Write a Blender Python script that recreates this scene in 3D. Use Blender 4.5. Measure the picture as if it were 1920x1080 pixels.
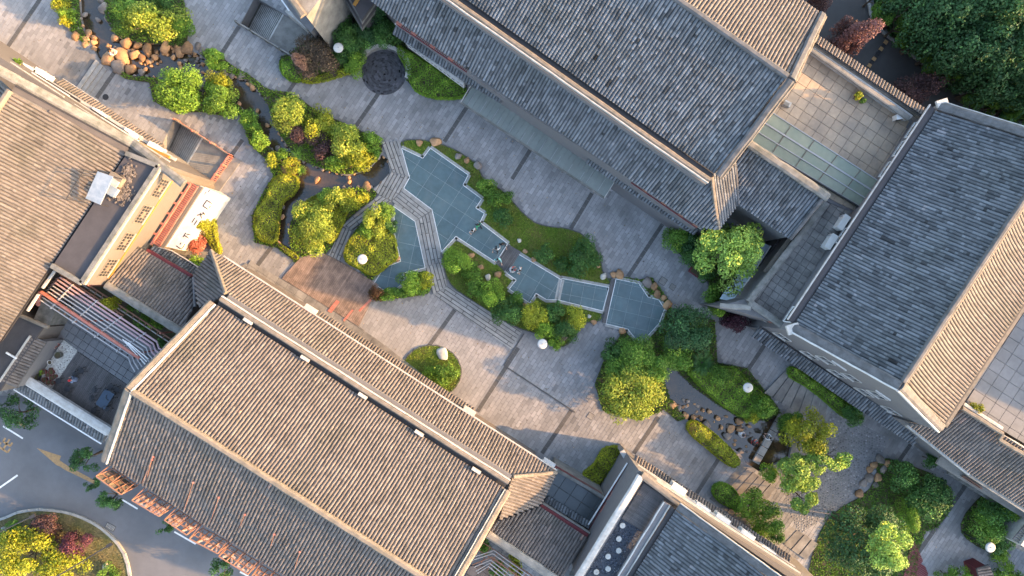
import bpy, math, random
import numpy as np
from mathutils import Vector, Matrix, geometry, noise

for o in list(bpy.data.objects): bpy.data.objects.remove(o)
SC = bpy.context.scene
COL = SC.collection
rnd = random.Random(7)
NR = np.random.RandomState(11)

# ------------------------------------------------------------------ camera, sky, sun
CAMZ, FPX = 58.2, 1280.0
cam = bpy.data.cameras.new('camera'); cam.lens = 24; cam.sensor_width = 36; cam.clip_end = 2000; cam.clip_start = 1
camo = bpy.data.objects.new('camera', cam); COL.objects.link(camo)
camo.location = (0, 0, CAMZ); camo.rotation_euler = (0, 0, 0); SC.camera = camo
SUN_EL, SUN_AZ = math.radians(17.0), math.radians(-9.0)      # azimuth measured from +X, anticlockwise
W = bpy.data.worlds.new('World'); SC.world = W; W.use_nodes = True
nt = W.node_tree; nt.nodes.clear()
sky = nt.nodes.new('ShaderNodeTexSky'); sky.sky_type = 'NISHITA'; sky.sun_disc = False
sky.sun_elevation = SUN_EL; sky.sun_rotation = math.pi / 2 - SUN_AZ
sky.air_density = 1.0; sky.dust_density = 2.5; sky.ozone_density = 0.5
bg = nt.nodes.new('ShaderNodeBackground'); bg.inputs[1].default_value = 0.15
wo = nt.nodes.new('ShaderNodeOutputWorld')
nt.links.new(sky.outputs[0], bg.inputs[0]); nt.links.new(bg.outputs[0], wo.inputs[0])
sl = bpy.data.lights.new('sun', 'SUN'); sl.energy = 2.9; sl.angle = math.radians(0.6); sl.color = (1.0, 0.55, 0.21)
so = bpy.data.objects.new('sun', sl); COL.objects.link(so); so.location = (60, -10, 40)
sdir = Vector((math.cos(SUN_EL) * math.cos(SUN_AZ), math.cos(SUN_EL) * math.sin(SUN_AZ), math.sin(SUN_EL)))
so.rotation_euler = sdir.to_track_quat('Z', 'Y').to_euler()
SC.view_settings.view_transform = 'Standard'; SC.view_settings.look = 'None'
SC.view_settings.exposure = 2.6; SC.view_settings.gamma = 1; SC.view_settings.use_curve_mapping = False
SC.render.engine = 'CYCLES'
SC.cycles.max_bounces = 6; SC.cycles.transparent_max_bounces = 8

# ------------------------------------------------------------------ helpers
def P(x, y, z=0.0):
    k = (CAMZ - z) / FPX
    return Vector(((x - 960) * k, (540 - y) * k, z))
def PP(pts, z=None):
    return [P(p[0], p[1], p[2] if z is None else z) for p in pts]
ORG = {}
def tag(o, label=None, cat=None, group=None, kind=None):
    if label: o['label'] = label
    if cat: o['category'] = cat
    if group: o['group'] = group
    if kind: o['kind'] = kind
    return o
def thing(name, loc, label, cat, group=None, rz=0.0):
    o = bpy.data.objects.new(name, None); COL.objects.link(o); o.empty_display_size = .3
    o.location = loc; o.rotation_euler = (0, 0, rz)
    ORG[o.name] = Vector(loc)
    return tag(o, label, cat, group)
def structure(name, loc=(0, 0, 0)):
    o = bpy.data.objects.new(name, None); COL.objects.link(o); o.location = loc
    ORG[o.name] = Vector(loc); return tag(o, kind='structure')
def link(name, me, parent=None, mats=None, local=False):
    """local=False: mesh is in world coordinates, moved to the root's origin"""
    o = bpy.data.objects.new(name, me); COL.objects.link(o)
    if parent is not None:
        o.parent = parent
        org = ORG[parent.name]; ORG[o.name] = org
        if not local: me.transform(Matrix.Translation(-org))
    if mats is not None:
        for m in (mats if isinstance(mats, (list, tuple)) else [mats]): me.materials.append(m)
    return o

def mesh_np(verts, quads, tint=None, smooth=False, name='m'):
    verts = np.asarray(verts, dtype=np.float32).reshape(-1, 3)
    quads = np.asarray(quads, dtype=np.int32)
    k = quads.shape[1]
    me = bpy.data.meshes.new(name)
    me.vertices.add(len(verts)); me.vertices.foreach_set('co', verts.ravel())
    me.loops.add(quads.size); me.loops.foreach_set('vertex_index', quads.ravel())
    me.polygons.add(len(quads))
    me.polygons.foreach_set('loop_start', np.arange(0, quads.size, k, dtype=np.int32))
    me.polygons.foreach_set('loop_total', np.full(len(quads), k, dtype=np.int32))
    me.polygons.foreach_set('use_smooth', np.full(len(quads), bool(smooth)))
    me.update(calc_edges=True)
    if tint is not None:
        a = me.attributes.new('tint', 'FLOAT', 'FACE'); a.data.foreach_set('value', np.asarray(tint, dtype=np.float32))
    return me

class MB:
    def __init__(s): s.v = []; s.f = []; s.t = []; s.m = []
    def add(s, vs, fs, t=0.0, m=0):
        n = len(s.v); s.v += [tuple(v) for v in vs]
        for f in fs: s.f.append([n + i for i in f]); s.t.append(t); s.m.append(m)
        return s
    def hexa(s, b, t, tint=0.0, m=0):
        """b, t: 4 bottom and 4 top points, anticlockwise from above"""
        return s.add(list(b) + list(t), [(3, 2, 1, 0), (4, 5, 6, 7), (0, 1, 5, 4), (1, 2, 6, 5), (2, 3, 7, 6), (3, 0, 4, 7)], tint, m)
    def box(s, c, sx, sy, sz, rz=0.0, tint=0.0, m=0, R=None):
        c = Vector(c); R = R or Matrix.Rotation(rz, 3, 'Z')
        q = [(-1, -1), (1, -1), (1, 1), (-1, 1)]
        b = [c + R @ Vector((i * sx / 2, j * sy / 2, -sz / 2)) for i, j in q]
        t = [c + R @ Vector((i * sx / 2, j * sy / 2, sz / 2)) for i, j in q]
        return s.hexa(b, t, tint, m)
    def bar(s, a, b, w, h, tint=0.0, m=0, up=Vector((0, 0, 1))):
        a, b = Vector(a), Vector(b); d = (b - a)
        if d.length < 1e-5: return s
        d.normalize()
        x = d.cross(up)
        if x.length < 1e-3: x = d.cross(Vector((0, 1, 0)))
        x.normalize(); y = x.cross(d).normalized()
        q = [(-1, -1), (1, -1), (1, 1), (-1, 1)]
        A = [a + x * (i * w / 2) + y * (j * h / 2) for i, j in q]
        B = [b + x * (i * w / 2) + y * (j * h / 2) for i, j in q]
        return s.hexa(A, B, tint, m)
    def tube(s, a, b, r0, r1=None, n=8, cap=True, tint=0.0, m=0):
        a, b = Vector(a), Vector(b); r1 = r0 if r1 is None else r1
        d = (b - a).normalized(); x = d.orthogonal().normalized(); y = d.cross(x)
        A = [a + (x * math.cos(2 * math.pi * i / n) + y * math.sin(2 * math.pi * i / n)) * r0 for i in range(n)]
        B = [b + (x * math.cos(2 * math.pi * i / n) + y * math.sin(2 * math.pi * i / n)) * r1 for i in range(n)]
        fs = [(i, (i + 1) % n, n + (i + 1) % n, n + i) for i in range(n)]
        if cap: fs += [tuple(range(n))[::-1], tuple(range(n, 2 * n))]
        return s.add(A + B, fs, tint, m)
    def path(s, pts, r, n=6, tint=0.0, m=0, closed=False):
        pts = [Vector(p) for p in pts]
        rs = r if isinstance(r, (list, tuple)) else [r] * len(pts)
        rings = []
        for i, p in enumerate(pts):
            a = pts[max(i - 1, 0)]; b = pts[min(i + 1, len(pts) - 1)]
            d = (b - a).normalized()
            x = d.cross(Vector((0, 0, 1)));
            if x.length < 0.05: x = d.cross(Vector((0, 1, 0)))
            x.normalize(); y = x.cross(d).normalized()
            rings.append([p + (x * math.cos(2 * math.pi * k / n) + y * math.sin(2 * math.pi * k / n)) * rs[i] for k in range(n)])
        vs = [v for g in rings for v in g]
        fs = [(i * n + k, i * n + (k + 1) % n, (i + 1) * n + (k + 1) % n, (i + 1) * n + k) for i in range(len(pts) - 1) for k in range(n)]
        fs += [tuple(range(n))[::-1], tuple((len(pts) - 1) * n + k for k in range(n))]
        return s.add(vs, fs, tint, m)
    def prism(s, poly, z0, z1, tint=0.0, m=0, bottom=False):
        """poly: world xy points"""
        poly = [Vector((p[0], p[1], 0)) for p in poly]
        if sum((poly[i].x * poly[(i + 1) % len(poly)].y - poly[(i + 1) % len(poly)].x * poly[i].y) for i in range(len(poly))) < 0: poly = poly[::-1]
        n = len(poly); V = [Vector((p.x, p.y, z0)) for p in poly] + [Vector((p.x, p.y, z1)) for p in poly]
        fs = [(i, (i + 1) % n, n + (i + 1) % n, n + i) for i in range(n)] + [tuple(range(n, 2 * n))]
        if bottom: fs.append(tuple(range(n))[::-1])
        return s.add(V, fs, tint, m)
    def lathe(s, c, prof, n=16, tint=0.0, m=0):
        c = Vector(c); vs = []; fs = []
        for r, z in prof:
            for k in range(n): vs.append(c + Vector((r * math.cos(2 * math.pi * k / n), r * math.sin(2 * math.pi * k / n), z)))
        for i in range(len(prof) - 1):
            for k in range(n): fs.append((i * n + k, i * n + (k + 1) % n, (i + 1) * n + (k + 1) % n, (i + 1) * n + k))
        fs.append(tuple((len(prof) - 1) * n + k for k in range(n)))
        return s.add(vs, fs, tint, m)
    def mesh(s, name='m', smooth=False):
        me = bpy.data.meshes.new(name); me.from_pydata(s.v, [], s.f)
        a = me.attributes.new('tint', 'FLOAT', 'FACE'); a.data.foreach_set('value', s.t)
        if any(s.m): me.polygons.foreach_set('material_index', s.m)
        if smooth: me.polygons.foreach_set('use_smooth', [True] * len(s.f))
        me.update(); return me
    def build(s, name, mats, parent=None, smooth=False, **kw):
        o = link(name, s.mesh(name, smooth), parent, mats)
        for k, v in kw.items(): o[k] = v
        return o

def in_poly(px, py, poly):
    """numpy even-odd test; poly list of (x,y)"""
    px = np.asarray(px); py = np.asarray(py); c = np.zeros(px.shape, bool)
    n = len(poly); j = n - 1
    for i in range(n):
        xi, yi = poly[i][0], poly[i][1]; xj, yj = poly[j][0], poly[j][1]
        if yi != yj:
            t = ((yi > py) != (yj > py)) & (px < (xj - xi) * (py - yi) / (yj - yi) + xi)
            c ^= t
        j = i
    return c
def clip(poly, a, b):
    """keep the part of poly (2d) left of the line a->b"""
    out = []; n = len(poly)
    def sd(p): return (b[0] - a[0]) * (p[1] - a[1]) - (b[1] - a[1]) * (p[0] - a[0])
    for i in range(n):
        p, q = poly[i], poly[(i + 1) % n]; sp, sq = sd(p), sd(q)
        if sp >= 0: out.append(p)
        if (sp >= 0) != (sq >= 0):
            t = sp / (sp - sq); out.append((p[0] + (q[0] - p[0]) * t, p[1] + (q[1] - p[1]) * t))
    return out
def area(poly): return .5 * sum(poly[i][0] * poly[(i + 1) % len(poly)][1] - poly[(i + 1) % len(poly)][0] * poly[i][1] for i in range(len(poly)))
def clip_cell(subject, cell):
    if area(cell) < 0: cell = cell[::-1]
    p = list(subject)
    for i in range(len(cell)):
        p = clip(p, cell[i], cell[(i + 1) % len(cell)])
        if len(p) < 3: return []
    return p
def smooth_poly(pts, it=2):
    for _ in range(it):
        q = []
        for i in range(len(pts)):
            a, b = pts[i], pts[(i + 1) % len(pts)]
            q += [tuple(a[k] * .75 + b[k] * .25 for k in range(2)), tuple(a[k] * .25 + b[k] * .75 for k in range(2))]
        pts = q
    return pts
def w2(pts, z=0.0): return [(P(x, y, z).x, P(x, y, z).y) for x, y in pts]

# ------------------------------------------------------------------ materials
MAT = {}
def mat(name, col, rough=.85, var=.25, scale=3.0, col2=None, mix=.5, tint=.0, bump=.0, bscale=30.0, spec=.3, metal=0.0,
        alpha=1.0, trans=0.0, sub=0.0, objrand=0.0, patch=None, stretch=None, fine=0.0, tcol=None, brick=None):
    if name in MAT: return MAT[name]
    m = bpy.data.materials.new(name); m.use_nodes = True; MAT[name] = m
    t = m.node_tree; N = t.nodes; L = t.links; N.clear()
    out = N.new('ShaderNodeOutputMaterial'); b = N.new('ShaderNodeBsdfPrincipled'); L.new(b.outputs[0], out.inputs[0])
    geo = N.new('ShaderNodeNewGeometry')
    vec = geo.outputs['Position']
    if stretch:
        mp = N.new('ShaderNodeMapping'); mp.inputs['Rotation'].default_value = (0, 0, stretch[0]); mp.inputs['Scale'].default_value = stretch[1]
        L.new(vec, mp.inputs[0]); vec = mp.outputs[0]
    def noise_n(s, d=4, v=vec):
        n = N.new('ShaderNodeTexNoise'); n.inputs['Scale'].default_value = s; n.inputs['Detail'].default_value = d; L.new(v, n.inputs['Vector']); return n.outputs['Fac']
    def math_n(op, a, bb):
        n = N.new('ShaderNodeMath'); n.operation = op
        for i, q in enumerate((a, bb)):
            if hasattr(q, 'links'): L.new(q, n.inputs[i])
            else: n.inputs[i].default_value = q
        return n.outputs[0]
    n1 = noise_n(scale)
    mx = N.new('ShaderNodeMix'); mx.data_type = 'RGBA'
    c2 = col2 or tuple(c * .6 for c in col)
    mx.inputs['A'].default_value = (*col, 1); mx.inputs['B'].default_value = (*c2, 1)
    ramp = N.new('ShaderNodeMapRange'); ramp.inputs[1].default_value = .35; ramp.inputs[2].default_value = .68
    ramp.inputs[3].default_value = 0; ramp.inputs[4].default_value = mix; L.new(n1, ramp.inputs[0]); L.new(ramp.outputs[0], mx.inputs['Factor'])
    colr = mx.outputs['Result']
    if patch:
        pc, ps, pa = patch; mp2 = N.new('ShaderNodeMix'); mp2.data_type = 'RGBA'; mp2.inputs['B'].default_value = (*pc, 1)
        r3 = N.new('ShaderNodeMapRange'); r3.inputs[1].default_value = .52; r3.inputs[2].default_value = .72; r3.inputs[4].default_value = pa
        L.new(noise_n(ps, 6, geo.outputs['Position']), r3.inputs[0]); L.new(r3.outputs[0], mp2.inputs['Factor']); L.new(colr, mp2.inputs['A']); colr = mp2.outputs['Result']
    # brightness factor
    fac = math_n('ADD', 1 - var / 2, math_n('MULTIPLY', noise_n(scale * 5.3, 3), var))
    if fine: fac = math_n('MULTIPLY', fac, math_n('ADD', 1 - fine / 2, math_n('MULTIPLY', noise_n(25, 2), fine)))
    if tint:
        at = N.new('ShaderNodeAttribute'); at.attribute_name = 'tint'
        fac = math_n('MULTIPLY', fac, math_n('ADD', 1.0, math_n('MULTIPLY', at.outputs['Fac'], tint)))
        if tcol:
            mt = N.new('ShaderNodeMix'); mt.data_type = 'RGBA'; mt.inputs['B'].default_value = (*tcol, 1)
            r2 = N.new('ShaderNodeMapRange'); r2.inputs[1].default_value = .6; r2.inputs[2].default_value = 1.0; L.new(at.outputs['Fac'], r2.inputs[0])
            L.new(r2.outputs[0], mt.inputs['Factor']); L.new(colr, mt.inputs['A']); colr = mt.outputs['Result']
    if objrand:
        oi = N.new('ShaderNodeObjectInfo')
        fac = math_n('MULTIPLY', fac, math_n('ADD', 1 - objrand / 2, math_n('MULTIPLY', oi.outputs['Random'], objrand)))
    vm = N.new('ShaderNodeVectorMath'); vm.operation = 'SCALE'; L.new(colr, vm.inputs[0]); L.new(fac, vm.inputs['Scale'])
    L.new(vm.outputs[0], b.inputs['Base Color'])
    b.inputs['Roughness'].default_value = rough; b.inputs['Specular IOR Level'].default_value = spec; b.inputs['Metallic'].default_value = metal
    if bump:
        bn = N.new('ShaderNodeBump'); bn.inputs['Strength'].default_value = bump; bn.inputs['Distance'].default_value = .03
        L.new(noise_n(bscale, 4), bn.inputs['Height']); L.new(bn.outputs[0], b.inputs['Normal'])
    sh = b.outputs[0]
    if sub:
        tr = N.new('ShaderNodeBsdfTranslucent'); L.new(vm.outputs[0], tr.inputs[0]); ms = N.new('ShaderNodeMixShader'); ms.inputs[0].default_value = sub
        L.new(sh, ms.inputs[1]); L.new(tr.outputs[0], ms.inputs[2]); sh = ms.outputs[0]; L.new(sh, out.inputs[0])
    if alpha < 1:
        tp = N.new('ShaderNodeBsdfTransparent'); tp.inputs[0].default_value = (.75, .9, .9, 1); ms = N.new('ShaderNodeMixShader'); ms.inputs[0].default_value = alpha
        L.new(tp.outputs[0], ms.inputs[1]); L.new(sh, ms.inputs[2]); L.new(ms.outputs[0], out.inputs[0])
    if trans: b.inputs['Transmission Weight'].default_value = trans
    return m
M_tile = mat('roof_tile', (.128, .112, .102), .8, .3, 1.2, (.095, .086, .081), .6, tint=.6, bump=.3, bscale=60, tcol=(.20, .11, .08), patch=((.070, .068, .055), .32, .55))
M_tile_shade = mat('roof_tile_shaded', (.110, .119, .131), .75, .3, 1.2, (.078, .088, .098), .6, tint=1.15, bump=.3, bscale=60, tcol=(.13, .105, .10), patch=((.055, .062, .060), .28, .5))  # cooler, darker copy of the roof tile; the slopes' shade is in its colour
M_ridge = mat('ridge_mortar', (.190, .160, .130), .9, .5, 2.5, (.11, .10, .08), .8, bump=.5, bscale=25)
M_ridged = mat('ridge_slate', (.11, .11, .115), .85, .5, 2.5, (.06, .06, .06), .8, bump=.5, bscale=25)
M_cap = mat('white_capping', (.42, .41, .39), .8, .4, 3, (.25, .23, .2), .6, bump=.3)
M_white = mat('white_paint', (.54, .535, .52), .6, .25, 3, (.40, .385, .36), .7)
M_cream = mat('cream_brick', (.135, .122, .112), .9, .3, 2.5, (.105, .096, .088), .5, bump=.4, bscale=20, stretch=(0, (1, 1, 8)))
M_brick = mat('grey_brick', (.155, .153, .158), .9, .3, 2, (.11, .108, .112), .5, bump=.4, bscale=20, stretch=(0, (1, 1, 8)))
M_conc = mat('weathered_concrete', (.23, .22, .20), .92, .4, 1.5, (.13, .125, .115), .8, bump=.5, bscale=18, fine=.3)
M_concd = mat('mossy_concrete', (.17, .165, .155), .92, .5, 2.2, (.07, .075, .065), .8, bump=.6, bscale=14, fine=.5)
M_bit = mat('bitumen_roof', (.062, .058, .062), .85, .2, 1.2, (.045, .043, .046), .6, bump=.2, fine=.25)
M_pave = mat('paving_stone', (.245, .240, .240), .85, .2, .6, (.195, .192, .192), .8, tint=.22, fine=.25, bump=.1, patch=((.115, .112, .108), .23, .7))
M_pave1 = mat('paving_stone_single', (.245, .240, .240), .85, .2, .6, (.195, .192, .192), .8, objrand=.22, fine=.25, bump=.1, patch=((.115, .112, .108), .23, .7))
M_slab = mat('paving_bed', (.175, .175, .18), .9, .3, .8, (.135, .135, .135), .8, fine=.2)
M_band = mat('dark_paving', (.085, .083, .082), .85, .35, 1.5, (.06, .06, .058), .6, fine=.3)
M_plank = mat('granite_plank', (.27, .265, .255), .85, .3, 2.5, (.16, .16, .155), .6, objrand=.25, fine=.35)
M_wood = mat('weathered_deck_board', (.225, .165, .135), .8, .4, 2, (.10, .075, .06), .7, objrand=.4, fine=.3)
M_woodg = mat('grey_deck_board', (.105, .10, .10), .8, .4, 2, (.07, .068, .068), .7, objrand=.4, fine=.3)
M_asph = mat('asphalt', (.125, .13, .142), .88, .2, .35, (.095, .098, .105), .8, fine=.3, bump=.15, bscale=60, patch=((.075, .078, .086), .13, .7))
M_asphd = mat('old_asphalt', (.060, .060, .060), .88, .35, .35, (.043, .043, .043), .8, fine=.3, bump=.15, bscale=60)
M_ylw = mat('yellow_road_paint', (.36, .22, .10), .8, .5, 5, (.20, .14, .08), .7)
M_wht = mat('white_road_paint', (.70, .70, .68), .8, .3, 5, (.4, .4, .4), .5)
M_kerb = mat('kerb_stone', (.30, .30, .29), .85, .3, 3, (.2, .2, .19), .6, objrand=.15)
M_soil = mat('garden_soil', (.075, .058, .038), .95, .6, 1.3, (.05, .06, .02), .9, bump=.8, bscale=9)
M_earth = mat('earth', (.10, .085, .06), .95, .5, .2, (.06, .07, .03), .9)
M_lawn = mat('lawn_turf', (.080, .125, .014), .9, .6, .7, (.13, .11, .035), .9, bump=.6, bscale=20, fine=.5)
M_dry = mat('dry_turf', (.16, .13, .065), .95, .5, .8, (.08, .09, .03), .8, bump=.5, bscale=15, fine=.4)
M_water = mat('stream_water', (.055, .038, .020), .05, .5, .9, (.024, .022, .018), .9, spec=.9, bump=.2, bscale=6, patch=((.075, .05, .028), .5, .6))
M_bed = mat('stream_bed', (.16, .10, .055), .9, .6, 1.5, (.07, .05, .03), .9, bump=.5)
M_rock = mat('tan_boulder', (.40, .235, .12), .85, .6, 2.0, (.20, .12, .07), .8, bump=.8, bscale=7, objrand=.5)
M_rockg = mat('grey_boulder', (.22, .19, .165), .85, .5, 2.0, (.13, .11, .10), .8, bump=.8, bscale=7, objrand=.5)
M_rockw = mat('white_boulder', (.48, .46, .40), .85, .4, 2.0, (.3, .28, .24), .8, bump=.8, bscale=7, objrand=.2)
M_glass = mat('teal_glass_pane', (.095, .148, .160), .18, .5, .6, (.068, .108, .115), .8, spec=.6, alpha=.84, objrand=.22, fine=.12, patch=((.15, .175, .17), .9, .35))
M_glassg = mat('dusty_green_glass', (.185, .205, .19), .4, .35, .6, (.14, .16, .15), .7, spec=.5, alpha=.88, objrand=.12, fine=.15)
M_glassc = mat('clear_greenhouse_glass', (.36, .37, .28), .3, .4, .6, (.26, .31, .25), .8, spec=.4, alpha=.58)
M_glassd = mat('dark_glass_floor', (.045, .056, .062), .25, .4, .8, (.03, .04, .045), .6, spec=.6, objrand=.2)
M_glassb = mat('blue_window_glass', (.30, .38, .44), .2, .2, 1, spec=.6)
M_pane = mat('window_pane', (.03, .035, .04), .1, .2, 2, spec=.8)
M_fwhite = mat('white_metal_frame', (.72, .73, .73), .5, .08, 3, objrand=.0)
M_red = mat('red_painted_metal', (.33, .105, .08), .65, .5, 3, (.40, .20, .15), .7)
M_redd = mat('dark_red_timber', (.14, .030, .035), .6, .3, 4, (.09, .02, .025), .5)
M_orange = mat('rusty_orange_metal', (.27, .145, .095), .7, .6, 4, (.20, .10, .07), .8)
M_ochre = mat('ochre_trim', (.34, .17, .035), .6, .3, 4, (.32, .18, .05), .5)
M_pink = mat('faded_pink_pipe', (.34, .24, .26), .6, .3, 4, (.26, .2, .22), .5)
M_pipe = mat('pale_grey_pipe', (.33, .33, .34), .5, .3, 4, (.3, .3, .31), .5)
M_ac = mat('air_conditioner_casing', (.66, .655, .63), .55, .15, 3, (.5, .49, .46), .5)
M_dark = mat('dark_metal', (.03, .03, .033), .5, .3, 4)
M_tin = mat('pale_tin_sheet', (.20, .245, .29), .45, .2, 2.5, (.36, .39, .42), .6)
M_deb = mat('roof_rubble', (.17, .14, .115), .95, .7, 6, (.09, .075, .065), .9, tint=.4)
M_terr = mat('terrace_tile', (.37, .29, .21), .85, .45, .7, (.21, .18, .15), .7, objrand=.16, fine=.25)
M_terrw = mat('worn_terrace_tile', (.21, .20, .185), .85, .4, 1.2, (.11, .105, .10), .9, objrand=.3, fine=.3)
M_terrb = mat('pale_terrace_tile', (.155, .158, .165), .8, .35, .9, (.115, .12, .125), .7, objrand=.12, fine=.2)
M_bark = mat('tree_bark', (.10, .075, .055), .9, .5, 6, (.05, .04, .03), .8, bump=.6)
M_pebw = mat('white_gravel', (.50, .50, .47), .9, .5, 8, (.3, .3, .28), .8, tint=.4)
M_pebd = mat('dark_gravel', (.050, .060, .075), .8, .5, 8, (.03, .035, .05), .8, tint=.5)
M_disc = mat('stone_disc', (.42, .42, .40), .85, .4, 5, (.28, .28, .26), .7, objrand=.25)
M_dbr = mat('dark_cobble', (.065, .066, .075), .85, .4, 2, (.045, .046, .052), .7, tint=.5)
M_clay = mat('maroon_clay_pot', (.16, .05, .045), .7, .3, 5)
M_skin = mat('skin', (.45, .27, .19), .6, .1, 5)
def LM(name, col, col2=None, tcol=None, sub=.25, tint=.65):
    return mat(name, col, .6, .2, .8, col2 or tuple(c * .8 for c in col), .8, tint=tint, spec=.35, sub=sub, tcol=tcol)
L_olive = LM('olive_leaves', (0.238, 0.298, 0.035), (0.163, 0.238, 0.025), (0.516, 0.456, 0.075))
L_bright = LM('bright_green_leaves', (0.168, 0.294, 0.028), (0.118, 0.235, 0.023), (0.336, 0.403, 0.053))
L_yellow = LM('yellow_green_leaves', (0.271, 0.284, 0.016), (0.164, 0.215, 0.014), (0.505, 0.404, 0.023))
L_mid = LM('mid_green_leaves', (0.108, 0.218, 0.024), (0.075, 0.166, 0.020), (0.248, 0.331, 0.045))
L_deep = LM('deep_green_leaves', (0.060, 0.144, 0.030), (0.040, 0.110, 0.022), (0.120, 0.240, 0.043))
L_forest = LM('forest_leaves', (0.045, 0.115, 0.037), (0.030, 0.083, 0.024), (0.094, 0.188, 0.052))
L_gink = LM('ginkgo_leaves', (0.258, 0.386, 0.062), (0.168, 0.298, 0.062), (0.595, 0.535, 0.075))
L_purple = LM('plum_purple_leaves', (0.093, 0.048, 0.049), (0.063, 0.039, 0.038), (0.240, 0.105, 0.068))
L_brown = LM('brown_purple_leaves', (0.094, 0.065, 0.041), (0.060, 0.047, 0.033), (0.260, 0.169, 0.088))
L_pinkl = LM('pink_red_leaves', (0.476, 0.140, 0.094), (0.308, 0.098, 0.063), (0.630, 0.280, 0.168))
L_hedge = LM('hedge_leaves', (0.169, 0.298, 0.025), (0.119, 0.223, 0.022), (0.347, 0.422, 0.047))
L_hedgey = LM('golden_hedge_leaves', (0.303, 0.327, 0.021), (0.183, 0.240, 0.021), (0.542, 0.446, 0.035))
L_con = LM('conifer_needles', (0.049, 0.133, 0.037), (0.035, 0.098, 0.026), (0.098, 0.196, 0.052))
L_blade = LM('grass_blades', (0.145, 0.241, 0.022), (0.106, 0.184, 0.019), (0.309, 0.309, 0.052))

# ------------------------------------------------------------------ tiled roofs
def rowmesh(t0, t1, cpos, O, c, d, n, pitch, tl, sagf, rr, hsc=1.0, mess=0.0):
    k = max(1, int(round((t1 - t0) / tl)))
    e = np.linspace(t0, t1, k + 1)
    half = pitch / 2; r = pitch * .40
    prof = np.array([(-half, -.050), (-r, -.012), (-r * .72, r * .55), (0, r * .80), (r * .72, r * .55), (r, -.012), (half, -.050)])
    prof[:, 1] *= hsc
    m = len(prof)
    # ring pairs: start of each tile high, end of it low (overlap step)
    ts = np.empty(2 * k); ts[0::2] = e[:-1]; ts[1::2] = e[1:] 
    lift = np.empty(2 * k); lift[0::2] = -.012; lift[1::2] = .018
    ts[1::2] += .012
    jz = np.repeat(rr.normal(0, .004 + mess, k), 2); jc = np.repeat(rr.normal(0, .005 + mess * .8, k), 2)
    wid = np.repeat(1 + rr.normal(0, .03, k), 2)
    CC = cpos + prof[None, :, 0] * np.where(np.abs(prof[None, :, 0]) < half * .98, wid[:, None], 1) + jc[:, None] * (np.abs(prof[None, :, 0]) < half * .98)
    ZZ = prof[None, :, 1] + (lift + jz)[:, None] * np.where(prof[None, :, 1] > 0, 1.0, .4) + sagf(ts)[:, None]
    TT = np.repeat(ts[:, None], m, 1)
    CC = CC + .022 * np.sin(TT * .9 + cpos * .21); ZZ = ZZ + .028 * np.sin(cpos * .42 + 1.3) * np.sin(TT * .75 + cpos * .11)
    V = O[None, None, :] + CC[..., None] * c + TT[..., None] * d + ZZ[..., None] * n
    V = V.reshape(-1, 3)
    R = 2 * k
    i = np.arange(R - 1)[:, None]; j = np.arange(m - 1)[None, :]
    q = np.stack([i * m + j, (i + 1) * m + j, (i + 1) * m + j + 1, i * m + j + 1], -1).reshape(-1, 4)
    base = rr.normal(0, .22, k)
    for a in range(1, k):
        if rr.rand() < .45: base[a] = base[a - 1]
    red = rr.rand(k) < .0018; base[red] = .75
    tt = np.repeat(base, 2)[:R - 1]
    t2 = np.repeat(tt[:, None], m - 1, 1)
    t2[:, 0] = t2[:, 0] * .5 - .12; t2[:, -1] = t2[:, -1] * .5 - .12  # channel faces tinted darker: shade between the rows put into the tint
    # end cap of the lowest tile
    return V, q, t2.reshape(-1)
TILES = [0]
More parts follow.
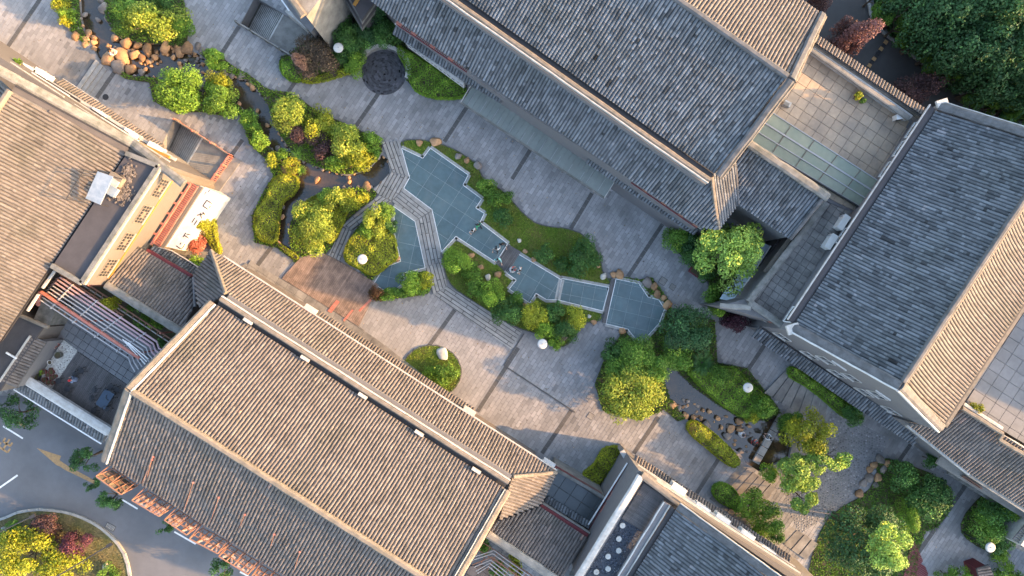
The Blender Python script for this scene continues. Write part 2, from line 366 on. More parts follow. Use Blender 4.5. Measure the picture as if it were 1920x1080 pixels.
def tile_roof(root, pts, material=M_tile, pitch=.25, tl=.20, sag=0.0, axis=None, name='roof_slope', deck=M_ridged, z=None, mess=0.0, seed=0, thick=.18, rowname='tile_row'):
    """pts: 3-d world points of the slope (outline), roughly planar"""
    pts = [Vector(p) for p in pts]
    rr = np.random.RandomState(seed + 3 + len(pts) + int(abs(pts[0].x * 13)))
    n = Vector((0, 0, 0)); cen = sum(pts, Vector()) / len(pts)
    for i in range(len(pts)):
        n += (pts[i] - cen).cross(pts[(i + 1) % len(pts)] - cen)
    n.normalize()
    if n.z < 0: n = -n; pts = pts[::-1]
    if axis is not None: d = Vector(axis)
    else: d = Vector((0, 0, -1))
    d = (d - n * d.dot(n)).normalized()
    c = n.cross(d).normalized()
    co = [((p - cen).dot(c), (p - cen).dot(d)) for p in pts]
    tmin = min(q[1] for q in co); tmax = max(q[1] for q in co)
    def sagf(t): 
        u = (np.asarray(t) - tmin) / max(.1, tmax - tmin); return -sag * 4 * u * (1 - u)
    # deck with thickness
    mb = MB(); flat = [cen + c * q[0] + d * q[1] - n * (.05 + sag) for q in co]
    k = len(flat)
    low = [v - Vector((0, 0, thick)) for v in flat]
    mb.add(flat + low, [tuple(range(k)), tuple(range(k, 2 * k))[::-1]] + [(i, k + i, k + (i + 1) % k, (i + 1) % k) for i in range(k)])
    slope = mb.build(name, deck, root)
    cmin = min(q[0] for q in co); cmax = max(q[0] for q in co)
    nrow = int((cmax - cmin) / pitch)
    off = cmin + ((cmax - cmin) - nrow * pitch) / 2 + pitch / 2
    O = np.array(cen); C = np.array(c); D = np.array(d); Nn = np.array(n); org = np.array(ORG[root.name])
    for r in range(nrow):
        x = off + r * pitch; ts = []
        for i in range(k):
            a, b = co[i], co[(i + 1) % k]
            if (a[0] - x) * (b[0] - x) < 0: ts.append(a[1] + (b[1] - a[1]) * (x - a[0]) / (b[0] - a[0]))
        ts.sort()
        for a, b in zip(ts[0::2], ts[1::2]):
            if b - a < .12: continue
            V, q, t = rowmesh(a, b, x, O, C, D, Nn, pitch, tl, sagf, rr, mess=mess)
            TILES[0] += len(q)
            me = mesh_np(V - org, q[:, ::-1], t, name='tile_row'); me.materials.append(material)
            o = bpy.data.objects.new(rowname, me); COL.objects.link(o); o.parent = slope
    return slope
def caps(root, pts, w=.3, h=.16, material=M_ridge, name='ridge', seg=.5, over=0.0):
    """mortared capping run along a polyline of 3-d points, with slight irregularity"""
    mb = MB(); pts = [Vector(p) for p in pts]
    for a, b in zip(pts[:-1], pts[1:]):
        L = (b - a).length; k = max(1, int(L / seg)); d = (b - a).normalized()
        x = d.cross(Vector((0, 0, 1)))
        if x.length < .01: x = Vector((1, 0, 0))
        x.normalize(); y = x.cross(d).normalized()
        rings = []
        for i in range(k + 1):
            p = a + d * (L * i / k) + y * rnd.uniform(-.012, .012) + x * rnd.uniform(-.012, .012)
            ww = w * rnd.uniform(.93, 1.07)
            rings.append([p + x * (-ww / 2) - y * .05, p + x * (-ww / 2) + y * h * .55, p + x * (-ww * .25) + y * h, p + x * (ww * .25) + y * h, p + x * (ww / 2) + y * h * .55, p + x * (ww / 2) - y * .05])
        vs = [v for g in rings for v in g]; m = 6
        fs = [(i * m + j, i * m + j + 1, (i + 1) * m + j + 1, (i + 1) * m + j) for i in range(k) for j in range(m - 1)]
        fs += [tuple(range(m)), tuple(k * m + j for j in range(m))[::-1]]
        mb.add(vs, fs)
    return mb.build(name, material, root)
def wall(root, a, b, z0, z1, th=.3, material=M_brick, name='wall', zr=None, capm=None, caph=.08, capw=.1, z1b=None):
    """a, b: pixels (seen at height zr or z1)"""
    zr = z1 if zr is None else zr; z1b = z1 if z1b is None else z1b
    A, B = P(a[0], a[1], zr), P(b[0], b[1], zr if z1b == z1 else z1b)
    d = Vector((B.x - A.x, B.y - A.y, 0)).normalized(); x = Vector((-d.y, d.x, 0)) * (th / 2)
    mb = MB()
    def q(p, z): return Vector((p.x, p.y, z))
    bt = [q(A - x, z0), q(B - x, z0), q(B + x, z0), q(A + x, z0)]
    tp = [q(A - x, z1), q(B - x, z1b), q(B + x, z1b), q(A + x, z1)]
    mb.hexa(bt, tp); w = mb.build(name, material, root)
    if capm is not None:
        mb = MB(); x2 = x * ((th + capw) / th)
        mb.hexa([q(A - x2, z1 + .002), q(B - x2, z1b + .002), q(B + x2, z1b + .002), q(A + x2, z1 + .002)],
                [q(A - x2, z1 + caph), q(B - x2, z1b + caph), q(B + x2, z1b + caph), q(A + x2, z1 + caph)])
        mb.build('wall_capping', capm, root)
    return w
def body(root, pts, zr, z1, material=M_brick, z0=0, name='wall'):
    return MB().prism([P(x, y, zr) for x, y in pts], z0, z1).build(name, material, root)
def barpx(mb, a, b, w, h, **k):
    mb.bar(P(*a), P(*b), w, h, **k)
def grid_pieces(root, poly_w, ang, sx, sy, gap, z0, z1, material, name, off=(0, 0), rows=None, stag=0.0, maxn=300, minarea=.12, order=None, jit=0.0, tintv=1.0, stuffmat=None, holes=None):
    """cells of a rotated grid clipped to the outline; each is an object under root, past maxn they join one stuff part"""
    ca, sa = math.cos(ang), math.sin(ang)
    inv = [(p[0] * ca + p[1] * sa, -p[0] * sa + p[1] * ca) for p in poly_w]
    x0 = min(p[0] for p in inv); x1 = max(p[0] for p in inv); y0 = min(p[1] for p in inv); y1 = max(p[1] for p in inv)
    cells = []
    j = math.floor((y0 - off[1]) / sy)
    while j * sy + off[1] < y1:
        sh = (j % 2) * stag * sx
        i = math.floor((x0 - off[0] - sh) / sx)
        while i * sx + off[0] + sh < x1:
            a, b = i * sx + off[0] + sh, j * sy + off[1]
            cell = [(a + gap / 2, b + gap / 2), (a + sx - gap / 2, b + gap / 2), (a + sx - gap / 2, b + sy - gap / 2), (a + gap / 2, b + sy - gap / 2)]
            c = clip_cell(inv, cell)
            if len(c) >= 3 and abs(area(c)) > minarea * sx * sy:
                cells.append([(p[0] * ca - p[1] * sa, p[0] * sa + p[1] * ca) for p in c])
            i += 1
        j += 1
    if holes:
        cells = [c for c in cells if not any(in_poly([sum(p[0] for p in c) / len(c)], [sum(p[1] for p in c) / len(c)], h)[0] for h in holes)]
    if order: cells.sort(key=order)
    st = MB()
    for k, c in enumerate(cells):
        dz = rnd.uniform(-jit, jit)
        if k < maxn:
            MB().prism(c, z0, z1 + dz).build(name, material, root)
        else: st.prism(c, z0, z1 + dz, tint=rnd.gauss(0, .4))
    if st.v:
        o = st.build(name, stuffmat or material, root); o['kind'] = 'stuff'
    return cells
def sheet(name, outline, holes, z, material, parent=None, skirt=0.0, kind=None, mound=0.0, step=None):
    """flat sheet with holes (world xy), optional skirt down at every edge"""
    def ccw(p): return p if area(p) > 0 else p[::-1]
    loops = [ccw(outline)] + [ccw(h) for h in holes]
    vs = []; es = []
    for lp in loops:
        s = len(vs); vs += [Vector(p[:2]) for p in lp]; es += [(s + i, s + (i + 1) % len(lp)) for i in range(len(lp))]
    res = geometry.delaunay_2d_cdt(vs, es, [], 0, 1e-4)
    V, F = res[0], res[2]
    keep = []
    cx = [sum(V[i].x for i in f) / len(f) for f in F]; cy = [sum(V[i].y for i in f) / len(f) for f in F]
    ok = in_poly(cx, cy, outline)
    for h in holes: ok &= ~in_poly(cx, cy, h)
    mb = MB(); mb.add([(v.x, v.y, z) for v in V], [tuple(f) for f, k in zip(F, ok) if k])
    if skirt:
        for lp in loops:
            k = len(lp)
            mb.add([(p[0], p[1], z) for p in lp] + [(p[0], p[1], z - skirt) for p in lp], [(i, (i + 1) % k, k + (i + 1) % k, k + i) for i in range(k)])
    o = mb.build(name, material, parent)
    if kind: o['kind'] = kind
    return o

# ------------------------------------------------------------------ vegetation
def leaf_mesh(C, Nn, size, tint, aspect=.62, rr=NR, sj=.3):
    n = len(C); Nn = Nn / np.maximum(1e-6, np.linalg.norm(Nn, axis=1))[:, None]
    r = rr.normal(size=(n, 3)); u = np.cross(Nn, r); u /= np.maximum(1e-6, np.linalg.norm(u, axis=1))[:, None]; v = np.cross(Nn, u)
    s = size * (1 + rr.uniform(-sj, sj, n))[:, None] * .5
    # a folded leaf: 4 corners, tip and stem a little lower than the sides
    V = np.stack([C - u * s - Nn * s * .25, C + v * s * aspect, C + u * s - Nn * s * .25, C - v * s * aspect], 1).reshape(-1, 3)
    q = np.arange(4 * n, dtype=np.int32).reshape(-1, 4)
    return mesh_np(V, q, tint, name='leaves')
def crown(root, name, c, rx, ry, rz, mt, n, leaf=.19, lobes=14, seed=0, lobr=.42, up=.35, fill=.15, aspect=.62, flat=.0, gaps=0.0):
    """foliage of many leaf faces gathered in uneven clumps round c (world)"""
    rr = np.random.RandomState(seed * 17 + 5)
    c = np.array(c); R = np.array([rx, ry, rz])
    dirs = rr.normal(size=(lobes, 3)); dirs /= np.linalg.norm(dirs, axis=1)[:, None]
    dirs[:, 2] = np.where(dirs[:, 2] < -.7, -dirs[:, 2], dirs[:, 2])
    rad = rr.uniform(.45, .78, lobes)
    lc = dirs * rad[:, None]; lr = rr.uniform(.75, 1.2, lobes) * lobr
    lt = rr.normal(0, .22, lobes)
    w = lr ** 2; idx = rr.choice(lobes, n, p=w / w.sum())
    d = rr.normal(size=(n, 3)); d /= np.linalg.norm(d, axis=1)[:, None]
    d[:, 2] = np.where((d[:, 2] < -.3) & (rr.rand(n) < .6), -d[:, 2] * .6, d[:, 2])
    # sub-clumps on every lobe surface
    ns = lobes * 16; sd = rr.normal(size=(ns, 3)); sd /= np.linalg.norm(sd, axis=1)[:, None]; sl = rr.normal(0, .26, ns)
    near = rr.randint(0, 16, n) + idx * 16
    d = d * .72 + sd[near] * rr.uniform(0.1, .9, n)[:, None]; d /= np.linalg.norm(d, axis=1)[:, None]
    shell = rr.uniform(.72, 1.05, n); inn = rr.rand(n) < fill; shell[inn] = rr.uniform(.1, .8, inn.sum())
    p = lc[idx] + d * (lr[idx] * shell)[:, None]
    p = p * R + c
    nn = d / R; nn /= np.linalg.norm(nn, axis=1)[:, None]
    nn = nn + rr.normal(size=(n, 3)) * .45 + np.array([0, 0, up])
    t = lt[idx] + sl[near] + rr.normal(0, .22, n)
    me = leaf_mesh(p, nn, leaf, t, aspect, rr)
    me.transform(Matrix.Translation(-ORG[root.name])) if root is not None else None
    o = link(name, me, root, mt, local=True)
    return o
def trunk_mesh(base, c, rz, r0, rx, seed=0, limbs=5):
    g = random.Random(seed); mb = MB(); base = Vector(base); c = Vector(c)
    top = c - Vector((0, 0, rz * .35))
    mid = base.lerp(top, .5) + Vector((g.uniform(-.1, .1), g.uniform(-.1, .1), 0))
    mb.path([base - Vector((0, 0, .1)), base + Vector((0, 0, .15)), mid, top], [r0 * 1.5, r0 * 1.1, r0 * .85, r0 * .6], 8)
    for i in range(limbs):
        a = 2 * math.pi * i / limbs + g.uniform(-.4, .4); e = c + Vector((math.cos(a) * rx * .6, math.sin(a) * rx * .6, g.uniform(-.1, .5) * rz))
        s = mid.lerp(top, g.uniform(.3, 1)); m = s.lerp(e, .5) + Vector((0, 0, .12 * rz))
        mb.path([s, m, e], [r0 * .45, r0 * .3, r0 * .12], 5)
    return mb
def tree(x, y, r, h, mt, label, cat='tree', name='broadleaf_tree', leaf=.19, dens=1.0, lobes=14, seed=None, ry=None, group=None, rz=None, trunk=.1, gz=0.0, z=None, **kw):
    """x, y, r in photo pixels as seen at crown height h (crown centre)"""
    seed = int(x * 3 + y * 7) if seed is None else seed
    hc = h if z is None else z
    if cat == 'tree' and h < 4.5 and gz == 0: hc = h * .54 + .2
    c = P(x, y, hc); R = 1.13 * r * (CAMZ - hc) / FPX; RY = 1.13 * (ry or r) * (CAMZ - hc) / FPX
    RZ = rz if rz is not None else min(R * (.66 if cat == 'tree' and h < 4.5 else .8), hc - gz - .08)
    base = Vector((c.x, c.y, gz)); t = thing(name, base, label, cat, group)
    n = int(dens * 2.7 * (R * RY + RZ * (R + RY) * .5) * 3.14 / (leaf * leaf * .5))
    crown(t, 'crown' if cat == 'tree' else 'foliage', c, R, RY, RZ, mt, n, leaf, lobes, seed, **kw)
    trunk_mesh(base, c, RZ, trunk * (.5 + R * .35), R, seed, limbs=5 if R > .8 else 3).build('trunk' if cat == 'tree' else 'stem', M_bark, t)
    return t
def shrub(x, y, r, mt, label, h=None, name='round_shrub', **kw):
    h = h if h is not None else r / 22 * .55 + .1
    kw.setdefault('leaf', .13); kw.setdefault('trunk', .05)
    return tree(x, y, r, h, mt, label, cat='shrub', name=name, rz=h * .95, **kw)
def hedge(pts, h, mt, label, name='clipped_hedge', leaf=.12, dens=1.0, cat='hedge', group=None, bump=.17, it=2, z0=0.0, seed=0, mt2=None):
    """clipped planting: leaves over the top and the sides of an outline (pixels at height h)"""
    rr = np.random.RandomState(seed + int(pts[0][0]))
    poly = w2(smooth_poly(pts, it), h)
    cx = sum(p[0] for p in poly) / len(poly); cy = sum(p[1] for p in poly) / len(poly)
    t = thing(name, (cx, cy, z0), label, cat, group)
    A = abs(area(poly)); x0, x1 = min(p[0] for p in poly), max(p[0] for p in poly); y0, y1 = min(p[1] for p in poly), max(p[1] for p in poly)
    n = int(dens * A * 2.4 / (leaf * leaf * .5)); m = int(n * (x1 - x0) * (y1 - y0) / A) + 10
    X = rr.uniform(x0, x1, m); Y = rr.uniform(y0, y1, m); k = in_poly(X, Y, poly); X, Y = X[k], Y[k]
    # distance to edge rounds the shoulders
    dd = np.full(len(X), 9.0)
    for i in range(len(poly)):
        ax, ay = poly[i]; bx, by = poly[(i + 1) % len(poly)]; L2 = (bx - ax) ** 2 + (by - ay) ** 2 + 1e-9
        u = np.clip(((X - ax) * (bx - ax) + (Y - ay) * (by - ay)) / L2, 0, 1)
        dd = np.minimum(dd, np.hypot(X - ax - u * (bx - ax), Y - ay - u * (by - ay)))
    f1 = rr.uniform(0, 6, 4)
    und = (np.sin(X * 2.1 + f1[0]) * np.sin(Y * 2.6 + f1[1]) + .6 * np.sin(X * 5.1 + f1[2]) * np.sin(Y * 4.6 + f1[3])) * bump
    Z = h * (1 - .55 * np.exp(-dd / .16)) + und + rr.uniform(-.09, .05, len(X))
    C = np.stack([X, Y, Z + z0], 1); Nn = np.stack([rr.normal(0, .45, len(X)), rr.normal(0, .45, len(X)), np.ones(len(X))], 1)
    T = rr.normal(0, .3, len(X)) + und * 2
    # sides
    ns = int(sum(math.dist(poly[i], poly[(i + 1) % len(poly)]) for i in range(len(poly))) * h * 1.8 / (leaf * leaf * .5) * dens)
    Ls = np.array([math.dist(poly[i], poly[(i + 1) % len(poly)]) for i in range(len(poly))]); ii = rr.choice(len(poly), ns, p=Ls / Ls.sum()); u = rr.rand(ns)
    pa = np.array(poly); pb = np.roll(pa, -1, 0); S = pa[ii] * (1 - u)[:, None] + pb[ii] * u[:, None]
    sgn = 1 if area(poly) > 0 else -1
    e = (pb - pa)[ii]; nx = np.stack([e[:, 1], -e[:, 0]], 1) * sgn; nx /= np.maximum(1e-6, np.linalg.norm(nx, axis=1))[:, None]
    S = S + nx * rr.uniform(-.07, .05, ns)[:, None]
    C2 = np.concatenate([S, (rr.uniform(.03, h * .85, ns) + z0)[:, None]], 1); N2 = np.concatenate([nx, np.full((ns, 1), .4)], 1) + rr.normal(0, .4, (ns, 3))
    C = np.concatenate([C, C2]); Nn = np.concatenate([Nn, N2]); T = np.concatenate([T, rr.normal(0, .3, ns)])
    me = leaf_mesh(C, Nn, leaf, T, .62, rr); me.transform(Matrix.Translation(-ORG[t.name]))
    link('foliage', me, t, mt, local=True)
    # woody core so the ground does not show
    core = [(cx + (p[0] - cx) * .93, cy + (p[1] - cy) * .93) for p in poly]
    MB().prism(core, z0, z0 + h * .55).build('woody_core', M_bark, t)
    return t
def blades(poly, name, mt, root=None, dens=60, h=.06, z=.03, seed=1, holes=(), kind='stuff', wide=.05):
    rr = np.random.RandomState(seed); A = abs(area(poly)); x0, x1 = min(p[0] for p in poly), max(p[0] for p in poly); y0, y1 = min(p[1] for p in poly), max(p[1] for p in poly)
    m = int(dens * (x1 - x0) * (y1 - y0)); X = rr.uniform(x0, x1, m); Y = rr.uniform(y0, y1, m); k = in_poly(X, Y, poly)
    for hh in holes: k &= ~in_poly(X, Y, hh)
    X, Y = X[k], Y[k]; n = len(X); a = rr.uniform(0, 6.28, n); ln = rr.uniform(.5, 1.4, n) * h
    u = np.stack([np.cos(a), np.sin(a), np.zeros(n)], 1); b = rr.uniform(0, 6.28, n); tip = np.stack([np.cos(b) * ln, np.sin(b) * ln, ln], 1)
    B = np.stack([X, Y, np.full(n, z)], 1); w = wide * .5
    V = np.stack([B - u * w, B + u * w, B + u * w * .4 + tip, B - u * w * .4 + tip], 1).reshape(-1, 3)
    pt = np.sin(X * 1.3) * np.sin(Y * 1.7) * .3
    me = mesh_np(V, np.arange(4 * n).reshape(-1, 4), rr.normal(0, .35, n) + pt, name='blades')
    o = link(name, me, root, mt); 
    if kind: o['kind'] = kind
    return o
def fronds(x, y, r, h, mt, label, name='cycad', n=26, cat='plant', w=.05, droop=.5, gz=0.0, leaflets=True, seed=1):
    g = random.Random(seed); c = P(x, y, h); R = r * (CAMZ - h) / FPX; base = Vector((c.x, c.y, gz))
    t = thing(name, base, label, cat)
    for i in range(n):
        a = 2 * math.pi * i / n + g.uniform(-.12, .12); L = R * g.uniform(.75, 1.05); mb = MB()
        pts = []
        for s in range(6):
            u = s / 5; pts.append(base + Vector((math.cos(a) * L * u, math.sin(a) * L * u, (h - gz) * (.35 + 1.1 * u - droop * 1.6 * u * u))))
        sd = Vector((-math.sin(a), math.cos(a), 0))
        for s in range(5):
            if leaflets:
                for q in range(3):
                    u = q / 3; p = pts[s].lerp(pts[s + 1], u); d = (pts[s + 1] - pts[s]).normalized(); ll = L * .2 * (1 - abs((s + u) / 5 - .45))
                    for sg in (-1, 1):
                        e = p + sd * sg * ll + d * ll * .5 - Vector((0, 0, .03)); mb.add([p - d * .02, p + d * .025, e], [(0, 1, 2)], g.gauss(0, .3))
            ww = w * (1 - s / 6)
            mb.add([pts[s] - sd * ww, pts[s] + sd * ww, pts[s + 1] + sd * ww * .8, pts[s + 1] - sd * ww * .8], [(0, 1, 2, 3)], g.gauss(0, .3))
        mb.build('frond', mt, t)
    MB().lathe(base, [(.12, 0), (.14, (h - gz) * .3), (.08, (h - gz) * .42)], 8).build('stem', M_bark, t)
    return t

# ------------------------------------------------------------------ boulders
def rock_mesh(seed, sub=2):
    import bmesh
    bm = bmesh.new(); bmesh.ops.create_icosphere(bm, subdivisions=sub + 1, radius=1.0); g = random.Random(seed)
    o = Vector((g.uniform(-50, 50), g.uniform(-50, 50), g.uniform(-50, 50)))
    pl = [(Vector((g.gauss(0, 1), g.gauss(0, 1), g.gauss(0, .8))).normalized(), g.uniform(.52, .80)) for _ in range(10)]
    for v in bm.verts:
        p = v.co.copy(); k = 1 + .34 * noise.noise(p * 1.1 + o) + .14 * noise.noise(p * 3.1 + o)
        p = p * k
        for nrm, dd in pl:
            e = p.dot(nrm) - dd
            if e > 0: p = p - nrm * e * .75
        p.z *= .7
        if p.z < -.25: p.z = -.25 + (p.z + .25) * .3
        v.co = p
    me = bpy.data.meshes.new('boulder'); bm.to_mesh(me); bm.free()
    me.polygons.foreach_set('use_smooth', [True] * len(me.polygons)); return me
ROCKS = [rock_mesh(s) for s in range(7)]
RM = {}
def boulder(x, y, r, mt, label, group=None, z=0.0, parent=None, name='boulder', sq=1.0, flat=1.0):
    key = (rnd.randrange(7), mt.name)
    if key not in RM:
        me = ROCKS[key[0]].copy(); me.materials.clear(); me.materials.append(mt); RM[key] = me
    o = bpy.data.objects.new(name, RM[key]); COL.objects.link(o)
    k = (CAMZ - z) / FPX; p = P(x, y, z)
    s = r * k * 1.12
    if parent is not None: o.parent = parent; p = p - ORG[parent.name]
    o.location = p + Vector((0, 0, s * .12)); o.scale = (s, s * rnd.uniform(.72, 1.0) * sq, s * rnd.uniform(.75, 1.0) * flat)
    o.rotation_euler = (0, 0, rnd.uniform(0, 6.28))
    if label: tag(o, label, 'boulder', group)
    return o

# ------------------------------------------------------------------ people
def person(x, y, z, rz, pose, cloth, label, hair=(.02, .015, .012), hold=None, s=1.0):
    """one continuous skinned figure; cloth = (top, bottom) colours"""
    loc = P(x, y, z + 1.0); loc.z = z
    J = {}
    def j(n, p, r): J[n] = (Vector(p), r)
    if pose in ('stand', 'walk', 'reach'):
        st = .22 if pose == 'walk' else .03
        j('pel', (0, 0, .95), .13); j('wai', (.0, 0, 1.10), .115); j('che', (.02, 0, 1.30), .135); j('nk', (.03, 0, 1.47), .055); j('hd', (.05, 0, 1.60), .095); j('ht', (.05, 0, 1.68), .07)
        for sg, k in ((1, 'l'), (-1, 'r')):
            f = st * sg
            j('hp' + k, (0, .09 * sg, .90), .085); j('kn' + k, (f * .6 + .03, .10 * sg, .50), .058); j('an' + k, (f * 1.3 - .03, .10 * sg, .09), .040); j('ft' + k, (f * 1.3 + .13, .11 * sg, .04), .035)
            j('sh' + k, (.0, .18 * sg, 1.38), .062)
            if pose == 'reach' and sg == 1:
                j('el' + k, (.24, .22 * sg, 1.22), .042); j('wr' + k, (.46, .18 * sg, 1.16), .030); j('ha' + k, (.54, .17 * sg, 1.16), .034)
            else:
                j('el' + k, (-.10 - f * .5, .26 * sg, 1.12), .042); j('wr' + k, (.06 - f, .27 * sg, .90), .030); j('ha' + k, (.10 - f, .27 * sg, .82), .034)
    else:
        b = .46 if pose == 'sit' else .22
        j('pel', (-.05, 0, b), .14); j('wai', (.0, 0, b + .15), .12); j('che', (.09, 0, b + .34), .14); j('nk', (.15, 0, b + .50), .055); j('hd', (.20, 0, b + .62), .095); j('ht', (.21, 0, b + .70), .07)
        for sg, k in ((1, 'l'), (-1, 'r')):
            j('hp' + k, (.0, .10 * sg, b - .02), .09); j('kn' + k, (.40, .15 * sg, b + (.02 if pose == 'sit' else .22)), .06); j('an' + k, (.36 if pose == 'sit' else .10, .15 * sg, .09), .04); j('ft' + k, ((.50 if pose == 'sit' else .26), .16 * sg, .04), .036)
            j('sh' + k, (.07, .18 * sg, b + .42), .062); j('el' + k, (.26, .24 * sg, b + .24), .042); j('wr' + k, (.44, .14 * sg, b + .20), .03); j('ha' + k, (.51, .10 * sg, b + .18), .034)
    names = list(J); E = [('pel', 'wai'), ('wai', 'che'), ('che', 'nk'), ('nk', 'hd'), ('hd', 'ht')]
    for k in 'lr': E += [('pel', 'hp' + k), ('hp' + k, 'kn' + k), ('kn' + k, 'an' + k), ('an' + k, 'ft' + k), ('che', 'sh' + k), ('sh' + k, 'el' + k), ('el' + k, 'wr' + k), ('wr' + k, 'ha' + k)]
    # fingers: short chains rooted in the palm
    for k, sg in (('l', 1), ('r', -1)):
        hp, wr = J['ha' + k][0], J['wr' + k][0]; d = (hp - wr).normalized(); sdv = d.cross(Vector((0, 0, 1))); sdv = sdv.normalized() if sdv.length > .1 else Vector((0, 1, 0))
        for q in range(4):
            n = 'f%d%s' % (q, k); j(n, hp + d * (.075 + .012 * (1.5 - abs(q - 1.5))) + sdv * (.018 * (q - 1.5) * 1.6) - Vector((0, 0, .012)), .009); names.append(n); E.append(('ha' + k, n))
        n = 'th' + k; j(n, hp + d * .02 + sdv * .05 * sg, .010); names.append(n); E.append(('ha' + k, n))
    me = bpy.data.meshes.new('person'); me.from_pydata([J[n][0] * s for n in names], [(names.index(a), names.index(b)) for a, b in E], [])
    o = bpy.data.objects.new('body_tmp', me); COL.objects.link(o)
    md = o.modifiers.new('skin', 'SKIN')
    for i, n in enumerate(names):
        me.skin_vertices[0].data[i].radius = (J[n][1] * s, J[n][1] * s * (.8 if n in ('pel', 'wai', 'che') else 1)); me.skin_vertices[0].data[i].use_root = (n == 'pel')
    sb = o.modifiers.new('sub', 'SUBSURF'); sb.levels = 1; sb.render_levels = 1
    dg = bpy.context.evaluated_depsgraph_get(); m2 = bpy.data.meshes.new_from_object(o.evaluated_get(dg))
    bpy.data.objects.remove(o)
    key = label[:40]
    mt = mat('garment_%.2f_%.2f_%.2f' % cloth[0], cloth[0], .8, .15, 8); mb_ = mat('garment_%.2f_%.2f_%.2f' % cloth[1], cloth[1], .8, .15, 8); mh = mat('hair_%.2f' % hair[0], hair, .6, .2, 9)
    shoe = mat('shoe_leather', (.10, .10, .10), .6, .1, 8)
    for m in (M_skin, mt, mb_, mh, shoe): m2.materials.append(m)
    segs = [(a, b) for a, b in E]
    lower = {'hpl', 'hpr', 'knl', 'knr', 'anl', 'anr', 'pel'}
    for f in m2.polygons:
        p = f.center / s; best = min(names, key=lambda n: (J[n][0] - p).length / (J[n][1] + .03))
        mi = 0
        if best in ('wai', 'che', 'shl', 'shr'): mi = 1
        elif best in ('ell', 'elr'): mi = 1 if p.z > J[best][0].z - .02 else 0
        elif best in lower: mi = 2
        elif best in ('ftl', 'ftr'): mi = 4
        f.material_index = mi; f.use_smooth = True
    t = thing('person', loc, label, 'person', rz=rz)
    ob = bpy.data.objects.new('body', m2); COL.objects.link(ob); ob.parent = t
    hd = J['hd'][0] * s; hb = MB()
    prof = [(.0, .0)]
    # hair cap, open at the face
    n = 12; vs = []; fs = []
    for a in range(6):
        th = a / 5 * 1.75
        for q in range(n):
            ph = 2 * math.pi * q / n; cut = 1.0 if math.cos(ph) < .3 else .55
            t2 = th * cut; vs.append(hd + Vector((math.sin(t2) * math.cos(ph) * .105 - .012, math.sin(t2) * math.sin(ph) * .10, math.cos(t2) * .125 + .03)) * s)
    for a in range(5):
        for q in range(n): fs.append((a * n + q, (a + 1) * n + q, (a + 1) * n + (q + 1) % n, a * n + (q + 1) % n))
    hb.add(vs, fs); hm = hb.mesh('hair', True); ho = bpy.data.objects.new('hair', hm); COL.objects.link(ho); ho.parent = t; hm.materials.append(mh)
    # face: nose, two eyes
    fb = MB(); fb.box(hd + Vector((.10, 0, -.01)) * s, .03 * s, .022 * s, .04 * s); fo = fb.mesh('nose'); fob = bpy.data.objects.new('nose', fo); COL.objects.link(fob); fob.parent = t; fo.materials.append(M_skin)
    for sg in (-1, 1):
        eb = MB(); eb.box(hd + Vector((.092, .035 * sg, .02)) * s, .01 * s, .022 * s, .012 * s); em = eb.mesh('eye'); eo = bpy.data.objects.new('eye', em); COL.objects.link(eo); eo.parent = t; em.materials.append(M_dark)
    return t

# ================================================================== THE GROUND
S1 = [(146,-60),(150,30),(158,62),(172,85),(185,112),(215,130),(245,142),(290,146),(340,160),(385,175),(425,180),(452,200),(468,232),(498,268),(520,292),(540,318),(550,345),(535,370),(518,400),(515,440),(525,462),(545,482),(562,482),(545,462),(540,425),(560,390),(600,362),(650,352),(700,352),(730,335),(729,300),(715,290),(690,318),(650,330),(600,315),(560,298),(530,262),(512,225),(500,190),(470,152),(440,143),(400,125),(370,100),(340,88),(300,82),(260,80),(225,72),(210,55),(196,30),(190,-60)]
S2 = [(1232,665),(1255,745),(1285,785),(1315,800),(1360,832),(1388,850),(1398,868),(1425,885),(1450,872),(1480,860),(1485,835),(1470,800),(1462,775),(1440,788),(1395,790),(1340,755),(1300,725),(1275,700),(1255,672)]
S3 = [(1640,865),(1652,890),(1630,925),(1640,955),(1690,975),(1712,950),(1684,920),(1672,880)]
G1 = [(753,278),(793,297),(807,278),(878,328),(868,347),(903,373),(892,390),(908,400),(900,417),(952,457),(930,492),(855,443),(828,472),(810,393),(757,353),(768,333)]
G2 = [(738,387),(778,415),(797,502),(757,512),(757,530),(743,541),(718,543),(701,532),(720,502),(751,490),(740,437)]
G3a = [(973,477),(1053,525),(1045,562),(1025,562),(1005,550),(993,568),(955,542),(968,525),(950,512)]
G3b = [(1053,522),(1142,539),(1130,583),(1045,562)]
G4 = [(1155,523),(1198,532),(1215,557),(1235,562),(1246,579),(1235,607),(1207,638),(1193,637),(1177,617),(1136,607)]
U1 = [(327,222),(428,290),(388,346),(299,282)]
U2 = [(478,-6),(580,55),(552,103),(452,44)]
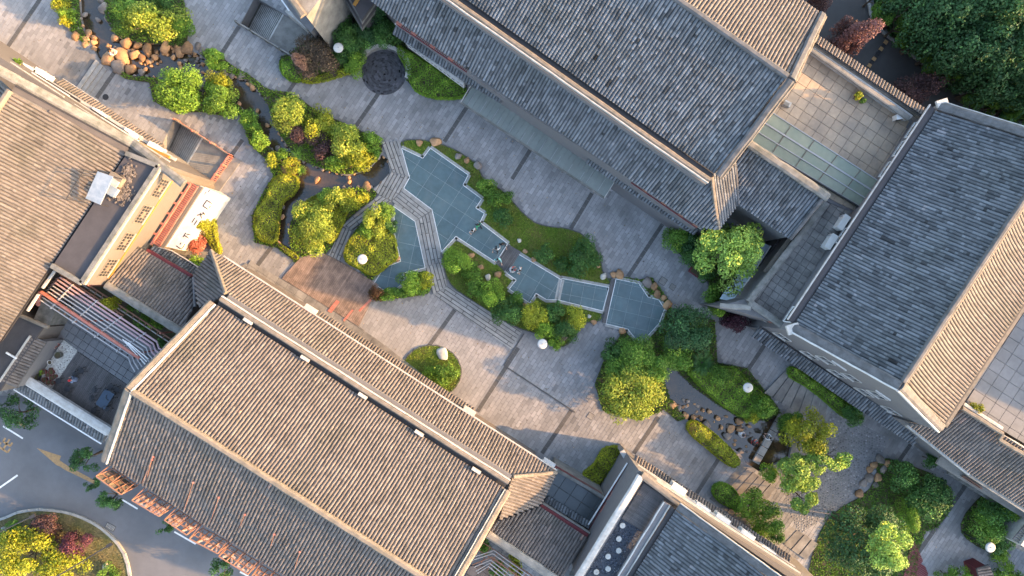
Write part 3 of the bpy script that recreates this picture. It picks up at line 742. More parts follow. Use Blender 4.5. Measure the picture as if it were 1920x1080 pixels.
BEDS = {
 1: [(98,-40),(146,-60),(150,30),(158,62),(172,85),(150,78),(125,50),(110,20)],
 2: [(192,-60),(335,-40),(354,40),(352,75),(345,90),(300,82),(260,80),(225,72),(210,55),(196,30)],
 3: [(215,130),(245,142),(290,146),(340,160),(385,175),(425,180),(452,200),(468,232),(498,268),(520,292),(540,318),(550,345),(535,370),(518,400),(515,440),(525,462),(545,482),(562,484),(555,492),(520,465),(478,455),(472,405),(498,352),(513,330),(500,300),(468,270),(458,238),(452,216),(420,218),(380,210),(330,212),(288,190),(280,155),(235,148)],
 4: [(370,95),(405,92),(432,122),(472,142),(503,170),(545,172),(600,212),(650,232),(717,266),(716,290),(690,318),(650,330),(600,315),(560,298),(530,262),(512,225),(500,190),(470,152),(440,143),(400,125)],
 5: [(545,470),(540,425),(560,390),(600,362),(650,352),(705,352),(708,368),(676,390),(641,423),(616,477),(590,480),(562,482)],
 6: [(735,380),(740,437),(751,490),(720,502),(701,532),(670,502),(640,488),(662,434),(694,406)],
 7: [(701,533),(718,545),(745,542),(757,530),(757,513),(797,504),(806,520),(810,548),(780,556),(740,560),(705,565),(692,553)],
 8: [(752,263),(795,262),(835,272),(870,290),(898,310),(903,335),(925,345),(950,365),(985,405),(1012,424),(1078,429),(1115,460),(1130,500),(1130,520),(1152,524),(1142,538),(1053,523),(973,476),(952,457),(900,417),(908,400),(892,390),(903,373),(868,347),(878,328),(807,278),(793,297),(753,278)],
 9: [(829,472),(855,443),(930,492),(950,512),(968,525),(955,542),(993,568),(1005,550),(1025,562),(1045,562),(1130,584),(1128,600),(1110,607),(1098,600),(1078,632),(1060,652),(1035,648),(1010,625),(985,620),(950,605),(880,560),(840,533),(831,490)],
 11: [(522,108),(545,100),(600,60),(620,10),(740,10),(765,100),(880,165),(860,183),(812,182),(763,162),(757,110),(740,90),(700,85),(680,105),(678,130),(640,140),(590,152),(555,154),(527,140)],
 12: [(1252,420),(1290,440),(1335,440),(1420,400),(1440,440),(1400,560),(1390,600),(1350,600),(1335,570),(1325,515),(1290,490),(1258,462)],
 13: [(1155,516),(1198,524),(1222,520),(1252,560),(1262,585),(1340,600),(1345,680),(1400,690),(1458,762),(1462,775),(1440,788),(1395,790),(1340,755),(1300,725),(1275,700),(1255,672),(1232,665),(1255,745),(1285,785),(1270,790),(1245,768),(1200,788),(1130,770),(1115,720),(1130,680),(1165,625),(1177,619),(1193,638),(1207,638),(1235,607),(1246,579),(1235,562),(1215,557),(1198,532),(1155,523)],
 15: [(1640,862),(1672,858),(1765,895),(1792,930),(1765,985),(1725,1000),(1712,1140),(1500,1140),(1530,1010),(1560,960),(1625,925),(1645,890)],
 16: [(1838,928),(1858,925),(1915,975),(1890,1040),(1840,1030),(1803,1005),(1800,975)],
}
CIRC = [(809 + 56 * math.cos(a) , 697 + 50 * math.sin(a)) for a in np.linspace(0, 6.283, 33)[:-1]]
ROADA = [(-100,690),(0,742),(60,742),(200,830),(760,1190),(-100,1190)]
ROADB = [(1480,-80),(1640,-80),(1627,0),(1632,30),(1653,60),(1700,97),(1740,130),(1790,167),(1833,200),(1870,220),(1930,240),(2050,260),(2050,420),(1700,260),(1480,80)]
ISLAND = [(-60,990),(0,975),(50,953),(127,957),(187,983),(232,1026),(247,1078),(250,1180),(-60,1180)]
sheet('ground', [(-300, -300), (300, -300), (300, 300), (-300, 300)], [], -1.6, M_earth, kind='structure')
big = w2([(-420,-360),(2340,-360),(2340,1440),(-420,1440)])
HOLES = [w2(S1), w2(S2), w2(S3)] + [w2(g) for g in (G1, G2, G3a, G3b, G4, U1, U2)]
# shrink shared edge of the two middle pools a little so the loops stay apart
HOLES[6] = [(p[0] + .03, p[1]) for p in HOLES[6]]
plaza = structure('plaza_pavement')
sheet('paving_bed', big, HOLES, 0.0, M_slab, plaza, skirt=1.3)
for nm, pl, zz in (('stream_bed', S1, -.62), ('stream_bed', S2, -.62), ('stream_bed', S3, -.8)):
    q = w2(pl); sheet(nm, [(p[0], p[1]) for p in q], [], zz, M_bed, kind='structure')
for pl, zz in ((S1, -.30), (S2, -.34), (S3, -.5)): sheet('stream_water', w2(pl), [], zz, M_water, kind='structure')
asph = structure('road'); sheet('asphalt', w2(ROADA), [], .006, M_asph, asph)
asph2 = structure('side_road'); sheet('asphalt', w2(ROADB), [], .006, M_asphd, asph2)
PAVW = w2([(-60,-60),(1560,-60),(1700,230),(1400,600),(1990,900),(1990,1150),(300,1150),(-60,720)])
HB = [w2(p) for p in (S1, S2, S3, G1, G2, G3a, G3b, G4, U1, U2, ROADA, ROADB)] + [w2(p) for p in BEDS.values()]
# places hidden below buildings carry no pavers
HB += [w2(p) for p in ([(-60,140),(30,150),(330,310),(200,530),(-60,560)], [(420,530),(900,840),(960,930),(860,1150),(480,1150),(270,820)], [(700,-60),(1500,-60),(1480,120),(1330,370),(760,60)], [(1240,1000),(1440,1150),(1150,1150)])]
# --- pavers: staggered stones, long side up the picture to the right; nearest 300 to the sunlit court are separate stones
def paving():
    ang = math.radians(56.8); sx, sy, gap = .62, .31, .012
    ca, sa = math.cos(ang), math.sin(ang); rr = np.random.RandomState(5)
    I, Jj = np.meshgrid(np.arange(-95, 96), np.arange(-190, 191)); I = I.ravel(); Jj = Jj.ravel()
    U = (I + (Jj * .37) % 1.0) * sx; V = Jj * sy; X = U * ca - V * sa; Y = U * sa + V * ca
    k = in_poly(X, Y, PAVW)
    for d1 in (-.28, .28):
        for d2 in (-.13, .13):
            XX = X + d1 * ca - d2 * sa; YY = Y + d1 * sa + d2 * ca
            for h in HB: k &= ~in_poly(XX, YY, h)
    X, Y = X[k], Y[k]; c0 = P(790, 640); o = np.argsort(np.hypot(X - c0.x, Y - c0.y)); X, Y = X[o], Y[o]
    n = len(X); dz = rr.uniform(-.003, .004, n); hx, hy = (sx - gap) / 2, (sy - gap) / 2
    q = np.array([(-1, -1), (1, -1), (1, 1), (-1, 1)])
    one = MB().hexa([(hx * a, hy * b, -.012) for a, b in q], [((hx - .008) * a, (hy - .008) * b, .004) for a, b in q]).mesh('paving_stone'); one.materials.append(M_pave1)
    for i in range(300):
        ob = bpy.data.objects.new('paving_stone', one); COL.objects.link(ob); ob.parent = plaza; ob.location = (X[i], Y[i], .010 + dz[i]); ob.rotation_euler = (0, 0, ang)
    X, Y, dz = X[300:], Y[300:], dz[300:]; n = len(X)
    bx = np.concatenate([q * [hx, hy], q * [hx - .008, hy - .008]]); bz = np.array([-.004] * 4 + [.014] * 4)
    VX = X[:, None] + bx[None, :, 0] * ca - bx[None, :, 1] * sa; VY = Y[:, None] + bx[None, :, 0] * sa + bx[None, :, 1] * ca
    VZ = np.repeat(bz[None], n, 0) + dz[:, None]
    f = np.array([(4, 5, 6, 7), (0, 1, 5, 4), (1, 2, 6, 5), (2, 3, 7, 6), (3, 0, 4, 7)])
    F = (np.arange(n)[:, None, None] * 8 + f[None]).reshape(-1, 4)
    t = rr.normal(0, .45, n); me = mesh_np(np.stack([VX, VY, VZ], -1).reshape(-1, 3), F, np.repeat(t, 5), name='paving_stones')
    o = link('paving_stone', me, plaza, M_pave); o['kind'] = 'stuff'
paving()
# --- dark stone bands across the court
BANDS = [((0,110),(85,-16)),((181,184),(217,132)),((412,106),(448,50)),((537,178),(556,150)),((667,237),(712,172)),((833,266),(877,198)),((960,336),(995,280)),((1070,429),(1110,362)),((1177,519),(1249,410)),((482,499),(515,455)),((803,650),(855,578)),((895,772),(972,652)),((1016,850),(1072,768)),((1188,850),(1235,782)),((1306,925),(1352,853)),((1398,700),(1442,634)),((1722,1036),(1812,908)),((1680,872),(1712,826)),((428,300),(455,262))]
for a, b in BANDS:
    A, B = P(*a), P(*b); L = (B - A).length; k = max(1, int(L / .62)); d = (B - A) / k; w = Vector((-d.y, d.x, 0)).normalized() * .17
    for i in range(k):
        p, q = A + d * (i + .01), A + d * (i + .99)
        mb = MB()
        mb.hexa([p - w + Vector((0, 0, .012)), q - w + Vector((0, 0, .012)), q + w + Vector((0, 0, .012)), p + w + Vector((0, 0, .012))][::-1],
                [p - w + Vector((0, 0, .024)), q - w + Vector((0, 0, .024)), q + w + Vector((0, 0, .024)), p + w + Vector((0, 0, .024))][::-1])
        mb.build('dark_band_stone', M_band, plaza)
# --- beds of soil and turf
for k, pl in BEDS.items():
    q = w2(smooth_poly(pl, 1)) if k not in (3, 13) else w2(pl)
    m = M_lawn if k in (8, 9) else M_soil
    o = sheet('garden_bed', q, [], .045 + k * .0007, m, skirt=.05, kind='structure')
    if k in (1, 2, 3, 4, 5, 6, 7, 9, 8, 11, 12, 13, 15, 16):
        g = blades(q, 'lawn_grass' if k in (8, 9) else 'ground_cover', L_blade if k in (8, 9) else (L_hedge if k in (3, 4, 5, 6, 7) else L_mid), dens=330 if k in (8, 9) else 130, h=.07 if k in (8, 9) else .12, z=.05, seed=k, wide=.045 if k in (8, 9) else .09)
isl = w2(CIRC); sheet('grass_island', isl, [], .06, M_lawn, skirt=.06, kind='structure'); blades(isl, 'lawn_grass', L_blade, dens=330, h=.07, z=.06, seed=40, wide=.045)
rb = w2(smooth_poly(ISLAND, 1)); sheet('verge_island', rb, [], .13, M_dry, skirt=.13, kind='structure'); blades(rb, 'verge_grass', LM('dry_grass', (.15, .13, .06), (.10, .11, .04)), dens=130, h=.07, z=.13, seed=41, wide=.05)
# --- kerb stones round the islands
def kerbs(poly, name, label, closed=True, h=.15, w=.18, gap=.02, L=.9, z=0.0, material=None, offs=0.0):
    cx = sum(p[0] for p in poly) / len(poly); cy = sum(p[1] for p in poly) / len(poly)
    t = thing(name, (poly[0][0], poly[0][1], z), label, 'kerb')
    pts = [Vector((p[0], p[1], z)) for p in poly]; n = len(pts); ps = []
    for i in range(n if closed else n - 1):
        a, b = pts[i], pts[(i + 1) % n]; k = max(1, int((b - a).length / L))
        for j in range(k): ps.append((a.lerp(b, j / k), a.lerp(b, (j + 1) / k)))
    for a, b in ps:
        d = (b - a).normalized() * gap / 2; MB().bar(a + d + Vector((0, 0, h / 2)), b - d + Vector((0, 0, h / 2)), w, h).build('kerb_stone', material or M_kerb, t)
def resample(poly, step):
    out = []; n = len(poly)
    tot = 0; a = poly[0]; out.append(a); acc = 0
    for i in range(n):
        p, q = Vector(poly[i][:2]), Vector(poly[(i + 1) % n][:2]); L = (q - p).length; s = step - acc
        while s < L: v = p.lerp(q, s / L); out.append((v.x, v.y)); s += step
        acc = (acc + L) % step if L else acc
    return out
kerbs(resample(rb, .95), 'island_kerb', 'pale concrete kerb curving round the verge island at the lower left', h=.20, w=.22)
kerbs(resample(isl, .7), 'grass_island_kerb', 'thin dark stone edging round the half moon grass island', h=.09, w=.10, material=M_band)
kb = w2([(1622,-60),(1627,0),(1632,30),(1653,60),(1700,97),(1740,130),(1790,167),(1833,200),(1870,220),(1930,240),(2050,260)])
kerbs(kb, 'road_kerb', 'pale kerb between the side road and the dark wood', closed=False, h=.16, w=.22)
for k, lab in ((8, 'thin stone edging round the long lawn above the glass pools'), (9, 'thin stone edging round the planted bed below the glass pools'), (12, 'thin stone edging round the bed under the ginkgo tree')):
    kerbs(resample(w2(smooth_poly(BEDS[k], 1)), .8), 'bed_edging', lab, h=.08, w=.09, material=M_band)

# --- granite plank walkway
walk = thing('plank_walkway', P(780, 430), 'grey granite plank walkway zigzagging over the stream and between the glass pools', 'walkway')
def ang_px(dx, dy): return math.atan2(-dy, dx)
for pl, a in (([(716,266),(748,263),(768,331),(733,322)], (22,62)), ([(733,323),(768,332),(757,354),(734,376),(711,365),(700,356)], (-20,36)),
              ([(710,366),(733,377),(693,405),(661,432),(643,423),(680,390)], (-60,47)), ([(643,424),(660,433),(637,489),(616,478)], (-24,56)),
              ([(758,354),(811,394),(780,413),(735,377)], (48,38)), ([(780,414),(811,395),(828,490),(797,500)], (18,90)),
              ([(797,501),(828,491),(838,535),(813,552)], (13,48)), ([(813,553),(839,536),(979,622),(958,655)], (143,97))):
    q = w2(pl, .12); grid_pieces(walk, q, ang_px(*a), 2.3, .30, .06, .02, .13, M_plank, 'stone_plank', jit=.01, minarea=.05, stag=.4)
    sheet('walkway_base', w2([(sum(p[0] for p in pl) / len(pl) + (p[0] - sum(p[0] for p in pl) / len(pl)) * .97, sum(p[1] for p in pl) / len(pl) + (p[1] - sum(p[1] for p in pl) / len(pl)) * .97) for p in pl], .1), [], .02 + .001 * rnd.random(), M_band, walk, skirt=.35)

M_joint = mat('glazing_joint', (.24, .29, .30), .6, .3, 5)
# --- glass covered pools
def pool(pl, name, label, ang, s, off=(0, 0), zf=-.55, kerb=True, stones=()):
    q = w2(pl, .10); t = thing(name, (q[0][0], q[0][1], 0), label, 'glass floor')
    sheet('pool_floor', w2(pl), [], zf, M_glassd, t)
    k = len(q); grid_pieces(t, q, ang, s[0], s[1], .035, .085, .10, M_glass, 'glass_pane', off=off, minarea=.04)
    mb = MB(); kb_ = MB(); wf = MB()
    cc = Vector((sum(p[0] for p in q) / k, sum(p[1] for p in q) / k, 0)); sg = 1 if area(q) > 0 else -1
    for i in range(k):
        a, b = Vector((*q[i], .11)), Vector((*q[(i + 1) % k], .11)); d = (b - a).normalized(); nx = Vector((d.y, -d.x, 0)) * sg
        mb.bar(a - d * .02, b + d * .02, .05, .05)
        if kerb: 
            o = nx * .14 - Vector((0, 0, .055)); MB().bar(a + o - d * .05, b + o + d * .05, .20, .10).build('pool_edging', M_kerb, t)
    mb.build('white_frame', M_fwhite, t)
    # joints: thin pale glazing bars
    ca, sa = math.cos(ang), math.sin(ang); inv = [(p[0] * ca + p[1] * sa, -p[0] * sa + p[1] * ca) for p in q]
    jb = MB()
    for ax in (0, 1):
        lo = min(p[ax] for p in inv); hi = max(p[ax] for p in inv); i = math.ceil((lo - off[ax]) / s[ax])
        while i * s[ax] + off[ax] < hi:
            x = i * s[ax] + off[ax]; ts = []
            for m in range(k):
                a, b = inv[m], inv[(m + 1) % k]
                if (a[ax] - x) * (b[ax] - x) < 0: ts.append(a[1 - ax] + (b[1 - ax] - a[1 - ax]) * (x - a[ax]) / (b[ax] - a[ax]))
            ts.sort()
            for u, v in zip(ts[0::2], ts[1::2]):
                A = (x, u) if ax == 0 else (u, x); B = (x, v) if ax == 0 else (v, x)
                w_ = lambda p: Vector((p[0] * ca - p[1] * sa, p[0] * sa + p[1] * ca, .104))
                if abs(v - u) > .1: jb.bar(w_(A), w_(B), .024, .010)
            i += 1
    jb.build('glazing_bar', M_joint, t)
    for i, (x, y, r) in enumerate(stones): boulder(x, y, r, M_rockw, None, z=zf + .12, parent=t, name='sunken_stone', flat=.6)
    return t
A33 = ang_px(.84, .545)
pool(G1, 'glass_covered_pool', 'largest stepped teal glass floor, right of the zigzag plank walkway', A33, (1.42, 1.30), off=(.3, .5), stones=[(905,447,7),(868,430,5),(800,330,6)])
pool(G2, 'glass_covered_pool', 'narrow teal glass floor tucked inside the bend of the plank walkway', ang_px(1, .22), (1.5, 1.55), off=(.1, .2), stones=[(773,455,6),(748,411,5)])
pool(G3a, 'glass_covered_pool', 'diagonal teal glass floor just right of the short wooden bridge', ang_px(.84, .50), (1.35, 1.35), off=(.4, .2), stones=[(985,488,5)])
pool(G3b, 'glass_covered_pool', 'straight four-bay teal glass strip left of the thin wooden crossing', ang_px(89, 17), (.98, 1.02), off=(.1, .33))
pool(G4, 'glass_covered_pool', 'many-sided teal glass floor with pale stones showing through at the right end', ang_px(86, 20), (1.08, 1.15), off=(.2, .2), stones=[(1160,561,8),(1165,580,8),(1148,592,8),(1161,600,8),(1189,605,6),(1191,580,5),(1216,590,7)])
def deck(pl, name, label, ang, wb, mt, board='deck_board', z=.14, L=2.4, cat='deck', maxn=300):
    q = w2(pl, z); t = thing(name, (q[0][0], q[0][1], 0), label, cat)
    grid_pieces(t, q, ang, L, wb, .015, z - .04, z, mt, board, stag=.43, jit=.003, minarea=.02, maxn=maxn, order=lambda c: (c[0][0] + c[0][1]) % 1)
    sheet('deck_joists', q, [], z - .05, M_dark, t, skirt=z - .06)
    return t
deck([(953,458),(977,472),(952,511),(930,492)], 'wooden_bridge', 'short dark timber bridge crossing between two glass floors', ang_px(.54, -.84), .14, M_woodg, cat='bridge')
deck([(1146,521),(1154,523),(1136,607),(1129,604)], 'wooden_crossing', 'thin timber crossing left of the many-sided glass floor', ang_px(17, -84), .12, M_woodg, cat='bridge')
dk = deck([(563,483),(600,472),(636,489),(710,534),(697,563),(672,612),(528,522)], 'timber_deck', 'brown plank deck beside the long tiled hall, partly in sun', ang_px(.55, -.84), .15, M_wood, maxn=300)
for pl, lb in (([(614,583),(631,562),(637,566),(621,587)], 'faded red painted strip on the brown deck, leftmost'), ([(643,600),(660,580),(663,582),(646,603)], 'faded red painted strip on the brown deck, lowest'), ([(672,582),(694,560),(697,563),(675,585)], 'faded red painted strip on the brown deck, rightmost')):
    q = w2(pl, .14); o = MB().prism(q, .146, .156).build('red_floor_strip', M_red); tag(o, lb, 'mat')
# flagstone ledge along the big hall, and a lower terrace step
lg = structure('flagstone_ledge')
grid_pieces(lg, w2([(470,488),(484,499),(534,527),(667,607),(886,772),(1012,862),(1046,890),(1030,910),(880,810),(640,640),(450,500)], .10), A33, .95, .62, .02, .0, .10, M_terrw, 'flagstone', maxn=300, minarea=.1)
# broad shallow steps of the courts
def steps(pl_top, pl_bot, n, name, label, h=.05, mt=M_kerb):
    """slabs laid side by side between two lines of pixels"""
    t = structure(name)
    a0, a1 = pl_top; b0, b1 = pl_bot
    for i in range(n):
        u, v = i / n, (i + .88) / n
        q = [(a0[0] + (a1[0] - a0[0]) * u, a0[1] + (a1[1] - a0[1]) * u), (a0[0] + (a1[0] - a0[0]) * v, a0[1] + (a1[1] - a0[1]) * v), (b0[0] + (b1[0] - b0[0]) * v, b0[1] + (b1[1] - b0[1]) * v), (b0[0] + (b1[0] - b0[0]) * u, b0[1] + (b1[1] - b0[1]) * u)]
        MB().prism(w2(q), .0, .028 + h * i).build('step_slab', mt, t)
    return t
steps(((207,138),(181,112)), ((172,187),(144,165)), 4, 'shallow_steps', 'a', mt=M_plank)
steps(((1560,700),(1475,690)), ((1545,800),(1430,735)), 7, 'court_steps', 'b', h=.02, mt=M_terrw)
steps(((1390,870),(1455,915)), ((1330,935),(1395,985)), 6, 'court_steps', 'c', h=.02, mt=M_terrw)
steps(((1480,985),(1535,1020)), ((1455,1010),(1512,1050)), 4, 'court_steps', 'd', h=.03, mt=M_terrw)
# raised corner of the court with a straight edge
r_ = structure('raised_court'); q = w2([(978,622),(945,660),(1078,775),(1120,790),(1130,680),(1165,625),(1100,600),(1070,650),(1010,640)])
edge = MB()
edge.bar(P(945, 685, .04), P(1078, 773, .04), .10, .10); edge.bar(P(983, 625, .04), P(945, 685, .04), .08, .08); edge.build('court_edge', M_band, r_)
# dark cobbled court at the right
cob = structure('cobbled_court'); CB = w2([(1560,770),(1668,822),(1640,880),(1580,950),(1500,1000),(1470,940),(1520,860),(1545,800)])
sheet('cobble_bed', CB, [], .018, M_slab, cob)
cc = []
rr = np.random.RandomState(3); x0, x1 = min(p[0] for p in CB), max(p[0] for p in CB); y0, y1 = min(p[1] for p in CB), max(p[1] for p in CB)
mb = MB()
for i in range(int((x1 - x0) / .22)):
    for j in range(int((y1 - y0) / .22)):
        x, y = x0 + i * .22 + rr.uniform(-.05, .05), y0 + j * .22 + (i % 2) * .11 + rr.uniform(-.04, .04)
        if in_poly([x], [y], CB)[0]:
            r = rr.uniform(.06, .10); a = rr.uniform(0, 1.5); n = 5
            ring = [Vector((x + r * math.cos(a + 2 * math.pi * k / n), y + r * math.sin(a + 2 * math.pi * k / n), .018)) for k in range(n)]
            mb.add(ring + [Vector((x, y, .018 + r * .45))], [(k, (k + 1) % n, n) for k in range(n)], abs(rr.normal(0, 1.0)))
mat('cobble', (.105, .105, .11), .8, .3, 5, tint=.8)
o = mb.build('cobble', MAT['cobble'], cob, smooth=False); o['kind'] = 'stuff'
# round court of dark cobbles laid in rings
rc = thing('round_cobbled_court', P(720, 136), 'round court of dark cobbles laid in rings beside the hedge', 'round paving')
c0 = P(720, 136); MB().lathe(c0, [(1.92, 0), (1.92, .03), (0, .03)], 40).build('court_base', M_band, rc)
mb = MB(); r = .12; first = []
for ring in range(11):
    r0, r1 = .12 + ring * .163, .12 + ring * .163 + .14; n = max(6, int(2 * math.pi * r1 / .26)); ph = rnd.random()
    for k in range(n):
        a0 = 2 * math.pi * (k + ph) / n; a1 = 2 * math.pi * (k + .93 + ph) / n
        v = [c0 + Vector((math.cos(a) * rad, math.sin(a) * rad, zz)) for zz in (.03, .055) for rad, a in ((r0, a0), (r1, a0), (r1, a1), (r0, a1))]
        mb.hexa(v[:4], v[4:], rnd.gauss(0, .6))
o = mb.build('cobble', M_dbr, rc); o['kind'] = 'stuff'
aw = thing('curved_garden_wall', P(684, 127), 'low curved pale stone wall half round the cobbled court', 'garden wall')
for k in range(22):
    a0, a1 = math.radians(172 - k * 8.6), math.radians(172 - (k + 1) * 8.6 + .6)
    v = [c0 + Vector((math.cos(a) * rad, math.sin(a) * rad, zz)) for zz in (0, .55) for rad, a in ((1.98, a0), (1.98, a1), (2.22, a1), (2.22, a0))]
    MB().hexa(v[:4][::-1], v[4:][::-1]).build('wall_block', M_conc, aw)
for k in range(22):
    a0, a1 = math.radians(172 - k * 8.6), math.radians(172 - (k + 1) * 8.6)
    v = [c0 + Vector((math.cos(a) * rad, math.sin(a) * rad, zz)) for zz in (.555, .60) for rad, a in ((1.94, a0), (1.94, a1), (2.26 if k < 14 else 2.4, a1), (2.26 if k < 14 else 2.4, a0))]
    MB().hexa(v[:4][::-1], v[4:][::-1]).build('coping_stone', M_cap, aw)
# manhole covers and the drain
for x, y, s, lb, rz in ((1107,780,.55,'square tan manhole cover set in the sunlit paving',-.57),(1243,527,.62,'larger grey square manhole cover right of the boulders',-.57),(1261,538,.5,'smaller square manhole cover below its larger neighbour',-.57)):
    t = thing('manhole_cover', P(x, y), lb, 'manhole cover', rz=0); p = P(x, y, .02)
    MB().box(p, s, s, .03, rz).build('cover_frame', M_band, t); MB().box(p + Vector((0, 0, .01)), s * .86, s * .86, .03, rz).build('cover_plate', M_terrw, t)
    for k in (-1, 1): MB().box(p + Vector((math.cos(rz) * s * .3 * k, math.sin(rz) * s * .3 * k, .03)), .06, .03, .01, rz).build('lifting_slot', M_dark, t)
t = thing('road_drain', P(207, 988), 'dark slotted drain grate in the road by the island kerb', 'drain')
MB().box(P(207, 988, .02), .85, .5, .03, -.5).build('drain_frame', M_band, t)
for k in range(7): MB().box(P(207, 988, .037) + Matrix.Rotation(-.5, 3, 'Z') @ Vector((-.33 + k * .11, 0, 0)), .05, .42, .02, -.5).build('grate_bar', M_kerb, t)
t = thing('round_manhole', P(198, 182), 'small round dark manhole cover right of the shallow steps', 'manhole cover')
MB().lathe(P(198, 182, .015), [(.26, 0), (.26, .02), (0, .02)], 18).build('cover_plate', M_dark, t)
# road markings
def mark(pl, name, mt, label, grp=None):
    o = MB().prism(w2(pl), .008, .012).build(name, mt); return tag(o, label, 'road marking', grp)
def dash(a, b, w, lb, mt=M_wht):
    A, B = Vector(a), Vector(b); d = (B - A).normalized(); n = Vector((-d.y, d.x)) * w / 2
    mark([tuple(A - n), tuple(B - n), tuple(B + n), tuple(A + n)], 'lane_marking', mt, lb, 'white lane dashes')
dash((6,799),(43,822), 3, 'white lane dash just above the yellow road letters'); dash((-20,928),(33,891), 3.2, 'long white lane line at the left edge of the road')
dash((228,936),(258,954), 3, 'white lane dash below the first hanging sign frame'); dash((327,997),(367,1020), 3, 'white lane dash below the third hanging sign frame'); dash((450,1072),(500,1100), 3, 'white lane dash at the bottom edge below the hall')
mark([(69,840),(115,855),(112,862),(176,898),(172,904),(108,872),(108,873),(98,869)][:3] + [(112,863),(128,874),(182,903),(178,908),(122,881),(113,875),(106,872)], 'road_arrow', M_ylw, 'yellow painted arrow pointing up the road to the left')
t = thing('road_lettering', P(10, 832), 'yellow painted character on the road at the left edge', 'road marking')
def strokes(root, c, s, rz, segs, z, w, mt, name='painted_stroke'):
    for (x0, y0, x1, y1) in segs:
        R = Matrix.Rotation(rz, 3, 'Z'); a = c + R @ Vector((x0 * s, y0 * s, 0)); b = c + R @ Vector((x1 * s, y1 * s, 0)); a.z = b.z = z
        MB().bar(a, b, w, .005).build(name, mt, root)
# 出 laid on the asphalt, read from lower left
strokes(t, P(12, 833), .85, math.radians(-33), [(0,-.62,0,.62),(-.42,.06,-.42,.48),(.42,.06,.42,.48),(-.42,.06,.42,.06),(-.55,-.62,-.55,-.14),(.55,-.62,.55,-.14),(-.55,-.62,.55,-.62)], .012, .16, M_ylw)
t = thing('road_lettering', P(44, 800), 'short yellow painted bar on the road under the feathery tree', 'road marking'); strokes(t, P(40, 796), .6, math.radians(-33), [(-.6,0,.6,0)], .012, .2, M_ylw)
sb = thing('speed_bump', P(1647, 100), 'black and yellow rubber speed bump across the side road', 'speed bump')
a, b = P(1663, 76, .03), P(1628, 126, .03)
for k in range(8):
    MB().bar(a.lerp(b, k / 8 + .005), a.lerp(b, (k + .96) / 8), .32, .07).build('bump_segment', M_ylw if k in (0, 2, 5, 7) else M_dark, sb)

# ================================================================== BUILDINGS
def flat(v, z): return Vector((v.x, v.y, z))
def louvre(root, a, b, w, z, n, mt, name='railing', rail=True, slat=.05, h=.05, post=None):
    """strip of cross slats between two long rails, from pixel a to b"""
    A, B = P(a[0], a[1], z), P(b[0], b[1], z); d = (B - A).normalized(); x = Vector((-d.y, d.x, 0))
    mb = MB(); mb.bar(A + x * w / 2, B + x * w / 2, .07, .08); mb.bar(A - x * w / 2, B - x * w / 2, .07, .08); r = mb.build(name, mt, root)
    for i in range(n):
        p = A.lerp(B, (i + .5) / n); MB().bar(p + x * (w / 2 - .036), p - x * (w / 2 - .036), slat, h).build('slat', mt, r)
    if post:
        mb = MB()
        for i in range(post + 1): p = A.lerp(B, i / post); mb.box(p - Vector((0, 0, .5)), .07, .07, 1.0)
        mb.build('post', mt, r)
    return r
def balustrade(name, a, b, z, h, n, mt, label, posts=4, capm=None):
    A, B = P(a[0], a[1], z + h), P(b[0], b[1], z + h); A.z = B.z = z; t = thing(name, A, label, 'railing'); U = Vector((0, 0, 1))
    MB().bar(A + U * h, B + U * h, .10, .07).build('top_rail', capm or mt, t); MB().bar(A + U * .12, B + U * .12, .06, .05).build('bottom_rail', mt, t)
    for i in range(n): p = A.lerp(B, (i + .5) / n); MB().box(p + U * (h / 2 + .05), .045, .045, h - .16).build('baluster', mt, t)
    for i in range(posts): p = A.lerp(B, i / (posts - 1)); MB().box(p + U * (h / 2 + .03), .14, .14, h + .12).build('post', mt, t)
    return t
def window(root, a, b, u, z0, z1, w, nx, out, fr=M_fwhite, bars=True, ny=2, glow=None):
    """window on the wall whose plan line is A-B (world), at fraction u, standing proud on the side out"""
    d = (b - a); d.z = 0; L = d.length; d.normalize(); c = a + d * (L * u); zc = (z0 + z1) / 2
    c = Vector((c.x, c.y, zc)) + out * .03; h = z1 - z0; fw = .06 if bars else .035
    R = Matrix((d, out, Vector((0, 0, 1)))).transposed()
    f = MB()
    for s in (-1, 1): f.box(c + d * (s * w / 2), fw, .06, h + fw, R=R); f.box(c + Vector((0, 0, s * h / 2)), w - fw, .06, fw, R=R)
    fo = f.build('window', fr, root)
    MB().box(c - out * .01, w - .08, .03, h - .08, R=R).build('pane', M_pane, fo)
    bb = MB()
    if not bars: nx, ny = 2, 1
    for i in range(1, nx): bb.box(c + d * (w * (i / nx - .5)) + out * .02, .035, .04, h - .08, R=R)
    for i in range(1, ny): bb.box(c + Vector((0, 0, h * (i / ny - .5))) + out * .02, w - .08, .045, .03, R=R)
    bb.build('muntin', M_pipe if not bars else M_ridge, fo)
    if bars: MB().box(c + out * .03, w * .3, .04, h * .25, R=R).build('red_paper', M_red, fo)
    MB().box(c + out * .05 - Vector((0, 0, h / 2 + .06)), w + .12, .09, .035, R=R).build('sill', M_cap, fo)
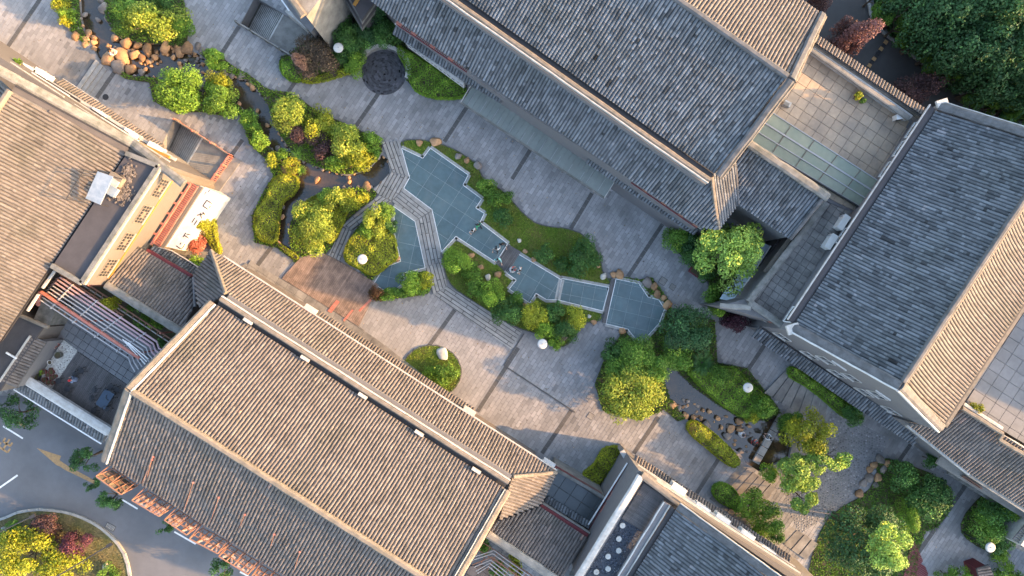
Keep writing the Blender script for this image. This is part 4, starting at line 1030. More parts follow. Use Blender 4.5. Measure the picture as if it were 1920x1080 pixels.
def ac(x, y, z, label, rz=-.57, s=1.0, sup=True):
    p = P(x, y, z + .5 * s); p.z = z; t = thing('air_conditioner', p, label, 'air conditioner', 'outdoor air conditioner units', rz=rz)
    def part(mb, n, m): o = bpy.data.objects.new(n, mb.mesh(n)); COL.objects.link(o); o.parent = t; o.data.materials.append(m); return o
    part(MB().box((0, 0, .33 * s), .92 * s, .36 * s, .62 * s), 'casing', M_ac)
    part(MB().box((0, 0, .652 * s), .96 * s, .40 * s, .02), 'top_panel', M_ac)
    gm = MB().tube((-.12 * s, -.18 * s, .33 * s), (-.12 * s, -.20 * s, .33 * s), .24 * s, n=14); part(gm, 'fan_grille', M_dark)
    part(MB().box((.36 * s, .19 * s, .3 * s), .12 * s, .04, .3 * s), 'valve_cover', M_pipe)
    part(MB().path([(.40 * s, .2, .2), (.5 * s, .26, .1), (.55 * s, .34, -.1)], .02, 5), 'coolant_pipe', M_dark)
    b = MB()
    for k in (-1, 1): b.box((.3 * k * s, .0, -.04), .05, .46 * s, .05)
    part(b, 'bracket', M_pipe)
    return t

# ---------------------------------------------------------------- the long hall, lower centre
A1, A2, A4 = P(405, 571, 9), P(946, 916, 9), P(203, 868, 9); A3 = A2 + A4 - A1
AU = (A2 - A1).normalized(); AN = Vector((-AU.y, AU.x, 0));  # to the upper right of the picture
ARl, ARr = (A1 + A4) / 2, (A2 + A3) / 2; ARl.z = ARr.z = 12.7
HA = thing('tiled_hall', flat((A1 + A3) / 2, 0), 'long grey tiled hall with a broad sunlit slope across the lower centre', 'hall')
MB().prism([A1 + AU * .3 + AN * 1.0, A2 + AN * 1.0, A3 + AN * .35, A4 + AU * .3 + AN * .35], 0, 8.7).build('wall', M_brick, HA)
gb = MB()
for a, r, c in ((A1, ARl, A4), (A2, ARr, A3)): 
    o = AU * (.15 if a is A1 else -.15); gb.add([flat(a, 8.6) + o, flat(c, 8.6) + o, r + o - Vector((0, 0, .15))], [(0, 1, 2)])
gb.build('gable', M_brick, HA)
tile_roof(HA, [A1, A2, ARr, ARl], M_tile, seed=1, mess=.002)
tile_roof(HA, [ARl, ARr, A3, A4], M_tile, seed=2, mess=.004, name='shaded_slope')
caps(HA, [ARl + Vector((0, 0, .10)), ARr + Vector((0, 0, .10))], .42, .22, M_ridge)
UP = Vector((0, 0, 1))
caps(HA, [A1 - AU * .30 + UP * .06, ARl - AU * .30 + UP * .14, A4 - AU * .30 + UP * .06], .52, .16, M_ridge, 'verge')
caps(HA, [A1 - AU * .02 + UP * .12, ARl - AU * .02 + UP * .22, A4 - AU * .02 + UP * .12], .13, .12, M_cap, 'verge_flashing')
caps(HA, [A2 + AU * .30 + UP * .06, ARr + AU * .30 + UP * .14, A3 + AU * .30 + UP * .06], .46, .18, M_ridge, 'verge')
caps(HA, [A2 + AU * .02 + UP * .12, ARr + AU * .02 + UP * .22], .07, .1, M_cap, 'verge_flashing')
MB().bar(A1 + AN * .2 - UP * .22, A2 + AN * .2 - UP * .22, .4, .06).build('gutter', M_dark, HA)
caps(HA, [A1 + AN * .56 + AU * .1 + UP * .10, A2 + AN * .56 + UP * .10], .36, .22, M_ridge, 'parapet', seg=1.2)
caps(HA, [A1 + AN * .77 + AU * .1 + UP * .12, A2 + AN * .77 + UP * .12], .09, .17, M_cap, 'parapet_flashing', seg=1.2)
for px, py in ((462, 607), (569, 677), (677, 747), (783, 817), (890, 887)):
    c = P(px, py, 9.25); MB().box(c + AN * .22, .70, .22, .2, math.atan2(AU.y, AU.x)).build('vent_block', M_cap, HA)
B1 = flat(A1 + AN * .95 + AU * .05, 8.5); B2 = flat(A2 + AN * .95 + AU * .1, 8.5)
EL, ER = P(397, 470, 6.3), P(1043, 885, 6.3)
tile_roof(HA, [B1, B2, ER, EL], M_tile, seed=3, mess=.002, name='lean_to_roof')
tile_roof(HA, [B1, EL, P(361, 517, 6.3), P(374, 577, 7.3)], M_tile, seed=4, name='hip_slope')
tile_roof(HA, [B2, ER, P(1014, 946, 6.2), P(935, 974, 7.9)], M_tile, seed=5, name='hip_slope')
caps(HA, [EL + UP * .08, B1 + UP * .12], .26, .16, M_ridge, 'hip_ridge'); caps(HA, [ER + UP * .08, B2 + UP * .12], .26, .16, M_ridge, 'hip_ridge')
caps(HA, [P(363, 520, 6.35), P(366, 575, 6.9)], .2, .12, M_ridged, 'valley')
e = EL.lerp(ER, .03); MB().bar(e + AN * .12 - UP * .12, ER + AN * .12 - UP * .12, .10, .14).build('gutter', M_cap, HA)
MB().bar(e + AN * .02 - UP * .25, ER + AN * .02 - UP * .25, .16, .2).build('eave_board', M_red, HA)
MB().prism([B1 + AU * .8, B2 - AU * .3, ER - AU * 1.2 - AN * .7, EL + AU * 1.2 - AN * .7], 0, 6.0).build('wall', M_cream, HA)
# low eave strip over the court
S0, S1_, = P(598, 588, 3.0), P(887, 763, 3.0)
for k, (a, b) in enumerate((((598, 590), (887, 772)),)):
    tile_roof(HA, [P(a[0] - 5, a[1] + 9, 3.5), P(b[0] - 5, b[1] + 9, 3.5), P(b[0] + 3, b[1] - 6, 3.0), P(a[0] + 3, a[1] - 6, 3.0)], M_tile, seed=6, name='low_eave')
for px, py in ((583, 580), (880, 771), (1029, 868)):
    MB().box(P(px, py, 3.7), 1.05, .42, .3, math.atan2(AU.y, AU.x)).build('vent_block', M_white, HA)
# ---------------------------------------------------------------- hall on the left with its flat roofed block
L1, L2 = P(236, 286, 8.8), P(33, 590, 8.8); LD = (L2 - L1) * 1.55; LT = P(20, 170, 12.3)
LU = (L2 - L1).normalized(); LW = Vector((LU.y, -LU.x, 0));
if LW.x > 0: LW = -LW          # away from the court (left, up)
HL = thing('tiled_hall', flat(L1 + LD * .4 + LW * 4, 0), 'sunlit grey tiled hall with a flat bitumen block at the left edge', 'hall')
tile_roof(HL, [LT, L1, L1 + LD, LT + LD], M_tile, seed=7, mess=.003)
tile_roof(HL, [LT, LT + LD, LT + LD + flat(LW, 0) * 6 - UP * 3.4, LT + flat(LW, 0) * 6 - UP * 3.4], M_tile, seed=8, name='shaded_slope')
caps(HL, [LT + UP * .05, LT + LD + UP * .05], .4, .2, M_ridge)
MB().bar(LT - LU * .22 - UP * .1, L1 - LU * .22 - UP * .05, .42, .08).build('gutter', M_bit, HL)
MB().bar(LT - LU * .5 + UP * .02, L1 - LU * .5 + UP * .05, .07, .16).build('gutter_edge', M_dark, HL)
caps(HL, [LT - LU * .85 - UP * .1 - (L1 - LT) * .25, LT - LU * .85 - UP * .1, L1 - LU * .85 - UP * .0, P(345, 345, 8.9)], .62, .18, M_concd, 'parapet', seg=1.0)
MB().bar(L1 + LW * .0 - UP * .12 , L1 + LD - UP * .12, .16, .12).build('gutter', M_dark, HL)
F = [P(238, 288, 9.0), P(299, 312, 9.0), P(155, 531, 9.0), P(99, 498, 9.0)]
ang = math.atan2(LU.y, LU.x)
wl0, wl1 = P(8, 114, 9.0), P(304, 306, 9.0)
MB().prism([wl0 - flat(LU, 0) * 0, wl1, F[1], F[2], F[3], F[3] + LW * 3.2, flat(L1 + LD * .7, 9) + LW * 2.4, flat(L1 + LD * .7, 9) + LW * 14, wl0 + LW * 9], 0, 8.55).build('wall', M_cream, HL)
MB().prism(F, 8.55, 9.0).build('flat_roof', M_bit, HL)
for a, b in ((F[1], F[2]), (F[2], F[3]), (F[0], F[1])):
    MB().bar(a + UP * .10, b + UP * .10, .34, .22).build('roof_kerb', M_concd, HL)
out = Vector((-LW.x, -LW.y, 0))
fa, fb = F[1] + out * .2, F[2] + out * .2
MB().bar(fa - UP * .02, fb - UP * .02, .10, .10).build('white_drip_edge', M_cap, HL)
MB().hexa([flat(F[1], 6.7), flat(F[2], 6.7), flat(fb, 6.7), flat(fa, 6.7)][::-1], [flat(F[1], 8.95), flat(F[2], 8.95), flat(fb, 8.95), flat(fa, 8.95)][::-1]).build('upper_wall', M_cream, HL)
for k, u in enumerate((.15, .38, .62, .85)): window(HL, flat(fa, 8), flat(fb, 8), u, 7.1, 8.2, 1.5, 6, out, M_ridge, ny=3)
g0, g1 = P(330, 327, 6.7), P(203, 522, 6.7)
MB().bar(g0, g1, .16, .14).build('ochre_gutter', M_ochre, HL); MB().bar(g1, P(161, 526, 6.7), .16, .14).build('ochre_gutter', M_ochre, HL); MB().bar(P(240, 258, 5.6), P(318, 295, 5.6), .2, .2).build('ochre_gutter', M_ochre, HL); MB().bar(P(262, 268, 6.3), g0, .12, .12).build('ochre_gutter', M_ochre, HL)
MB().bar(g0 + out * -.18 - UP * .01, g1 + out * -.18 - UP * .01, .14, .10).build('white_drip_edge', M_cap, HL)
MB().prism([flat(fa, 0), flat(g0, 0), flat(g1, 0), flat(fb, 0)], 0, 6.6).build('lower_wall', M_cream, HL)
# facade towards the court (upper side): ledges, low eave
MB().bar(P(60, 138, 6.0), P(318, 304, 6.0), .16, .10).build('string_course', M_cap, HL)
MB().bar(P(85, 148, 4.6), P(330, 300, 4.6), .22, .10).build('string_course', M_cap, HL)
for (x0, y0, x1, y1, z, w, m) in ((20, 117, 120, 182, 7.9, .10, M_cap), (140, 196, 290, 292, 7.9, .10, M_cap), (40, 128, 300, 296, 7.0, .16, M_ridge), (70, 140, 150, 190, 5.3, .12, M_dark), (170, 204, 240, 250, 5.3, .12, M_dark), (60, 136, 130, 180, 6.4, .08, M_white), (190, 220, 260, 264, 6.4, .08, M_white)):
    MB().bar(P(x0, y0, z), P(x1, y1, z), w, .12).build('facade_ledge', m, HL)
tile_roof(HL, [P(105, 157, 3.7), P(301, 281, 3.7), P(307, 272, 3.2), P(117, 148, 3.2)], M_tile, seed=9, name='low_eave')
MB().bar(P(118, 147, 3.2), P(185, 190, 3.2), .05, .05).build('eave_flashing', M_cap, HL)
MB().prism([P(0, 118, 4), P(108, 160, 3.6), P(302, 283, 3.6), P(360, 330, 3.6), P(330, 335, 3.6), P(240, 280, 3.6), P(20, 145, 3.6)], 0, 3.5).build('plinth_wall', M_conc, HL)
for k, (x, y, lb) in enumerate(((55, 131, 'air conditioner unit highest up on the left hall facade, nearest the small weeds'), (80, 139, 'air conditioner unit second from the top on the left hall facade'), (186, 214, 'air conditioner unit half way along the low eave of the left hall'), (247, 252, 'air conditioner unit near the lower end of the left hall facade'), (292, 277, 'air conditioner unit above the top of the sunken stair with red railings'))):
    ac(x, y, 4.0, lb, rz=-.57, s=1.25)
# roof clutter on the flat block
wt = thing('solar_panel_stand', P(188, 352, 9.0), 'tilted pale blue metal panel on a stand on the flat roof', 'roof panel')
q = [P(183, 321, 10.6), P(212, 331, 10.6), P(188, 384, 9.9), P(160, 372, 9.9)]
MB().hexa([v - UP * .06 for v in q][::-1], q[::-1]).build('panel', M_tin, wt)
for v in q: MB().tube(flat(v, 8.9 if v.x > -23.5 else 9.0), v - UP * .06, .03).build('leg', M_dark, wt)
tk = thing('water_tank', P(209, 358, 9.0), 'small white box tank beside the tilted roof panel', 'tank'); MB().box(P(208, 357, 9.45), .75, .6, .6, -.57).build('tank_body', M_white, tk); MB().box(P(208, 357, 9.78), .8, .66, .06, -.57).build('tank_lid', M_tin, tk); MB().tube(P(216, 362, 9.6), P(216, 370, 9.2), .05).build('tank_pipe', M_pipe, tk)
bx = thing('brick_hut', P(216, 342, 9.0), 'small tan masonry hut on the flat roof beside the rubble', 'hut'); MB().box(P(218, 337, 9.3), 1.0, .7, .5, -.57).build('hut_wall', M_ridge, bx); MB().box(P(214, 343, 9.6), .6, .5, .12, -.57).build('hut_roof', M_cap, bx)
an = thing('roof_antenna', P(150, 330, 10.2), 'dark spindly antenna frame lying out over the tiles left of the tilted panel', 'antenna')
for a, b in (((157, 320, 10.9), (124, 373, 10.9)), ((157, 320, 10.9), (183, 325, 10.2)), ((152, 328, 10.9), (180, 332, 10.2)), ((124, 373, 10.9), (165, 380, 10.0)), ((135, 368, 10.9), (168, 377, 10.0))): MB().tube(P(*a), P(*b), .035).build('antenna_rod', M_dark, an)
rr = np.random.RandomState(8); mb = MB(); dt = thing('roof_rubble', P(240, 350, 9.0), 'heap of broken tan tile rubble on the flat bitumen roof', 'rubble')
for i in range(420):
    if i < 200: x, y = rr.normal(240, 5), rr.normal(325, 9)
    else: x, y = rr.normal(230, 9), rr.normal(362, 9)
    mb.box(P(x, y, 9.03 + rr.uniform(0, .07)), rr.uniform(.05, .2), rr.uniform(.04, .14), rr.uniform(.02, .05), rr.uniform(0, 3), tint=rr.normal(0, .6))
o = mb.build('tile_fragment', M_deb, dt); o['kind'] = 'stuff'
# balcony strip with glass, red louvres and the white canopy board
bal = thing('glazed_balcony', P(320, 400, 3.8), 'narrow balcony with dark glass panes and red cross slats beside the white canopy', 'balcony')
a0, a1, b0, b1 = (342, 337), (265, 453), (357, 345), (283, 459)
for k in range(6):
    u, v = k / 6, (k + 1) / 6
    q = [(a0[0] + (a1[0] - a0[0]) * u, a0[1] + (a1[1] - a0[1]) * u), (b0[0] + (b1[0] - b0[0]) * u, b0[1] + (b1[1] - b0[1]) * u), (b0[0] + (b1[0] - b0[0]) * (v - .02), b0[1] + (b1[1] - b0[1]) * (v - .02)), (a0[0] + (a1[0] - a0[0]) * (v - .02), a0[1] + (a1[1] - a0[1]) * (v - .02))]
    MB().prism([P(x, y, 4.6) for x, y in q], 4.5, 4.6).build('roof_pane', M_glassd, bal); MB().bar(P(*q[0], 4.66), P(*q[1], 4.66), .14, .12).build('red_beam', M_red, bal)
MB().bar(P(*b0, 4.66), P(*b1, 4.66), .14, .14).build('red_beam', M_red, bal)
louvre(bal, (366, 346), (293, 460), .55, 4.3, 34, M_red, name='cross_slats', slat=.09); MB().bar(P(360, 345, 4.2), P(287, 459, 4.2), .9, .06).build('slat_floor', M_ridge, bal)
MB().prism([P(340, 335, 4.4), P(376, 350, 4.4), P(303, 464, 4.4), P(262, 452, 4.4)], 0, 4.0).build('wall', M_cream, bal)
cn = thing('white_canopy', P(360, 410, 3.6), 'bright white canopy board with large dark lettering, half hidden by the yellow and pink shrubs', 'canopy')
MB().prism([P(376, 348, 3.8), P(386, 352, 3.8), P(312, 463, 3.8), P(300, 459, 3.8)], 3.5, 3.8).build('canopy_edge', M_white, cn)
MB().prism([P(387, 352, 3.7), P(407, 362, 3.7), P(336, 468, 3.7), P(313, 463, 3.7)], 3.4, 3.7).build('canopy_board', M_white, cn)
MB().prism([P(384, 350, 3.1), P(404, 362, 3.1), P(332, 468, 3.1), P(305, 460, 3.1)], 0, 3.0).build('canopy_wall', M_white, cn)
dirc = (P(336, 468, 3.7) - P(407, 362, 3.7)); ac_ = math.atan2(dirc.y, dirc.x) + math.pi
glyph = [[(-.45,-.4,-.45,.4),(-.45,.4,.45,.4),(.45,.4,.45,-.4),(-.2,-.4,.1,-.4)], [(-.4,.4,.4,-.4),(-.4,-.4,.1,.2),(.2,-.4,.4,.0)], [(-.4,-.4,.4,-.4),(-.4,.0,.3,.0),(-.3,.4,.4,.4)], [(-.4,.3,.3,.3),(-.1,.3,-.1,-.4),(.2,.1,.4,-.4)], [(-.4,.4,-.4,-.4),(-.4,-.4,.4,-.4),(.0,.1,.3,.1)]]
for k, g in enumerate(glyph): 
    u = (.17, .34, .48, .72, .88)[k]; c = P(401 - 71 * u, 366 + 106 * u, 3.72); strokes(cn, c, .62, ac_, g, 3.715, .07, M_dark, 'letter_stroke')
for x, y in ((385, 362), (392, 358)): strokes(cn, P(x, y, 3.72), .3, ac_, [(-.4, 0, .4, 0)], 3.715, .05, M_dark, 'letter_stroke')
# roof between the left hall and the long hall
HM = thing('tiled_annex', P(280, 540, 0), 'small tiled roof wedged between the left hall and the long hall, half in shade', 'annex')
tile_roof(HM, PP([(259,463,5.5),(359,522,5.5),(364,570,6.15),(341,619,6.9),(203,532,6.9),(200,526,6.85)]), M_tile, seed=11, mess=.012)
caps(HM, PP([(199,534,6.95),(343,624,6.95)]), .6, .2, M_concd, 'parapet')
body(HM, [(259,465),(357,522),(362,568),(341,617),(203,530)], 5.4, 5.2, M_cream)
MB().bar(P(276, 470, 5.3), P(359, 519, 5.3), .34, .30).build('red_beam', M_redd, HM)
tile_roof(HM, PP([(278,468,4.5),(361,517,4.5),(371,500,4.0),(350,488,4.0),(320,471,4.0),(290,463,4.0)]), M_tile_shade, seed=12, name='low_eave')
MB().path(PP([(290,462,4.15),(322,470,4.15),(352,488,4.15),(372,501,4.15)]), .05, 5).build('cable', M_cap, HM)
# roof on the other side, lower right of the long hall
HC = thing('tiled_annex', P(1010, 1010, 0), 'shaded tiled roof with broken patches right of the long hall at the bottom', 'annex')
tile_roof(HC, PP([(928,980,6.9),(1011,950,5.6),(1102,1009,5.6),(1050,1092,6.9),(919,1000,6.9)]), M_tile, seed=13, mess=.010)
caps(HC, PP([(915,1001,7.0),(1052,1092,7.0)]), .6, .2, M_conc, 'parapet')
body(HC, [(930,978),(1011,952),(1100,1009),(1048,1090),(921,1002)], 5.4, 5.2, M_brick)
MB().bar(P(1013, 948, 5.3), P(1101, 1004, 5.3), .36, .34).build('red_beam', M_redd, HC)
MB().bar(P(1018, 943, 5.2), P(1106, 999, 5.2), .12, .3).build('eave_board', M_conc, HC)
tile_roof(HC, PP([(1021,942,4.6),(1104,992,4.6),(1110,981,4.2),(1027,931,4.2)]), M_tile_shade, seed=14, name='low_eave')
GT = thing('glass_roof_terrace', P(1075, 930, 0), 'flat dark glass panelled roof terrace between the tiled hip and the red railing', 'terrace')
grid_pieces(GT, [(v.x, v.y) for v in PP([(1046,885,4.1),(1132,934,4.1),(1104,984,4.1),(1018,938,4.1)])], A33, 1.05, 1.05, .04, 4.0, 4.1, M_glassd, 'dark_panel', off=(.2, .3))
body(GT, [(1044,880),(1135,933),(1106,988),(1014,940)], 4.05, 3.97, M_conc)
MB().bar(P(1044, 881, 4.15), P(1133, 932, 4.15), .22, .3).build('terrace_kerb', M_concd, GT)
MB().bar(P(1040, 874, 3.6), P(1128, 926, 3.6), .10, .5).build('dark_red_fascia', M_redd, GT)
# pergola with pipes at the bottom between the halls
PB = thing('pipe_pergola', P(920, 1050, 0), 'bundle of white pipes on an orange pergola at the bottom edge between two roofs', 'pergola')
for i in range(6):
    MB().path(PP([(880 + i * 3, 1047 + i * 6 - (i % 2) * 2, 5.2), (926 - i * 2, 1032 + i * 6, 5.2), (1010 - i * 7, 1092 + i * 4, 5.2)]), .045, 6).build('pipe', M_pipe if i != 2 else M_orange, PB)
for i in range(7): barpx(mb := MB(), (905 + i * 14, 1018 + i * 9, 4.9), (885 + i * 14, 1052 + i * 9, 4.9), .06, .08); mb.build('orange_rafter', M_orange, PB)
for k in range(2): barpx(mb := MB(), (895 + 12 * k, 1030 - 12 * k, 4.95), (1000 + 10 * k, 1098 - 10 * k, 4.95), .06, .06); mb.build('orange_rail', M_orange, PB)
grid_pieces(PB, [(v.x, v.y) for v in PP([(880,1062,.1),(905,1060,.1),(935,1090,.1),(900,1100,.1),(870,1090,.1)])], A33, .9, .9, .03, .02, .1, M_wood, 'brown_slab')

# ---------------------------------------------------------------- big hall at the top
T1 = P(1340, 325, 10.5); TU = (P(960, 58, 10.5) - T1).normalized(); TR = P(1475, 145, 14.0); T2 = Vector((2 * TR.x - T1.x, 2 * TR.y - T1.y, 10.5))
TN = Vector((TU.y, -TU.x, 0)); TN = TN if TN.y < 0 else -TN        # towards the court
HT = thing('tiled_hall', flat(TR + TU * 12, 0), 'largest dark tiled hall along the top edge, its far slope lit orange', 'hall')
tile_roof(HT, [T1, T1 + TU * 34, TR + TU * 34, TR], M_tile_shade, seed=21)
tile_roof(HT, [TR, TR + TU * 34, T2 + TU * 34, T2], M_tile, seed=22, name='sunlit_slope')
caps(HT, [TR + UP * .08, TR + TU * 34 + UP * .08], .42, .24, M_ridged)
caps(HT, [T1 - TU * .3 + UP * .05, TR - TU * .3 + UP * .1, T2 - TU * .3 + UP * .05], .5, .18, M_ridged, 'verge')
caps(HT, [T1 - TU * .62 - UP * .05, TR - TU * .62, T2 - TU * .62 - UP * .05], .14, .14, M_ridge, 'verge_edge')
MB().bar(T1 + TN * .28 - UP * .2, T1 + TU * 34 + TN * .28 - UP * .2, .5, .06).build('gutter', M_dark, HT)
caps(HT, [T1 + TN * .62 + UP * .05, T1 + TU * 34 + TN * .62 + UP * .05], .34, .2, M_ridge, 'parapet', seg=1.2)
caps(HT, [T1 + TN * .86 + UP * .06, T1 + TU * 34 + TN * .86 + UP * .06], .12, .16, M_cap, 'parapet_flashing', seg=1.2)
MB().prism([T1 + TN * .9, T1 + TN * .9 + TU * 34, T2 + TU * 34 - TN * .3, T2 - TN * .3], 0, 10.1).build('wall', M_brick, HT)
MB().add([flat(T1, 10) + TU * .1, flat(T2, 10) + TU * .1, TR + TU * .1 - UP * .15], [(0, 1, 2)]).build('gable', M_brick, HT)
tile_roof(HT, PP([(1334,331,9.9),(1205,241,9.9),(847,1,9.9),(760,-62,9.9),(640,-45,7.8),(703,6,7.8),(736,32,7.8),(883,135,7.8),(1313,427,7.8),(1347,428,7.75)]), M_tile_shade, seed=23, name='lower_slope', axis=(TN.x, TN.y, -.6))
tile_roof(HT, PP([(1334,331,9.9),(1377,290,9.2),(1385,383,7.7),(1347,428,7.75)]), M_tile_shade, seed=24, name='hip_slope', axis=P(1385, 383, 7.7).lerp(P(1347, 428, 7.75), .5) - P(1334, 331, 9.9).lerp(P(1377, 290, 9.2), .5))
tile_roof(HT, PP([(1377,290,9.2),(1391,267,9.5),(1543,371,9.5),(1481,448,7.7),(1385,383,7.7)]), M_tile_shade, seed=25, name='wing_slope')
caps(HT, PP([(1334,331,10.0),(1340,380,8.9),(1348,429,7.85)]), .24, .14, M_ridge, 'hip_ridge'); caps(HT, PP([(1377,289,9.2),(1381,335,8.5),(1385,384,7.75)]), .18, .10, M_ridged, 'valley')
caps(HT, PP([(1392,261,9.7),(1553,371,9.7)]), .62, .2, M_concd, 'parapet'); caps(HT, PP([(1543,372,9.6),(1482,448,7.8)]), .25, .14, M_ridged, 'verge')
body(HT, [(1334,335),(1390,262),(1548,370),(1480,444),(1385,380),(1346,424)], 7.6, 7.4, M_brick)
MB().prism([P(735, 25, 7.6), P(883, 128, 7.6), P(1316, 424, 7.6), P(1334, 335, 7.6), P(850, -30, 7.6), P(720, -90, 7.6)], 0, 7.4).build('wall', M_brick, HT)
MB().prism([P(700, -10, 4.6), P(750, 50, 4.6), P(1307, 430, 4.6), P(1320, 420, 4.6), P(900, 120, 4.6)], 0, 4.5).build('wall', M_cream, HT)
MB().bar(P(883, 138, 7.7) - UP * .1, P(1180, 331, 7.7) - UP * .1, .26, .16).build('gutter', M_ridged, HT)
louvre(HT, (746, 41), (878, 131), .42, 6.6, 46, M_redd, 'railing', slat=.05); louvre(HT, (1186, 338), (1309, 423), .42, 6.6, 44, M_redd, 'railing', slat=.05)
for x, y in ((749, 43), (777, 61), (812, 85), (846, 109), (1210, 355), (1246, 379), (1278, 401), (1305, 420)): MB().box(P(x, y, 6.72), .42, .32, .16, -.6).build('bracket', M_red if x < 1200 else M_orange, HT)
tile_roof(HT, PP([(742,46,5.0),(946,178,5.0),(939,193,4.4),(868,152,4.4),(736,62,4.4)]), M_tile_shade, seed=26, name='low_eave'); caps(HT, PP([(741,44,5.15),(947,177,5.15)]), .12, .1, M_cap, 'eave_flashing')
tile_roof(HT, PP([(1104,294,5.0),(1312,430,5.0),(1302,441,4.4),(1098,304,4.4)]), M_tile_shade, seed=27, name='low_eave'); caps(HT, PP([(1103,290,5.15),(1315,429,5.15)]), .12, .1, M_cap, 'eave_flashing')
MB().box(P(1180, 330, 5.6), .8, .5, .3, -.6).build('vent_block', M_cap, HT); MB().box(P(884, 133, 5.6), .6, .5, .4, -.6).build('vent_block', M_cap, HT)
# white signboards under the eaves
def signboard(a, b, z0, z1, label, segsets, sc, n, mt=M_white, tc=M_dark):
    A, B = P(a[0], a[1], z1), P(b[0], b[1], z1); d = flat(B - A, 0).normalized(); o = Vector((d.y, -d.x, 0)); o = o if o.y < 0 else -o
    t = thing('signboard', flat(A, z0), label, 'sign'); mb = MB(); mb.bar(flat(A, (z0 + z1) / 2), flat(B, (z0 + z1) / 2), .10, z1 - z0); mb.build('board', mt, t)
    MB().bar(flat(A, z1 + .03), flat(B, z1 + .03), .26, .05).build('board_cap', M_cap, t)
    L = (flat(B, 0) - flat(A, 0)).length
    for i in range(n):
        c = flat(A, (z0 + z1) / 2) + d * (L * (i + .6) / n) + o * .06
        for (x0, y0, x1, y1) in segsets[i % len(segsets)]:
            p = c + d * (x0 * sc) + UP * (y0 * sc); q = c + d * (x1 * sc) + UP * (y1 * sc); MB().bar(p, q, .03, .075, up=UP if abs(x1 - x0) > abs(y1 - y0) else d).build('brush_stroke', tc, t)
    return t
cal = [[(-.4,.3,.4,.3),(0,.5,0,-.5),(-.35,-.1,-.45,-.4),(.3,-.1,.45,-.4)], [(-.4,.4,-.4,-.4),(-.4,.4,.4,.4),(.4,.4,.4,-.4),(-.2,0,.2,0)], [(-.5,0,.5,0),(0,.5,-.45,-.5),(.05,0,.45,-.5)], [(-.4,.35,.4,.35),(-.5,-.4,.5,-.4),(0,.35,0,-.4),(0,0,.3,0)]]
signboard((948, 183), (1103, 290), 2.9, 3.95, 'white signboard with black brush lettering under the eave above the green glass canopy', cal, .42, 8)
signboard((763, 80), (869, 158), 2.9, 3.9, 'white signboard with small dark marks above the clipped hedge', [[(-.3, .1, .3, .1)], [(-.3, .0, .1, .0), (.2, .2, .2, -.2)], [(-.1, .2, .3, .2)]], .45, 13)
# greenish glass canopy along the court
CG = thing('glass_canopy', P(1000, 270, 0), 'long dusty green glass canopy along the court below the top hall', 'canopy')
cg = [(v.x, v.y) for v in PP([(864,191,3.3),(883,160,3.3),(948,190,3.3),(1104,296,3.3),(1152,341,3.3),(1133,370,3.3)])]
grid_pieces(CG, cg, A33, .46, 4.0, .02, 3.22, 3.28, M_glassg, 'canopy_pane', off=(0, 1.0))
MB().bar(P(864, 192, 3.3) - UP * .06, P(1133, 371, 3.3) - UP * .06, .14, .16).build('front_beam', M_concd, CG); MB().bar(P(1133, 371, 3.3), P(1152, 341, 3.3), .06, .08).build('end_bar', M_cap, CG); MB().bar(P(864, 192, 3.3), P(883, 160, 3.3), .06, .08).build('end_bar', M_cap, CG)
for i in range(9): u = i / 8; p = P(868 + 262 * u, 196 + 172 * u, 0); MB().tube(p + Vector((.5, .7, 0)), p + Vector((.5, .7, 3.2)), .06).build('post', M_dark, CG)
for i in range(25):
    if i % 5 in (0, 1, 3): u = i / 24; MB().bar(P(866 + 266 * u, 189 + 176 * u, 3.31), P(866 + 266 * u + 8 + 6 * (i % 2), 189 + 176 * u - 13 - 9 * (i % 2), 3.31), .025, .02).build('glazing_strip', M_pipe, CG)
MB().prism([P(900, 160, .5), P(1130, 315, .5), P(1120, 330, .5), P(890, 178, .5)], 0, .05).build('canopy_step', M_band, CG)

# ---------------------------------------------------------------- upper right terrace with its glass roof
TT = thing('roof_terrace', P(1560, 240, 0), 'square tiled roof terrace in the upper right with a glass roof over its lower side', 'terrace')
ter = [(v.x, v.y) for v in PP([(1517,97,6.2),(1707,229,6.2),(1608,398,6.2),(1556,372,6.2),(1396,266,6.2),(1440,206,6.2)])]
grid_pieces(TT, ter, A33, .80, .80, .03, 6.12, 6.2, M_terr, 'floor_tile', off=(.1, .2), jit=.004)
body(TT, [(1512,92),(1712,226),(1612,405),(1552,378),(1392,270),(1438,200)], 6.15, 6.13, M_brick)
caps(TT, PP([(1521,93,7.0),(1704,222,7.0)]), .38, .1, M_conc, 'parapet', seg=1.0); MB().bar(P(1521, 93, 6.6), P(1704, 222, 6.6), .3, .8).build('parapet_wall', M_cap, TT)
MB().bar(P(1527, 83, 6.9), P(1728, 219, 6.9), .5, .3).build('ledge', M_ridge, TT)
tile_roof(TT, PP([(1524,78,7.3),(1735,221,7.3),(1743,211,6.95),(1532,66,6.95)]), M_tile, seed=31, name='coping_tiles', tl=.12)
gr = thing('glass_roof', P(1530, 300, 6.3), 'pale green glass roof with long metal bars over the lower edge of the terrace', 'glass roof')
gq = PP([(1441,207,6.85),(1657,346,6.85),(1620,392,6.6),(1404,262,6.6)])
for i in range(5):
    for j in range(3):
        u0, u1, v0, v1 = i / 5 + .003, (i + 1) / 5 - .003, j / 3 + .01, (j + 1) / 3 - .01
        f = lambda u, v: (gq[0].lerp(gq[1], u)).lerp(gq[3].lerp(gq[2], u), v)
        q = [f(u0, v1), f(u1, v1), f(u1, v0), f(u0, v0)]; MB().hexa([v - UP * .03 for v in q], q).build('glass_pane', M_glassc, gr)
for v in (0, .36, .68, 1): MB().bar(f(0, v) + UP * .03, f(1, v) + UP * .03, .10 if v == .36 else .06, .08).build('long_bar', M_pipe, gr)
